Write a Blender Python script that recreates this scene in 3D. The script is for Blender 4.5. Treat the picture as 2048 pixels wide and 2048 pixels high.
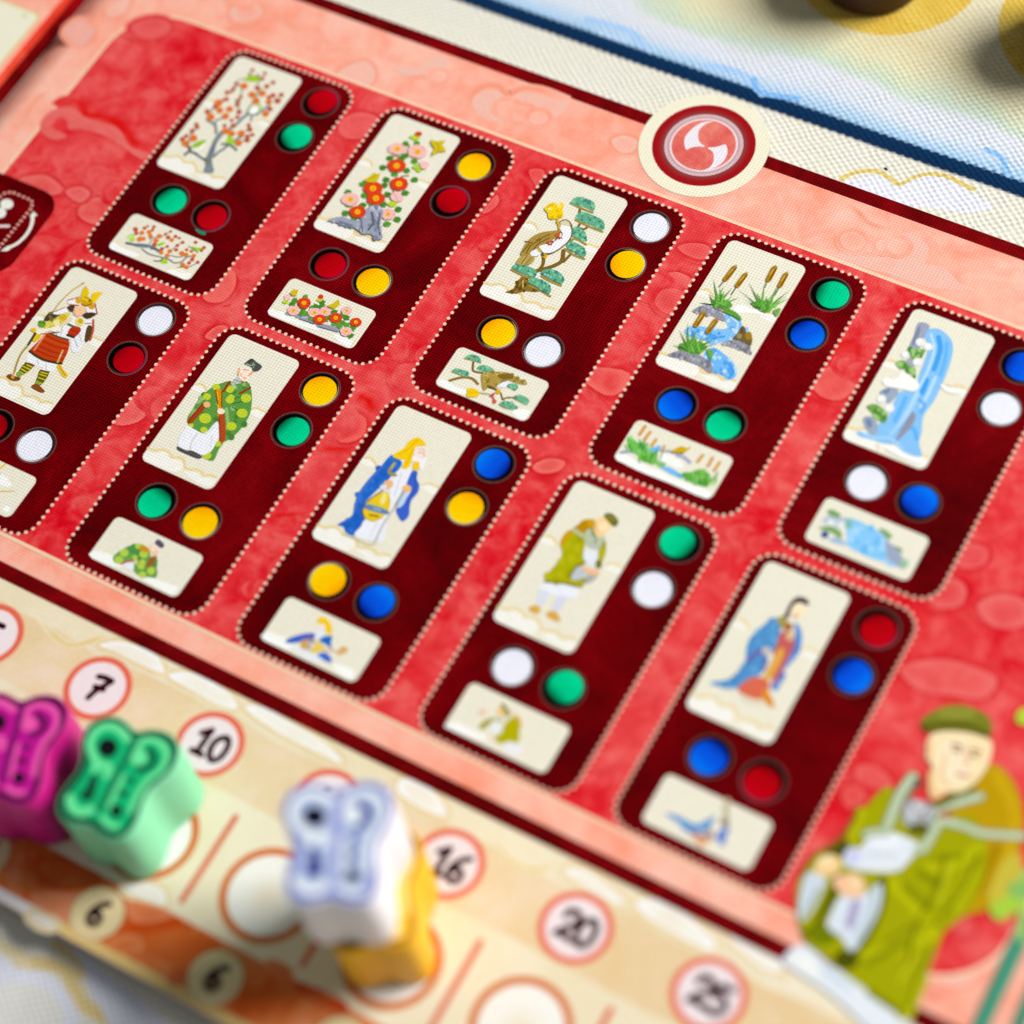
import bpy, bmesh, math, random
from mathutils import Vector, Matrix

for _o in list(bpy.data.objects):
    bpy.data.objects.remove(_o, do_unlink=True)
S = bpy.context.scene
COL = S.collection
MM = 0.001

# ------------------------------------------------------------------ camera
cam = bpy.data.cameras.new('camera')
cam_o = bpy.data.objects.new('camera', cam)
COL.objects.link(cam_o)
R = ((0.8625162410566641, 0.49232023399762836, -0.11698940597337434),
     (0.3748947064099447, -0.7769711673882369, -0.5057368526745528),
     (-0.3398818809811489, 0.3923475401272212, -0.8547185002893265))
cam_o.matrix_world = Matrix((
    (R[0][0], -R[1][0], -R[2][0], 0.15125117),
    (R[0][1], -R[1][1], -R[2][1], -0.15453859),
    (R[0][2], -R[1][2], -R[2][2], 0.23690395),
    (0, 0, 0, 1)))
cam.sensor_width = 36.0
cam.lens = 4516.18 / 2048 * 36.0
cam.clip_start = 0.01
cam.clip_end = 50.0
cam.dof.use_dof = True
cam.dof.focus_distance = 0.294
cam.dof.aperture_fstop = 8.9
cam.dof.aperture_blades = 0
S.camera = cam_o
S.render.resolution_x = 1024
S.render.resolution_y = 1024

# ------------------------------------------------------------------ light
W = bpy.data.worlds.new('World')
S.world = W
W.use_nodes = True
bg = W.node_tree.nodes['Background']
bg.inputs[0].default_value = (0.93, 0.96, 1.0, 1)
bg.inputs[1].default_value = 0.19
key = bpy.data.lights.new('window_light', 'AREA')
key.shape = 'RECTANGLE'
key.size = 0.75
key.size_y = 0.6
key.energy = 37.5
key.color = (1.0, 0.985, 0.96)
key_o = bpy.data.objects.new('window_light', key)
COL.objects.link(key_o)
_d = Vector((0.54, 0.56, 0.62)).normalized()
key_o.location = Vector((0.05, -0.05, 0)) + _d * 1.5
key_o.rotation_euler = _d.to_track_quat('Z', 'Y').to_euler()
S.view_settings.view_transform = 'Standard'
S.view_settings.look = 'None'
S.view_settings.exposure = 0.0
S.view_settings.gamma = 1.0

# ------------------------------------------------------------------ colour helpers
def lin(c):
    c /= 255.0
    return c / 12.92 if c <= 0.04045 else ((c + 0.055) / 1.055) ** 2.4
ALB = 0.93
def ink(h):
    return tuple(min(0.86, ALB * lin(int(h[i:i + 2], 16))) for i in (0, 2, 4)) + (1.0,)

# ------------------------------------------------------------------ materials
def nodes_of(name):
    m = bpy.data.materials.new(name)
    m.use_nodes = True
    nt = m.node_tree
    return m, nt, nt.nodes['Principled BSDF']

def N(nt, t, **kw):
    n = nt.nodes.new(t)
    for k, v in kw.items():
        setattr(n, k, v)
    return n

def math_n(nt, op, a, b=None, clamp=False):
    n = N(nt, 'ShaderNodeMath', operation=op, use_clamp=clamp)
    for i, v in enumerate((a, b)):
        if v is None:
            continue
        if isinstance(v, (int, float)):
            n.inputs[i].default_value = v
        else:
            nt.links.new(v, n.inputs[i])
    return n.outputs[0]

def weave_height(nt, px, py, wob, irr=0.3, square=False):
    """plain weave relief: offset lattice of thread crossings, in world millimetres"""
    g = N(nt, 'ShaderNodeNewGeometry')
    sep = N(nt, 'ShaderNodeSeparateXYZ')
    noi = N(nt, 'ShaderNodeTexNoise')
    noi.inputs['Scale'].default_value = 220
    noi.inputs['Detail'].default_value = 2
    nt.links.new(g.outputs['Position'], noi.inputs['Vector'])
    nt.links.new(g.outputs['Position'], sep.inputs[0])
    w = math_n(nt, 'MULTIPLY', math_n(nt, 'SUBTRACT', noi.outputs[0], 0.5), wob * MM)
    sx = math_n(nt, 'SINE', math_n(nt, 'MULTIPLY', math_n(nt, 'ADD', sep.outputs[0], w), 2 * math.pi / (px * MM)))
    sy = math_n(nt, 'SINE', math_n(nt, 'MULTIPLY', math_n(nt, 'ADD', sep.outputs[1], w), 2 * math.pi / (py * MM)))
    no2 = N(nt, 'ShaderNodeTexNoise')
    no2.inputs['Scale'].default_value = 650 / px
    no2.inputs['Detail'].default_value = 2
    nt.links.new(g.outputs['Position'], no2.inputs['Vector'])
    amp = math_n(nt, 'ADD', math_n(nt, 'MULTIPLY', math_n(nt, 'SUBTRACT', no2.outputs[0], 0.5), 2.2 * irr), 1.0)
    if square:
        lat = math_n(nt, 'MULTIPLY', math_n(nt, 'MULTIPLY', math_n(nt, 'ADD', sx, sy), 0.62), amp)
    else:
        lat = math_n(nt, 'MULTIPLY', math_n(nt, 'MULTIPLY', sx, sy), amp)
    return math_n(nt, 'ADD', math_n(nt, 'MULTIPLY', lat, 0.5), 0.5), g, sep

def finish(nt, b, col, h, grain, bump, dist, rough, spec, g):
    """modulate the ink a little with the relief and fibre noise and add the bump"""
    fib = N(nt, 'ShaderNodeTexNoise')
    fib.inputs['Scale'].default_value = 2600
    fib.inputs['Detail'].default_value = 3
    nt.links.new(g.outputs['Position'], fib.inputs['Vector'])
    f = math_n(nt, 'ADD', math_n(nt, 'MULTIPLY', math_n(nt, 'SUBTRACT', h, 0.5), grain),
               math_n(nt, 'MULTIPLY', math_n(nt, 'SUBTRACT', fib.outputs[0], 0.5), grain * 1.1))
    mul = math_n(nt, 'ADD', f, 1.0)
    vm = N(nt, 'ShaderNodeVectorMath', operation='SCALE')
    nt.links.new(col, vm.inputs[0])
    nt.links.new(mul, vm.inputs['Scale'])
    nt.links.new(vm.outputs[0], b.inputs['Base Color'])
    bp = N(nt, 'ShaderNodeBump')
    bp.inputs['Strength'].default_value = bump
    bp.inputs['Distance'].default_value = dist * MM
    nt.links.new(h, bp.inputs['Height'])
    nt.links.new(bp.outputs[0], b.inputs['Normal'])
    b.inputs['Roughness'].default_value = rough
    b.inputs['Specular IOR Level'].default_value = spec

LINEN = dict(grain=0.22, bump=1.0, dist=0.022, rough=0.55, spec=0.015)

def wash(nt, g, stops, scale, stretch=(1, 1, 1), seed=0.0, detail=9, dist=0.5):
    mp = N(nt, 'ShaderNodeMapping')
    mp.inputs['Scale'].default_value = stretch
    mp.inputs['Location'].default_value = (seed, seed * .7, seed * .3)
    nt.links.new(g.outputs['Position'], mp.inputs[0])
    no = N(nt, 'ShaderNodeTexNoise')
    no.inputs['Scale'].default_value = scale
    no.inputs['Detail'].default_value = detail
    no.inputs['Roughness'].default_value = 0.70
    no.inputs['Distortion'].default_value = dist
    nt.links.new(mp.outputs[0], no.inputs['Vector'])
    cr = N(nt, 'ShaderNodeValToRGB')
    e = cr.color_ramp.elements
    while len(e) < len(stops):
        e.new(0.5)
    for el, (p, c) in zip(e, stops):
        el.position = p
        el.color = ink(c)
    nt.links.new(no.outputs[0], cr.inputs[0])
    return cr.outputs[0]

def linen_print():
    m, nt, b = nodes_of('linen_print')
    h, g, sep = weave_height(nt, 0.43, 0.41, 0.12, 0.45, True)
    at = N(nt, 'ShaderNodeAttribute', attribute_name='ink')
    finish(nt, b, at.outputs['Color'], h, g=g, **LINEN)
    return m

def linen_wash(name, stops, scale, stretch=(1, 1, 1), seed=0.0, over=None, marks=False, grain=None):
    m, nt, b = nodes_of(name)
    h, g, sep = weave_height(nt, 0.43, 0.41, 0.12, 0.45, True)
    c = wash(nt, g, stops, scale, stretch, seed)
    if over:
        # a second, coarser wash laid over the first
        c2 = wash(nt, g, over['stops'], over['scale'], (1, 1, 1), seed + 3.1, 3)
        mx = N(nt, 'ShaderNodeMix', data_type='RGBA')
        mx.inputs[0].default_value = over['mix']
        nt.links.new(c, mx.inputs[6])
        nt.links.new(c2, mx.inputs[7])
        c = mx.outputs[2]
    if marks:
        # a printed mark: its ink laid thinner or thicker over the same wash
        at = N(nt, 'ShaderNodeAttribute', attribute_name='ink')
        no = N(nt, 'ShaderNodeTexNoise')
        no.inputs['Scale'].default_value = 420
        no.inputs['Detail'].default_value = 5
        nt.links.new(g.outputs['Position'], no.inputs['Vector'])
        f = math_n(nt, 'MULTIPLY', at.outputs['Alpha'], math_n(nt, 'ADD', math_n(nt, 'MULTIPLY', math_n(nt, 'SUBTRACT', no.outputs[0], 0.5), 1.5), 0.98), True)
        mk = N(nt, 'ShaderNodeMix', data_type='RGBA')
        nt.links.new(f, mk.inputs[0])
        nt.links.new(c, mk.inputs[6])
        nt.links.new(at.outputs['Color'], mk.inputs[7])
        c = mk.outputs[2]
    finish(nt, b, c, h, g=g, **dict(LINEN, grain=grain or LINEN['grain']))
    return m

def cloth_mat():
    """woven play mat with its printed coloured bands running along the board"""
    m, nt, b = nodes_of('woven_cloth')
    h, g, sep = weave_height(nt, 1.25, 0.98, 0.7, 0.9)
    no = N(nt, 'ShaderNodeTexNoise')
    no.inputs['Scale'].default_value = 90
    no.inputs['Detail'].default_value = 4
    nt.links.new(g.outputs['Position'], no.inputs['Vector'])
    # the soft colours above the navy stripe wander, the stripe itself stays straight
    far = N(nt, 'ShaderNodeMapRange')
    far.inputs[1].default_value = 0.029
    far.inputs[2].default_value = 0.036
    far.inputs[3].default_value = 0.0003
    far.inputs[4].default_value = 0.009
    nt.links.new(sep.outputs[1], far.inputs[0])
    y = math_n(nt, 'ADD', sep.outputs[1], math_n(nt, 'MULTIPLY', math_n(nt, 'SUBTRACT', no.outputs[0], 0.5), far.outputs[0]))
    y = math_n(nt, 'ADD', y, math_n(nt, 'MULTIPLY', math_n(nt, 'SUBTRACT', h, 0.5), 0.0003))
    # bands: map y 20..60 mm to 0..1
    mr = N(nt, 'ShaderNodeMapRange')
    mr.inputs[1].default_value = 0.020
    mr.inputs[2].default_value = 0.060
    nt.links.new(y, mr.inputs[0])
    cr = N(nt, 'ShaderNodeValToRGB')
    st = [(0.0, 'e6e4d8'), (0.158, 'e6e4d8'), (0.165, '04284c'), (0.219, '063058'), (0.228, 'a4caee'),
          (0.262, 'bcd6f0'), (0.305, 'd8e0ee'), (0.375, 'dee2ec'), (0.415, 'ccdccc'), (0.455, 'd4dcc0'), (0.51, 'e2dcb8'), (0.62, 'e0d4aa'), (0.8, 'e4dab6'), (1.0, 'e6dfc0')]
    e = cr.color_ramp.elements
    while len(e) < len(st):
        e.new(0.5)
    for el, (p, c) in zip(e, st):
        el.position = p
        el.color = ink(c)
    nt.links.new(mr.outputs[0], cr.inputs[0])
    c2 = wash(nt, g, [(0.35, 'e8e2c8'), (0.6, 'dfe2e2')], 60, seed=1.7)
    mx = N(nt, 'ShaderNodeMix', data_type='RGBA', blend_type='MULTIPLY')
    mx.inputs[0].default_value = 0.22
    nt.links.new(cr.outputs[0], mx.inputs[6])
    nt.links.new(c2, mx.inputs[7])
    finish(nt, b, mx.outputs[2], h, 0.42, 1.0, 0.085, 0.8, 0.06, g)
    return m

def cloth_print():
    m, nt, b = nodes_of('cloth_print')
    h, g, sep = weave_height(nt, 1.25, 0.98, 0.7, 0.9)
    at = N(nt, 'ShaderNodeAttribute', attribute_name='ink')
    finish(nt, b, at.outputs['Color'], h, 0.42, 1.0, 0.085, 0.8, 0.06, g)
    return m

def cloth_gold():
    m, nt, b = nodes_of('cloth_gold')
    h, g, sep = weave_height(nt, 1.25, 0.98, 0.7, 0.9)
    c = wash(nt, g, [(0.3, 'd2a83c'), (0.5, 'dcba50'), (0.7, 'e6cc74')], 130, seed=.4)
    finish(nt, b, c, h, 0.46, 1.0, 0.085, 0.8, 0.06, g)
    return m

def plain(name, hexc, rough=0.4, spec=0.4, noise=0.06, scale=400, coat=0.0):
    m, nt, b = nodes_of(name)
    g = N(nt, 'ShaderNodeNewGeometry')
    no = N(nt, 'ShaderNodeTexNoise')
    no.inputs['Scale'].default_value = scale
    no.inputs['Detail'].default_value = 5
    nt.links.new(g.outputs['Position'], no.inputs['Vector'])
    c = ink(hexc)
    cr = N(nt, 'ShaderNodeValToRGB')
    cr.color_ramp.elements[0].position = .3
    cr.color_ramp.elements[1].position = .7
    cr.color_ramp.elements[0].color = tuple(v * (1 - noise) for v in c[:3]) + (1,)
    cr.color_ramp.elements[1].color = tuple(min(.9, v * (1 + noise)) for v in c[:3]) + (1,)
    nt.links.new(no.outputs[0], cr.inputs[0])
    nt.links.new(cr.outputs[0], b.inputs['Base Color'])
    rr = N(nt, 'ShaderNodeMapRange')
    rr.inputs[3].default_value = rough - .06
    rr.inputs[4].default_value = rough + .08
    nt.links.new(no.outputs[0], rr.inputs[0])
    nt.links.new(rr.outputs[0], b.inputs['Roughness'])
    b.inputs['Specular IOR Level'].default_value = spec
    b.inputs['Coat Weight'].default_value = coat
    bp = N(nt, 'ShaderNodeBump')
    bp.inputs['Strength'].default_value = .25
    bp.inputs['Distance'].default_value = 2e-5
    nt.links.new(no.outputs[0], bp.inputs['Height'])
    nt.links.new(bp.outputs[0], b.inputs['Normal'])
    return m

def face_print():
    m, nt, b = nodes_of('pawn_print')
    at = N(nt, 'ShaderNodeAttribute', attribute_name='ink')
    nt.links.new(at.outputs['Color'], b.inputs['Base Color'])
    b.inputs['Roughness'].default_value = 0.45
    b.inputs['Specular IOR Level'].default_value = 0.3
    return m

def wood(name, a, bcol, scale):
    m, nt, b = nodes_of(name)
    g = N(nt, 'ShaderNodeNewGeometry')
    c = wash(nt, g, [(0.3, a), (0.7, bcol)], scale, (1, 9, 9), .3)
    nt.links.new(c, b.inputs['Base Color'])
    b.inputs['Roughness'].default_value = 0.5
    b.inputs['Specular IOR Level'].default_value = 0.3
    return m

M_PRINT = linen_print()
PINK = dict(stops=[(0.34, 'f48a6c'), (0.45, 'f8a48e'), (0.54, 'f6b8a4'), (0.66, 'f4c8b8')], scale=150, seed=.2,
            over=dict(stops=[(0.40, 'f69478'), (0.60, 'f4bca8')], scale=45, mix=.45))
RED = dict(stops=[(0.37, 'cc0618'), (0.45, 'da2430'), (0.53, 'e24a4a'), (0.63, 'e86a66')], scale=260, seed=1.3,
           over=dict(stops=[(0.40, 'd40a1e'), (0.60, 'e45a58')], scale=70, mix=.42))
CREAM = dict(stops=[(0.35, 'e6d9b6'), (0.6, 'ece2c8')], scale=50, seed=.9)
ORANGE = dict(stops=[(0.34, 'c44c14'), (0.46, 'd8682e'), (0.56, 'e0844e'), (0.68, 'e89a78')], scale=110, seed=5.0)
M_PINK = linen_wash('pink_wash', **PINK)
M_RED = linen_wash('red_wash', **RED)
M_PINK_MARK = linen_wash('pink_wash_mark', marks=True, **PINK)
M_RED_MARK = linen_wash('red_wash_mark', marks=True, **RED)
M_CREAM_MARK = linen_wash('cream_wash_mark', marks=True, **CREAM)
M_ORANGE_MARK = linen_wash('orange_wash_mark', marks=True, **ORANGE)
M_MAROON = linen_wash('maroon_wash', [(0.34, '480003'), (0.46, '5a0004'), (0.56, '6a0006'), (0.68, '7c040a')], 60, seed=2.2, grain=.95)
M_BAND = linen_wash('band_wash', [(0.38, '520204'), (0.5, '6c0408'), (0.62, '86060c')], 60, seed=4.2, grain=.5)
M_CREAM = linen_wash('cream_wash', **CREAM)
M_BEIGE = linen_wash('beige_wash', [(0.35, 'e2c494'), (0.5, 'e6cfa8'), (0.65, 'ecd8c2')], 70, seed=3.3)
M_ORANGE = linen_wash('orange_wash', **ORANGE)
M_CLOTH = cloth_mat()
M_CLOTHP = cloth_print()
M_GOLD = cloth_gold()
M_PAPER = plain('board_edge', 'b0a39c', .8, .1, .12, 900)
M_FACE = face_print()
M_TABLE = wood('table_wood', '6a4428', '8a6038', 60)
M_DARKWOOD = wood('dark_brown_wood', '3a201a', '4c2c24', 120)

# ------------------------------------------------------------------ object helpers
def put(o, parent=None):
    COL.objects.link(o)
    if parent:
        o.parent = parent
    return o

def tag(o, label=None, cat=None, group=None, kind=None):
    if label: o['label'] = label
    if cat: o['category'] = cat
    if group: o['group'] = group
    if kind: o['kind'] = kind
    return o

def empty(name, loc=(0, 0, 0), parent=None, rotz=0.0):
    o = bpy.data.objects.new(name, None)
    o.empty_display_size = .01
    o.location = [c * MM for c in loc]
    o.rotation_euler = (0, 0, rotz)
    return put(o, parent)

def mesh(name, verts, faces, mat, parent=None, loc=(0, 0, 0), smooth=False):
    me = bpy.data.meshes.new(name)
    me.from_pydata([tuple(c * MM for c in v) for v in verts], [], faces)
    me.materials.append(mat)
    if smooth:
        for p in me.polygons:
            p.use_smooth = True
    me.update()
    o = bpy.data.objects.new(name, me)
    o.location = [c * MM for c in loc]
    return put(o, parent)

def catmull(p, n=3):
    out = []
    k = len(p)
    for i in range(k):
        a, b, c, d = p[i - 1], p[i], p[(i + 1) % k], p[(i + 2) % k]
        for j in range(n):
            t = j / n
            out.append(tuple(0.5 * (2 * b[q] + (c[q] - a[q]) * t + (2 * a[q] - 5 * b[q] + 4 * c[q] - d[q]) * t * t
                                    + (3 * b[q] - a[q] - 3 * c[q] + d[q]) * t ** 3) for q in (0, 1)))
    return out

def catmull_open(p, n=4):
    if len(p) < 3:
        return list(p)
    e = [tuple(2 * p[0][q] - p[1][q] for q in (0, 1))] + list(p) + [tuple(2 * p[-1][q] - p[-2][q] for q in (0, 1))]
    out = []
    for i in range(1, len(e) - 2):
        a, b, c, d = e[i - 1], e[i], e[i + 1], e[i + 2]
        for j in range(n):
            t = j / n
            out.append(tuple(0.5 * (2 * b[q] + (c[q] - a[q]) * t + (2 * a[q] - 5 * b[q] + 4 * c[q] - d[q]) * t * t
                                    + (3 * b[q] - a[q] - 3 * c[q] + d[q]) * t ** 3) for q in (0, 1)))
    out.append(p[-1])
    return out

class Print:
    """flat printed shapes gathered into one sheet mesh; later shapes lie a hair above earlier ones"""
    def __init__(s, z=0.0, step=0.0006):
        s.v, s.f, s.c, s.z, s.step = [], [], [], z, step
    def face(s, pts, col):
        i = len(s.v)
        s.v += [(x, y, s.z) for x, y in pts]
        s.f.append(tuple(range(i, i + len(pts))))
        s.c.append([col] * len(pts))
    def poly(s, pts, h, smooth=False):
        if smooth: pts = catmull(pts)
        a = sum(pts[i - 1][0] * pts[i][1] - pts[i][0] * pts[i - 1][1] for i in range(len(pts)))
        if a < 0: pts = pts[::-1]
        s.face(pts, ink(h) if isinstance(h, str) else h)
        s.z += s.step
    def stroke(s, pts, w, h, cap=True, taper=None):
        pts = catmull_open(pts)
        col = ink(h) if isinstance(h, str) else h
        n = len(pts)
        L, Rr = [], []
        for i, p in enumerate(pts):
            a = pts[max(0, i - 1)]; b = pts[min(n - 1, i + 1)]
            dx, dy = b[0] - a[0], b[1] - a[1]
            l = math.hypot(dx, dy) or 1
            ww = w / 2
            if taper: ww *= taper(i / (n - 1))
            L.append((p[0] - dy / l * ww, p[1] + dx / l * ww)); Rr.append((p[0] + dy / l * ww, p[1] - dx / l * ww))
        k = len(s.v)
        s.v += [(x, y, s.z) for x, y in L] + [(x, y, s.z) for x, y in Rr]
        for i in range(n - 1):
            s.f.append((k + i, k + n + i, k + n + i + 1, k + i + 1)); s.c.append([col] * 4)
        if cap:
            for e, q in ((0, 1), (n - 1, n - 2)):
                ex, ey = pts[e][0] - pts[q][0], pts[e][1] - pts[q][1]
                a0 = math.atan2(ey, ex)
                ww = w / 2 * (taper(e / (n - 1)) if taper else 1)
                s.face([(pts[e][0] + ww * math.cos(a0 - math.pi / 2 + math.pi * j / 6), pts[e][1] + ww * math.sin(a0 - math.pi / 2 + math.pi * j / 6)) for j in range(7)], col)
        s.z += s.step
    def ell(s, c, a, b, h, n=14):
        s.poly([(c[0] + a[0] * math.cos(t) + b[0] * math.sin(t), c[1] + a[1] * math.cos(t) + b[1] * math.sin(t)) for t in (2 * math.pi * i / n for i in range(n))], h)
    def disc(s, c, r, h, n=40):
        s.ell(c, (r, 0), (0, r), h, n)
    def ring(s, c, r0, r1, h, n=44):
        col = ink(h)
        k = len(s.v)
        for r in (r0, r1):
            s.v += [(c[0] + r * math.cos(2 * math.pi * i / n), c[1] + r * math.sin(2 * math.pi * i / n), s.z) for i in range(n)]
        for i in range(n):
            j = (i + 1) % n
            s.f.append((k + i, k + n + i, k + n + j, k + j)); s.c.append([col] * 4)
        s.z += s.step
    def data(s, key, pal=None):
        for ln in DATA[key].strip().split('\n'):
            t = ln.split()
            h, kd, w = t[0], t[1], int(t[2]) / 100
            q = [int(v) / 100 for v in t[3:]]
            p = [(q[i], q[i + 1]) for i in range(0, len(q), 2)]
            if pal: h = pal[h]
            if kd in 'sp': s.poly(p, h, kd == 's')
            elif kd == 'l': s.stroke(p, w, h)
            else: s.ell(p[0], p[1], p[2], h)
    def build(s, name, parent=None, mat=None, loc=(0, 0, 0)):
        o = mesh(name, s.v, s.f, mat or M_PRINT, parent, loc)
        ca = o.data.color_attributes.new('ink', 'FLOAT_COLOR', 'CORNER')
        flat = []
        for c in s.c:
            for x in c: flat.extend(x)
        ca.data.foreach_set('color', flat)
        return o

def inside(p, poly):
    c = False; j = len(poly) - 1
    for i in range(len(poly)):
        if (poly[i][1] > p[1]) != (poly[j][1] > p[1]) and p[0] < (poly[j][0] - poly[i][0]) * (p[1] - poly[i][1]) / (poly[j][1] - poly[i][1]) + poly[i][0]:
            c = not c
        j = i
    return c

def each(key, name, z, parent, mat=None, soft=True, edge=None, rows=None, dens=1.0):
    """one object per printed cloud, wash or wave; soft marks have ink that thins out"""
    rows = rows or [ln.split() for ln in DATA[key].strip().split('\n')]
    rows.sort(key=lambda t: 0 if t[1] == 'l' else 1)
    for t in rows:
        w = int(t[2]) / 100
        q = [int(v) / 100 for v in t[3:]]
        pts = [(q[i], q[i + 1]) for i in range(0, len(q), 2)]
        p = Print(z)
        col = ink(t[0])
        if t[1] in 'sp':
            pts = catmull(pts) if t[1] == 's' else pts
            a = sum(pts[i - 1][0] * pts[i][1] - pts[i][0] * pts[i - 1][1] for i in range(len(pts)))
            if a < 0: pts = pts[::-1]
            n = len(pts)
            cx = sum(x for x, y in pts) / n; cy = sum(y for x, y in pts) / n
            rings = [[(cx + (x - cx) * k, cy + (y - cy) * k) for x, y in pts] for k in (1, .8, .5)]
            if soft and all(inside(v, pts) for r in rings[1:] for v in r):
                al = tuple(v * dens for v in (1.0, .8, .45))
                if edge:
                    # darker line of pigment pooled round the outside of the mark
                    ec = ink(edge)[:3]
                    k0 = len(p.v)
                    for d in (0, .22, .75):
                        for i in range(n):
                            a, b = pts[i - 1], pts[(i + 1) % n]
                            dx, dy = b[0] - a[0], b[1] - a[1]; l = math.hypot(dx, dy) or 1
                            p.v.append((pts[i][0] + dy / l * d, pts[i][1] - dx / l * d, z + .00015))
                    for k, (a0, a1) in enumerate(((.75 * dens, .6 * dens), (.6 * dens, 0))):
                        for i in range(n):
                            j = (i + 1) % n
                            p.f.append((k0 + k * n + i, k0 + (k + 1) * n + i, k0 + (k + 1) * n + j, k0 + k * n + j))
                            p.c.append([ec + (a0,), ec + (a1,), ec + (a1,), ec + (a0,)])
                kb = len(p.v)
                for r in rings: p.v += [(x, y, z) for x, y in r]
                for k in range(2):
                    for i in range(n):
                        j = (i + 1) % n
                        p.f.append((kb + k * n + i, kb + k * n + j, kb + (k + 1) * n + j, kb + (k + 1) * n + i))
                        p.c.append([col[:3] + (al[k],)] * 2 + [col[:3] + (al[k + 1],)] * 2)
                p.f.append(tuple(kb + 2 * n + i for i in range(n))); p.c.append([col[:3] + (al[2],)] * n)
            else:
                p.face(pts, col[:3] + (.9 if soft else 1,))
        elif soft:
            pts = catmull_open(pts); n = len(pts)
            lanes = [[], [], []]
            for i, v in enumerate(pts):
                a = pts[max(0, i - 1)]; b = pts[min(n - 1, i + 1)]
                dx, dy = b[0] - a[0], b[1] - a[1]; l = math.hypot(dx, dy) or 1
                for k, s in enumerate((-1, 0, 1)):
                    lanes[k].append((v[0] - s * dy / l * w * .8, v[1] + s * dx / l * w * .8, z))
            for k in range(3): p.v += lanes[k]
            fade = lambda i: min(1, i / (n * .22 + 1e-6), (n - 1 - i) / (n * .22 + 1e-6))
            for k in range(2):
                for i in range(n - 1):
                    p.f.append((k * n + i, k * n + i + 1, (k + 1) * n + i + 1, (k + 1) * n + i))
                    e0, e1 = (0, 1) if k == 0 else (1, 0)
                    p.c.append([col[:3] + (e0 * fade(i),), col[:3] + (e0 * fade(i + 1),), col[:3] + (e1 * fade(i + 1),), col[:3] + (e1 * fade(i),)])
        else: p.stroke(pts, w, t[0])
        p.build(name if t[1] != 'l' else name.replace('cloud', 'cloud_line'), parent, mat)
        z += .0004

def rrect(x0, y0, x1, y1, r, n=8):
    out = []
    for cx, cy, a in ((x1 - r, y1 - r, 0), (x0 + r, y1 - r, 90), (x0 + r, y0 + r, 180), (x1 - r, y0 + r, 270)):
        for i in range(n + 1):
            t = math.radians(a + 90 * i / n)
            out.append((cx + r * math.cos(t), cy + r * math.sin(t)))
    return out

def sheet(name, pts, z, mat, parent=None, loc=(0, 0, 0)):
    return mesh(name, [(x, y, z) for x, y in pts], [tuple(range(len(pts)))], mat, parent, loc)

def rect(x0, y0, x1, y1):
    return [(x0, y0), (x1, y0), (x1, y1), (x0, y1)]

def prism(name, pts, z0, z1, mat, parent=None, loc=(0, 0, 0), bevel=0.0, top_bevel_only=False, smooth=True):
    bm = bmesh.new()
    vs = [bm.verts.new((x * MM, y * MM, z0 * MM)) for x, y in pts]
    f = bm.faces.new(vs)
    if f.normal.z > 0: f.normal_flip()
    e = bmesh.ops.extrude_face_region(bm, geom=[f])
    for v in e['geom']:
        if isinstance(v, bmesh.types.BMVert): v.co.z = z1 * MM
    bmesh.ops.recalc_face_normals(bm, faces=bm.faces)
    if bevel:
        ed = [x for x in bm.edges if abs(x.verts[0].co.z - x.verts[1].co.z) < 1e-7 and (not top_bevel_only or x.verts[0].co.z > (z0 + z1) / 2 * MM)]
        bmesh.ops.bevel(bm, geom=ed, offset=bevel * MM, segments=4, profile=.5, affect='EDGES')
    me = bpy.data.meshes.new(name)
    bm.to_mesh(me); bm.free()
    me.materials.append(mat)
    for p in me.polygons: p.use_smooth = smooth and abs(p.normal.z) < .99
    o = bpy.data.objects.new(name, me)
    o.location = [c * MM for c in loc]
    return put(o, parent)
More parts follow.
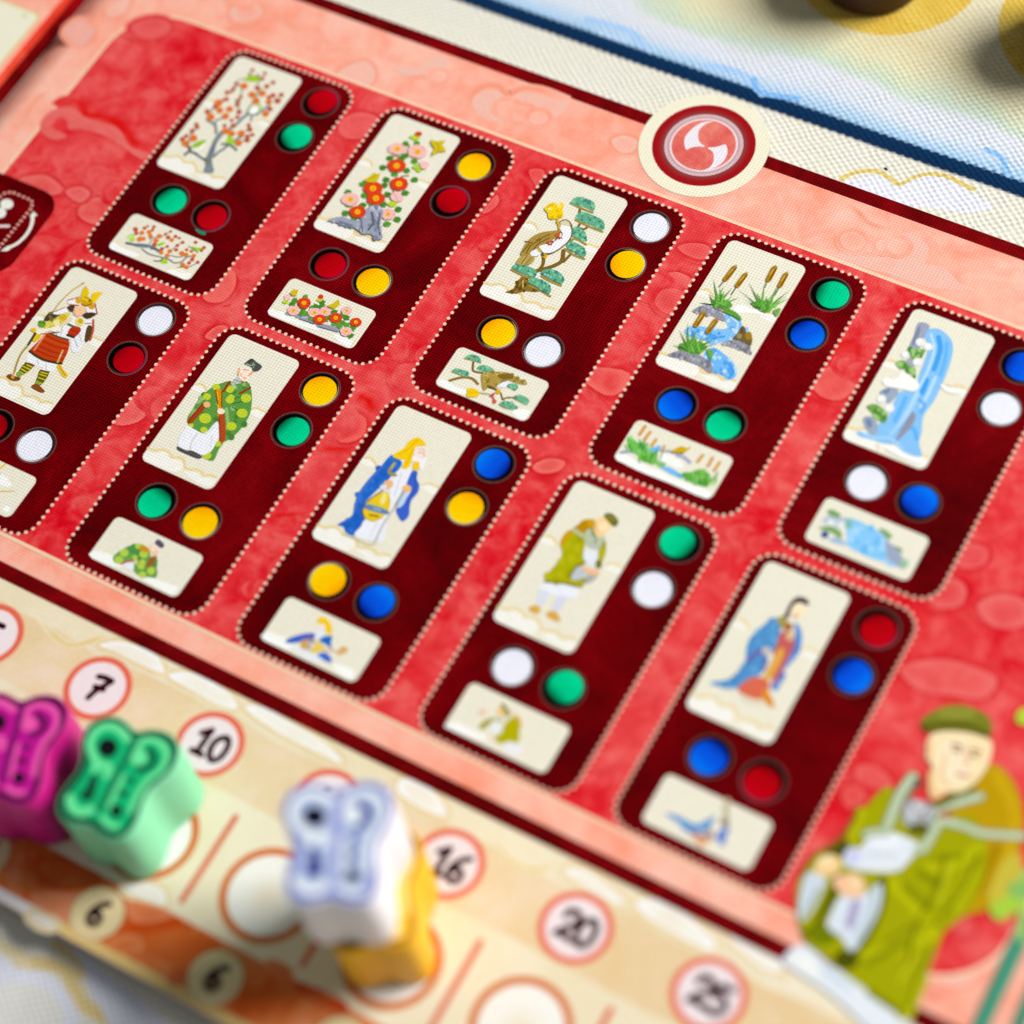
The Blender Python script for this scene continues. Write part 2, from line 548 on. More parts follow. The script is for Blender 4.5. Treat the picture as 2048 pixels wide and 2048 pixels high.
DATA = {
 'clouds': '''
efeee6 s 0 -1552 -705 -1522 -645 -1460 -624 -1386 -641 -1334 -677 -1410 -709
e6cf90 l 33 -1516 -623 -1466 -593 -1396 -616 -1336 -663
efeee6 s 0 -663 -688 -612 -620 -524 -608 -453 -623 -462 -704 -571 -704
e6cf90 l 30 -659 -652 -597 -590 -511 -597 -453 -581
efeee6 s 0 -1544 -1822 -1516 -1743 -1420 -1741 -1341 -1674 -1251 -1675 -1200 -1719 -1081 -1691 -989 -1724 -969 -1795 -995 -1858 -1223 -1887 -1489 -1883
efeee6 s 0 -933 -1799 -827 -1762 -736 -1755 -657 -1782 -569 -1740 -478 -1725 -480 -1834 -569 -1862 -782 -1849
e6cf90 l 33 -1549 -1714 -1445 -1704 -1358 -1648 -1255 -1658 -1177 -1691 -1093 -1653 -1011 -1672 -952 -1740 -876 -1750 -794 -1710 -708 -1716 -649 -1742 -583 -1699 -497 -1695
efe0b8 l 20 -995 -1858 -965 -1821 -961 -1776''',
 'card_blossom_tree': '''
808a8c s 0 -834 -1733 -705 -1675 -793 -1564 -859 -1482 -886 -1382 -942 -1246 -953 -1155 -957 -1043 -989 -952 -1034 -1054 -1032 -1174 -998 -1320 -970 -1435 -950 -1539 -884 -1620
6f7fa0 l 29 -987 -1315 -936 -1308 -908 -1392
6f8fa0 l 34 -801 -1678 -763 -1630
5d6666 l 16 -850 -1605 -916 -1443 -983 -1216
7d8789 l 40 -1063 -1075 -1148 -967 -1236 -941 -1316 -928
7d8789 l 32 -1140 -979 -1188 -887 -1125 -810
7d8789 l 51 -976 -1036 -917 -912 -880 -798 -862 -676 -827 -579
6f7fa0 l 35 -872 -746 -848 -654
7d8789 l 41 -834 -590 -717 -555 -699 -474 -636 -355
8c9a80 l 32 -868 -581 -882 -473 -880 -390 -908 -271 -929 -131
7d8789 l 32 -764 -600 -731 -683
4f5a55 l 35 -920 -1541 -1029 -1526 -1145 -1498 -1223 -1509
5577a0 l 29 -1062 -1517 -999 -1528
4f5a55 l 43 -1253 -1579 -1237 -1467 -1308 -1435 -1329 -1372
7d8789 l 43 -860 -1442 -841 -1345 -802 -1256 -782 -1159 -737 -1058 -687 -963
5f6f62 l 35 -880 -1202 -770 -1177 -696 -1184 -630 -1211
9aa68c l 22 -977 -630 -1035 -524 -1111 -361 -1167 -253 -1290 -175 -1302 -131 -1204 -46
4f5a55 l 36 -1223 38 -1165 -29
4f5a55 l 33 -1101 58 -1008 -9
8c9a80 l 19 -1021 -23 -989 -158
4f5a55 l 19 -1326 -390 -1277 -302 -1293 -202
4f5a55 l 18 -1348 -795 -1341 -677 -1275 -499
4f5a55 l 17 -1435 -1362 -1362 -1386 -1352 -1317 -1388 -1179 -1388 -1074
4f5a55 l 18 -1076 -510 -1105 -391
4f5a55 l 16 -645 -1049 -602 -965 -570 -887
4f5a55 l 16 -704 -874 -668 -801
9cc41c s 0 -1245 -92 -1188 16 -1111 40 -1005 -3 -1058 -53 -1148 -88
8fc018 s 0 -1253 -1421 -1222 -1311 -1119 -1232 -1135 -1336 -1180 -1405
9ccf14 s 0 -844 -1130 -885 -1035 -828 -1026 -753 -1097 -672 -1125 -761 -1149 -864 -1163
8cc83a l 22 -812 -409 -767 -381 -719 -466 -728 -527
f6f7f4 s 0 -835 -567 -844 -489 -787 -447 -735 -506 -764 -568
f4f4f2 s 0 -1185 -1460 -1134 -1389 -1116 -1300 -1090 -1361 -1123 -1448
b8502f e 0 -1218 106 29 13 19 -29
b8502f e 0 -1019 127 28 12 18 -28
b8502f e 0 -1002 35 31 14 20 -31
e0782c e 0 -1168 -188 53 23 34 -52
c9541e e 0 -1148 -192 15 7 11 -17
b8502f e 0 -1293 -202 31 14 20 -31
b8502f e 0 -1281 -296 31 14 20 -31
b8502f e 0 -1326 -390 35 16 23 -35
b8502f e 0 -1275 -348 24 11 16 -24
b8502f e 0 -1269 -497 35 16 23 -35
b8502f e 0 -1306 -538 22 10 14 -22
e0782c e 0 -1335 -600 57 25 37 -56
c9541e e 0 -1315 -605 16 7 12 -18
b8502f e 0 -1341 -677 35 16 23 -34
b8502f e 0 -1395 -799 37 17 24 -36
e0782c e 0 -1296 -862 57 25 37 -56
c9541e e 0 -1276 -866 16 7 12 -18
e0782c e 0 -1243 -707 49 22 32 -48
c9541e e 0 -1223 -711 14 6 11 -16
e0782c e 0 -1125 -630 49 22 32 -48
c9541e e 0 -1105 -634 14 6 11 -16
e0782c e 0 -1108 -762 50 22 33 -49
c9541e e 0 -1088 -766 14 6 11 -16
b8502f e 0 -1068 -523 31 14 20 -30
b8502f e 0 -1104 -457 31 14 20 -30
b8502f e 0 -1098 -380 27 12 18 -27
b8502f e 0 -970 -618 37 16 24 -37
b8502f e 0 -938 -710 30 14 20 -30
b8502f e 0 -985 -788 27 12 18 -27
b8502f e 0 -909 -860 37 16 24 -36
b8502f e 0 -1023 -911 27 12 18 -27
e0782c e 0 -959 -988 50 22 32 -49
c9541e e 0 -939 -992 14 6 11 -16
e0782c e 0 -853 -989 48 21 31 -47
c9541e e 0 -833 -993 13 6 10 -15
b8502f e 0 -971 -142 37 16 24 -37
b8502f e 0 -862 -61 35 15 23 -35
b8502f e 0 -817 34 31 14 20 -31
e0782c e 0 -976 -276 50 22 33 -50
c9541e e 0 -956 -280 14 6 11 -16
e0782c e 0 -851 -196 50 22 32 -50
c9541e e 0 -832 -201 14 6 11 -16
e0782c e 0 -859 -348 52 23 34 -52
c9541e e 0 -839 -352 15 7 11 -17
b8502f e 0 -689 -165 37 16 24 -37
b8502f e 0 -723 -222 31 14 20 -30
b8502f e 0 -584 -111 35 15 22 -35
e0782c e 0 -677 -292 44 19 28 -43
c9541e e 0 -658 -296 12 5 9 -14
b8502f e 0 -575 -222 44 19 28 -43
b8502f e 0 -591 -393 35 15 22 -34
e0782c e 0 -606 -489 48 21 31 -47
c9541e e 0 -586 -493 13 6 10 -16
b8502f e 0 -713 -764 28 13 18 -28
b8502f e 0 -656 -820 37 16 24 -36
e0782c e 0 -728 -933 50 22 32 -49
c9541e e 0 -709 -937 14 6 11 -16
b8502f e 0 -570 -887 28 13 18 -28
b8502f e 0 -619 -941 30 14 19 -30
b8502f e 0 -582 -997 37 16 24 -36
e0782c e 0 -667 -1091 47 21 30 -46
c9541e e 0 -647 -1095 13 6 10 -15
b8502f e 0 -1406 -1057 28 13 19 -28
b8502f e 0 -1366 -1096 31 14 20 -30
b8502f e 0 -1393 -1182 35 16 23 -34
b8502f e 0 -1419 -1291 30 14 20 -30
b8502f e 0 -1440 -1365 35 16 23 -34
e0782c e 0 -1306 -1280 52 23 34 -51
c9541e e 0 -1286 -1284 15 7 11 -17
e0782c e 0 -1355 -1407 50 22 33 -48
c9541e e 0 -1335 -1411 14 6 11 -16''',
 'tile_blossom_tree': '''
f4f5f2 s 0 -1320 -3352 -1307 -3266 -1177 -3287 -1081 -3289 -940 -3282 -847 -3296 -946 -3364 -1204 -3368
f4f5f2 s 0 -354 -3353 -238 -3266 -71 -3257 -18 -3244 -44 -3357 -174 -3361
efe2b0 l 17 -1325 -3239 -1243 -3236 -1174 -3216
efe2b0 l 17 -375 -3307 -248 -3282 -147 -3281 -36 -3218
6a7579 l 46 -1134 -3198 -1016 -3173 -883 -3123 -749 -3108 -645 -3123
5f7f95 l 19 -1004 -3190 -878 -3161 -765 -3098
4f5a55 l 25 -771 -3135 -702 -3115
7d8789 l 25 -876 -3195 -733 -3221 -591 -3201 -439 -3183 -336 -3198 -254 -3137 -232 -3048 -143 -2967
8a9492 l 17 -839 -3005 -835 -3118
7a8482 l 17 -877 -3011 -806 -2933 -741 -2891 -678 -2770
7d8789 l 19 -462 -3119 -329 -3087 -256 -3013
9aa2a0 l 12 -1038 -3004 -982 -3071
4f5a55 l 12 -503 -3104 -470 -2940 -429 -2863
4f5a55 l 12 -631 -3128 -629 -3070 -574 -2999
6f7a78 l 15 -256 -3240 -113 -3163 -37 -3049
a4d43a l 25 -1175 -3124 -1160 -3054 -1104 -3046
a8d830 e 0 -1099 -3113 36 16 27 -39
9ccf14 s 0 -733 -3055 -705 -2990 -632 -2968 -685 -3050
9ccf14 s 0 -265 -2863 -190 -2851 -124 -2827 -137 -2884 -214 -2908
9ccf14 s 0 -519 -3276 -515 -3206 -470 -3197 -416 -3246
4f5a55 l 19 -615 -3287 -542 -3258 -526 -3206
5f6f62 l 15 -312 -2884 -236 -2890 -132 -2922
c0573a e 0 -1153 -2952 35 16 23 -33
c0573a e 0 -1104 -3000 30 14 20 -28
e0782c e 0 -1036 -2963 33 15 22 -31
c0573a e 0 -1049 -2882 27 12 18 -25
c0573a e 0 -1028 -2837 19 9 12 -18
c0573a e 0 -942 -2810 25 12 16 -24
c0573a e 0 -928 -2861 22 10 14 -21
e0782c e 0 -950 -2912 33 15 22 -31
e0782c e 0 -895 -2962 32 14 20 -30
e0782c e 0 -1004 -3069 38 17 25 -36
e0782c e 0 -962 -3039 32 15 21 -30
e0782c e 0 -780 -2909 35 16 22 -33
c0573a e 0 -722 -2842 22 10 14 -21
c0573a e 0 -683 -2778 21 9 13 -19
e0782c e 0 -782 -2991 35 16 22 -33
c0573a e 0 -763 -3057 32 14 20 -30
c0573a e 0 -658 -2876 30 14 19 -28
e0782c e 0 -587 -2890 30 14 19 -28
c0573a e 0 -572 -2820 27 12 17 -25
c0573a e 0 -510 -2820 21 9 13 -19
c0573a e 0 -425 -2862 25 12 16 -24
c0573a e 0 -462 -2936 25 12 16 -24
c0573a e 0 -436 -3004 27 12 17 -25
e0782c e 0 -503 -3058 33 15 21 -31
c0573a e 0 -626 -3074 27 12 17 -25
c0573a e 0 -579 -3007 22 10 14 -21
e0782c e 0 -598 -3130 30 14 19 -28
e0782c e 0 -494 -3140 33 15 21 -31
e0782c e 0 -333 -3020 35 16 22 -33
e0782c e 0 -264 -3017 33 15 21 -31
c0573a e 0 -303 -2943 22 10 14 -21
e0782c e 0 -228 -2932 27 12 17 -25
e0782c e 0 -157 -2985 30 14 19 -28
c0573a e 0 -260 -2786 25 12 16 -24
c0573a e 0 -104 -2812 25 11 16 -24
c0573a e 0 -109 -2866 23 11 15 -22
c0573a e 0 -141 -3046 28 13 18 -27
e0782c e 0 -213 -3175 33 15 21 -31
c0573a e 0 -148 -3112 25 11 16 -24
e0782c e 0 -139 -3186 30 14 19 -28
c0573a e 0 -45 -3053 25 11 16 -24''',
 'card_camellia': '''
8a6a3a l 26 -791 -602 -867 -652 -874 -749 -840 -936
8a7a3a l 23 -1190 -405 -1011 -325 -1056 -139
4f8f2c s 0 -1097 -149 -1107 -83 -1133 -135 -1120 -177
4f8f2c s 0 -1101 -137 -1144 -88 -1129 -147 -1098 -174
4f8f2c s 0 -1133 -126 -1153 -191 -1097 -158 -1092 -112
4f8f2c s 0 -1129 -147 -1087 -196 -1101 -137 -1132 -110
4f8f2c e 0 -1115 -142 44 20 26 -42
2f6a1e l 12 -1139 -169 -1091 -115
5c9c34 s 0 -974 -97 -909 -99 -972 -59 -1011 -66
5c9c34 s 0 -955 -86 -964 -19 -991 -71 -978 -113
5c9c34 s 0 -959 -74 -999 -23 -987 -82 -957 -111
5c9c34 s 0 -987 -83 -943 -132 -959 -73 -991 -46
5c9c34 e 0 -973 -78 44 20 26 -43
2f6a1e l 12 -997 -105 -949 -52
46842a s 0 -1172 -471 -1138 -411 -1204 -433 -1218 -476
46842a s 0 -1171 -470 -1141 -409 -1205 -433 -1217 -478
46842a s 0 -1180 -474 -1120 -444 -1196 -430 -1229 -456
46842a s 0 -1184 -473 -1120 -455 -1193 -430 -1229 -450
46842a e 0 -1188 -452 44 20 26 -42
2f6a1e l 12 -1212 -478 -1164 -425
4f8f2c s 0 -1023 -333 -975 -375 -999 -317 -1033 -295
4f8f2c s 0 -1020 -303 -1078 -337 -1002 -347 -971 -318
4f8f2c s 0 -1030 -315 -1030 -382 -993 -335 -1000 -291
4f8f2c s 0 -1014 -304 -1079 -315 -1009 -346 -971 -331
4f8f2c e 0 -1011 -325 44 20 25 -42
2f6a1e l 12 -1035 -352 -987 -298
5c9c34 s 0 -859 -362 -811 -403 -835 -346 -869 -324
5c9c34 s 0 -845 -375 -780 -363 -850 -333 -888 -348
5c9c34 s 0 -866 -340 -877 -407 -829 -367 -830 -322
5c9c34 s 0 -851 -371 -788 -381 -844 -337 -883 -337
5c9c34 e 0 -847 -354 44 20 25 -42
2f6a1e l 12 -871 -380 -823 -327
46842a s 0 -1186 -612 -1251 -615 -1185 -651 -1146 -642
46842a s 0 -1173 -625 -1220 -581 -1198 -639 -1165 -662
46842a s 0 -1169 -632 -1199 -574 -1202 -631 -1177 -666
46842a s 0 -1169 -650 -1140 -588 -1202 -614 -1213 -658
46842a e 0 -1185 -632 44 20 26 -42
2f6a1e l 12 -1209 -658 -1162 -605
4f8f2c s 0 -840 -538 -870 -481 -872 -538 -848 -572
4f8f2c s 0 -839 -542 -858 -480 -873 -534 -855 -573
4f8f2c s 0 -870 -517 -913 -570 -842 -559 -822 -519
4f8f2c s 0 -870 -542 -829 -592 -842 -534 -872 -506
4f8f2c e 0 -856 -538 44 20 25 -42
2f6a1e l 12 -880 -565 -832 -512
5c9c34 s 0 -1000 -654 -982 -716 -965 -662 -983 -623
5c9c34 s 0 -986 -675 -922 -684 -980 -641 -1019 -642
5c9c34 s 0 -980 -641 -1044 -632 -986 -675 -946 -673
5c9c34 s 0 -977 -680 -915 -656 -989 -636 -1024 -659
5c9c34 e 0 -983 -658 44 20 25 -42
2f6a1e l 12 -1007 -684 -959 -632
46842a s 0 -1046 -800 -995 -838 -1024 -782 -1059 -763
46842a s 0 -1019 -810 -984 -752 -1051 -772 -1066 -814
46842a s 0 -1035 -810 -970 -808 -1035 -772 -1074 -780
46842a s 0 -1026 -779 -1082 -749 -1044 -803 -1007 -816
46842a e 0 -1035 -791 44 20 25 -42
2f6a1e l 12 -1059 -817 -1011 -765
4f8f2c s 0 -691 -609 -727 -667 -660 -648 -645 -606
4f8f2c s 0 -694 -618 -696 -684 -657 -639 -664 -595
4f8f2c s 0 -677 -647 -613 -650 -674 -610 -713 -616
4f8f2c s 0 -657 -638 -659 -572 -694 -619 -686 -662
4f8f2c e 0 -676 -629 44 20 25 -42
2f6a1e l 12 -700 -655 -652 -602
5c9c34 s 0 -1292 -969 -1355 -993 -1280 -1012 -1245 -989
5c9c34 s 0 -1304 -974 -1327 -1037 -1269 -1007 -1262 -962
5c9c34 s 0 -1292 -969 -1355 -990 -1281 -1012 -1245 -990
5c9c34 s 0 -1295 -1002 -1239 -1032 -1277 -979 -1314 -965
5c9c34 e 0 -1286 -990 44 20 26 -41
2f6a1e l 12 -1310 -1017 -1262 -964
46842a s 0 -1020 -867 -1052 -927 -988 -904 -975 -861
46842a s 0 -1011 -864 -1071 -893 -996 -908 -963 -882
46842a s 0 -986 -902 -965 -838 -1021 -870 -1027 -915
46842a s 0 -1019 -866 -1056 -924 -988 -905 -972 -863
46842a e 0 -1004 -886 44 20 25 -41
2f6a1e l 12 -1028 -912 -980 -859
4f8f2c s 0 -1413 -1169 -1452 -1224 -1383 -1208 -1365 -1167
4f8f2c s 0 -1394 -1172 -1457 -1161 -1401 -1205 -1362 -1205
4f8f2c s 0 -1393 -1173 -1455 -1158 -1402 -1204 -1363 -1207
4f8f2c s 0 -1400 -1206 -1335 -1211 -1395 -1171 -1435 -1175
4f8f2c e 0 -1398 -1189 44 20 26 -41
2f6a1e l 12 -1421 -1215 -1374 -1162
5c9c34 s 0 -1178 -1150 -1136 -1197 -1150 -1140 -1181 -1113
5c9c34 s 0 -1157 -1131 -1217 -1109 -1171 -1159 -1133 -1166
5c9c34 s 0 -1157 -1131 -1217 -1109 -1171 -1159 -1132 -1166
5c9c34 s 0 -1146 -1152 -1155 -1088 -1182 -1137 -1170 -1179
5c9c34 e 0 -1164 -1145 44 20 25 -41
2f6a1e l 12 -1188 -1171 -1140 -1119
46842a s 0 -879 -1021 -814 -1011 -883 -981 -920 -995
46842a s 0 -872 -989 -928 -960 -889 -1013 -852 -1025
46842a s 0 -877 -984 -941 -975 -884 -1018 -845 -1016
46842a s 0 -864 -1018 -836 -957 -897 -983 -907 -1027
46842a e 0 -881 -1001 44 20 25 -41
2f6a1e l 12 -904 -1027 -857 -975
4f8f2c s 0 -662 -897 -626 -840 -693 -858 -709 -900
4f8f2c s 0 -666 -899 -615 -854 -689 -856 -715 -892
4f8f2c s 0 -666 -870 -714 -829 -689 -886 -656 -907
4f8f2c s 0 -681 -894 -619 -906 -674 -861 -713 -861
4f8f2c e 0 -678 -878 44 20 25 -41
2f6a1e l 12 -701 -904 -654 -852
5c9c34 s 0 -1288 -1354 -1284 -1419 -1251 -1372 -1260 -1329
5c9c34 s 0 -1284 -1343 -1325 -1396 -1255 -1383 -1236 -1343
5c9c34 s 0 -1287 -1348 -1306 -1412 -1251 -1378 -1247 -1333
5c9c34 s 0 -1286 -1345 -1316 -1405 -1253 -1381 -1241 -1337
5c9c34 e 0 -1269 -1363 44 20 25 -41
2f6a1e l 12 -1293 -1389 -1246 -1336
46842a s 0 -1107 -1278 -1160 -1319 -1085 -1321 -1057 -1287
46842a s 0 -1079 -1301 -1104 -1242 -1112 -1298 -1091 -1333
46842a s 0 -1080 -1318 -1045 -1260 -1111 -1280 -1126 -1323
46842a s 0 -1111 -1300 -1080 -1355 -1080 -1299 -1105 -1266
46842a e 0 -1096 -1299 44 20 25 -41
2f6a1e l 11 -1119 -1325 -1072 -1273
4f8f2c s 0 -1249 -1527 -1189 -1547 -1236 -1498 -1275 -1492
4f8f2c s 0 -1239 -1496 -1301 -1484 -1247 -1529 -1208 -1529
4f8f2c s 0 -1261 -1507 -1246 -1570 -1225 -1518 -1241 -1478
4f8f2c s 0 -1251 -1525 -1194 -1551 -1235 -1500 -1272 -1489
4f8f2c e 0 -1243 -1512 44 20 25 -41
2f6a1e l 11 -1266 -1539 -1219 -1486
5c9c34 s 0 -1070 -1552 -1131 -1534 -1082 -1581 -1043 -1587
5c9c34 s 0 -1061 -1566 -1094 -1512 -1092 -1568 -1066 -1600
5c9c34 s 0 -1087 -1546 -1140 -1588 -1065 -1588 -1038 -1554
5c9c34 s 0 -1088 -1546 -1138 -1591 -1064 -1588 -1039 -1553
5c9c34 e 0 -1076 -1567 43 20 25 -41
2f6a1e l 11 -1100 -1593 -1053 -1541
46842a s 0 -596 -1171 -582 -1106 -632 -1143 -633 -1188
46842a s 0 -607 -1144 -666 -1121 -621 -1171 -583 -1179
46842a s 0 -600 -1153 -638 -1104 -628 -1161 -599 -1189
46842a s 0 -596 -1171 -582 -1106 -632 -1143 -633 -1188
46842a e 0 -614 -1157 43 20 25 -41
2f6a1e l 11 -638 -1183 -590 -1131
4f8f2c s 0 -542 -1322 -481 -1335 -532 -1290 -571 -1288
4f8f2c s 0 -530 -1293 -588 -1269 -544 -1319 -507 -1328
4f8f2c s 0 -536 -1288 -599 -1286 -538 -1324 -500 -1318
4f8f2c s 0 -551 -1286 -592 -1340 -523 -1326 -504 -1286
4f8f2c e 0 -537 -1306 43 20 25 -41
2f6a1e l 11 -561 -1332 -513 -1280
5c9c34 s 0 -615 -1451 -581 -1393 -646 -1414 -660 -1456
5c9c34 s 0 -633 -1450 -569 -1454 -629 -1415 -668 -1420
5c9c34 s 0 -620 -1454 -567 -1413 -641 -1411 -669 -1444
5c9c34 s 0 -618 -1453 -572 -1405 -644 -1412 -666 -1449
5c9c34 e 0 -631 -1433 43 20 25 -41
2f6a1e l 11 -654 -1459 -607 -1407
46842a s 0 -1016 -415 -994 -350 -1051 -382 -1057 -427
46842a s 0 -1017 -417 -986 -356 -1050 -380 -1062 -424
46842a s 0 -1015 -411 -1006 -344 -1052 -385 -1050 -431
46842a s 0 -1029 -420 -965 -401 -1038 -377 -1075 -397
46842a e 0 -1034 -398 44 20 25 -42
2f6a1e l 12 -1058 -425 -1010 -372
4f8f2c s 0 -834 -1159 -888 -1127 -854 -1180 -817 -1195
4f8f2c s 0 -826 -1176 -838 -1112 -862 -1163 -847 -1204
4f8f2c s 0 -851 -1184 -791 -1204 -837 -1155 -876 -1148
4f8f2c s 0 -831 -1190 -784 -1142 -857 -1149 -880 -1186
4f8f2c e 0 -844 -1169 43 20 25 -41
2f6a1e l 11 -868 -1196 -820 -1143
5c9c34 s 0 -997 -1220 -1000 -1286 -960 -1241 -966 -1198
5c9c34 s 0 -961 -1247 -939 -1184 -996 -1215 -1003 -1259
5c9c34 s 0 -961 -1237 -971 -1173 -997 -1224 -983 -1265
5c9c34 s 0 -988 -1241 -935 -1274 -969 -1220 -1005 -1205
5c9c34 e 0 -979 -1231 44 20 25 -41
2f6a1e l 11 -1002 -1257 -955 -1204
b8d42c e 0 -1036 5 51 23 26 -43
a8cc30 e 0 -760 -432 54 24 22 -37
a8cc30 e 0 -700 -468 35 16 16 -27
b4d42c e 0 -734 -1112 57 26 26 -43
b4d42c e 0 -1096 -6 32 14 14 -23
c9442a s 0 -1086 54 -1063 116 -995 111 -991 52 -1049 26
e09a98 e 0 -1171 -270 115 52 51 -84
efb9b4 e 0 -1110 -295 56 25 25 -41
efb9b4 e 0 -1129 -312 56 25 25 -41
efb9b4 e 0 -1222 -316 56 25 25 -41
efb9b4 e 0 -1223 -316 56 25 25 -41
efb9b4 e 0 -1243 -266 56 25 25 -41
efb9b4 e 0 -1185 -216 56 25 25 -41
efb9b4 e 0 -1106 -238 56 25 25 -41
efb9b4 e 0 -1171 -270 73 33 32 -53
f2b416 e 0 -1171 -270 41 18 26 -43
d89020 e 0 -1165 -274 17 8 10 -17
e09a98 e 0 -888 -198 119 54 61 -102
efb9b4 e 0 -810 -203 58 26 30 -49
efb9b4 e 0 -829 -241 58 26 30 -49
efb9b4 e 0 -932 -253 58 26 30 -49
efb9b4 e 0 -965 -208 58 26 30 -49
efb9b4 e 0 -945 -154 58 26 30 -50
efb9b4 e 0 -926 -140 58 26 30 -50
efb9b4 e 0 -821 -163 58 26 30 -49
efb9b4 e 0 -888 -198 75 34 39 -64
f2b416 e 0 -888 -198 43 19 27 -45
d89020 e 0 -881 -202 18 8 11 -18
e09a98 e 0 -1304 -1286 109 49 56 -91
efb9b4 e 0 -1240 -1259 53 24 27 -44
efb9b4 e 0 -1269 -1337 53 24 27 -44
efb9b4 e 0 -1346 -1335 53 24 27 -44
efb9b4 e 0 -1368 -1312 53 24 27 -44
efb9b4 e 0 -1360 -1250 53 24 27 -44
efb9b4 e 0 -1341 -1235 53 24 27 -44
efb9b4 e 0 -1283 -1228 53 24 27 -44
efb9b4 e 0 -1304 -1286 69 31 36 -57
f2b416 e 0 -1304 -1286 39 18 25 -40
d89020 e 0 -1298 -1289 16 7 10 -16
e09a98 e 0 -699 -1288 93 42 47 -78
efb9b4 e 0 -642 -1302 45 20 23 -38
efb9b4 e 0 -645 -1309 45 20 23 -38
efb9b4 e 0 -688 -1338 45 21 23 -38
efb9b4 e 0 -751 -1316 45 21 23 -38
efb9b4 e 0 -760 -1288 45 21 23 -38
efb9b4 e 0 -687 -1237 45 21 23 -38
efb9b4 e 0 -677 -1240 45 21 23 -38
efb9b4 e 0 -699 -1288 59 27 30 -49
f2b416 e 0 -699 -1288 33 15 21 -34
d89020 e 0 -693 -1291 14 6 8 -14
b02a12 e 0 -1022 -527 114 51 59 -97
d8401c e 0 -949 -518 55 25 28 -47
d8401c e 0 -957 -556 55 25 28 -47
d8401c e 0 -1036 -589 55 25 28 -47
d8401c e 0 -1090 -555 55 25 29 -47
d8401c e 0 -1096 -519 55 25 29 -47
d8401c e 0 -1046 -467 55 25 29 -47
d8401c e 0 -966 -485 55 25 28 -47
d8401c e 0 -1022 -527 72 33 37 -61
f2b416 e 0 -1022 -527 41 18 26 -43
d89020 e 0 -1016 -530 17 8 10 -17
b02a12 e 0 -828 -783 114 51 58 -96
d8401c e 0 -756 -797 55 25 28 -46
d8401c e 0 -795 -839 55 25 28 -46
d8401c e 0 -854 -842 55 25 28 -46
d8401c e 0 -901 -780 55 25 28 -47
d8401c e 0 -881 -740 55 25 28 -47
d8401c e 0 -825 -720 55 25 28 -47
d8401c e 0 -803 -723 55 25 28 -47
d8401c e 0 -828 -783 72 32 37 -61
f2b416 e 0 -828 -783 41 18 25 -42
d89020 e 0 -821 -786 17 8 10 -17
b02a12 e 0 -1115 -998 117 53 60 -98
d8401c e 0 -1039 -995 56 26 29 -47
d8401c e 0 -1056 -1038 56 26 29 -47
d8401c e 0 -1111 -1063 56 26 29 -47
d8401c e 0 -1181 -1031 57 26 29 -47
d8401c e 0 -1187 -980 57 26 29 -48
d8401c e 0 -1107 -934 57 26 29 -48
d8401c e 0 -1057 -955 57 26 29 -48
d8401c e 0 -1115 -998 74 33 38 -62
f2b416 e 0 -1115 -998 42 19 26 -43
d89020 e 0 -1108 -1002 17 8 11 -17
b02a12 e 0 -989 -1127 113 51 58 -95
d8401c e 0 -916 -1119 55 25 28 -46
d8401c e 0 -942 -1175 55 25 28 -46
d8401c e 0 -1025 -1183 55 25 28 -46
d8401c e 0 -1063 -1125 55 25 28 -46
d8401c e 0 -1057 -1103 55 25 28 -46
d8401c e 0 -989 -1065 55 25 28 -46
d8401c e 0 -936 -1083 55 25 28 -46
d8401c e 0 -989 -1127 72 32 37 -60
f2b416 e 0 -989 -1127 41 18 26 -42
d89020 e 0 -983 -1131 17 8 10 -17
b02a12 e 0 -1095 -1430 103 47 53 -86
d8401c e 0 -1030 -1444 50 23 26 -42
d8401c e 0 -1043 -1465 50 23 26 -42
d8401c e 0 -1096 -1486 50 23 26 -42
d8401c e 0 -1160 -1446 50 23 26 -42
d8401c e 0 -1159 -1413 50 23 26 -42
d8401c e 0 -1104 -1374 50 23 26 -42
d8401c e 0 -1078 -1374 50 23 26 -42
d8401c e 0 -1095 -1430 65 30 34 -54
f2b416 e 0 -1095 -1430 37 17 23 -38
d89020 e 0 -1089 -1433 15 7 9 -15
f0c0bc s 0 -761 -354 -718 -304 -628 -310 -614 -390 -669 -430
f0c0bc s 0 -832 -994 -799 -917 -697 -933 -629 -980 -686 -1059 -790 -1052
e0a09c l 18 -805 -951 -697 -1041
cfb817 p 0 -826 56 -727 68 -628 135 -629 36 -518 -28 -612 -82 -660 -191 -691 -126 -693 -56 -773 -12
a89010 l 13 -742 49 -648 -20 -628 -121
cfb817 p 0 -1315 -933 -1267 -849 -1237 -744 -1205 -774 -1159 -730 -1129 -833 -1150 -908 -1241 -934
a89010 l 12 -1244 -885 -1177 -777
989eb2 s 0 -1399 -1722 -1261 -1590 -1132 -1585 -1017 -1555 -999 -1455 -1014 -1324 -965 -1252 -863 -1224 -780 -1279 -733 -1395 -680 -1524 -549 -1664 -629 -1716 -735 -1670 -836 -1720 -971 -1672 -1120 -1709 -1271 -1702
c2c6d6 e 0 -900 -1272 72 33 22 -36
7c8296 e 0 -1201 -1697 25 11 18 -29
7c8296 e 0 -922 -1620 20 9 14 -23
7c8296 e 0 -805 -1475 29 13 21 -34
7c8296 e 0 -769 -1487 31 14 22 -35
7c8296 e 0 -825 -1555 24 11 17 -27
7c8296 e 0 -706 -1576 33 15 24 -39
7c8296 e 0 -888 -1278 21 10 15 -24
7c8296 e 0 -1038 -1674 24 11 17 -27
7c8296 e 0 -1110 -1681 28 13 20 -32
7c8296 e 0 -698 -1552 34 15 24 -39
7c8296 e 0 -645 -1701 33 15 23 -38
7c8296 e 0 -920 -1673 22 10 16 -26
7c8296 e 0 -780 -1523 23 11 17 -27
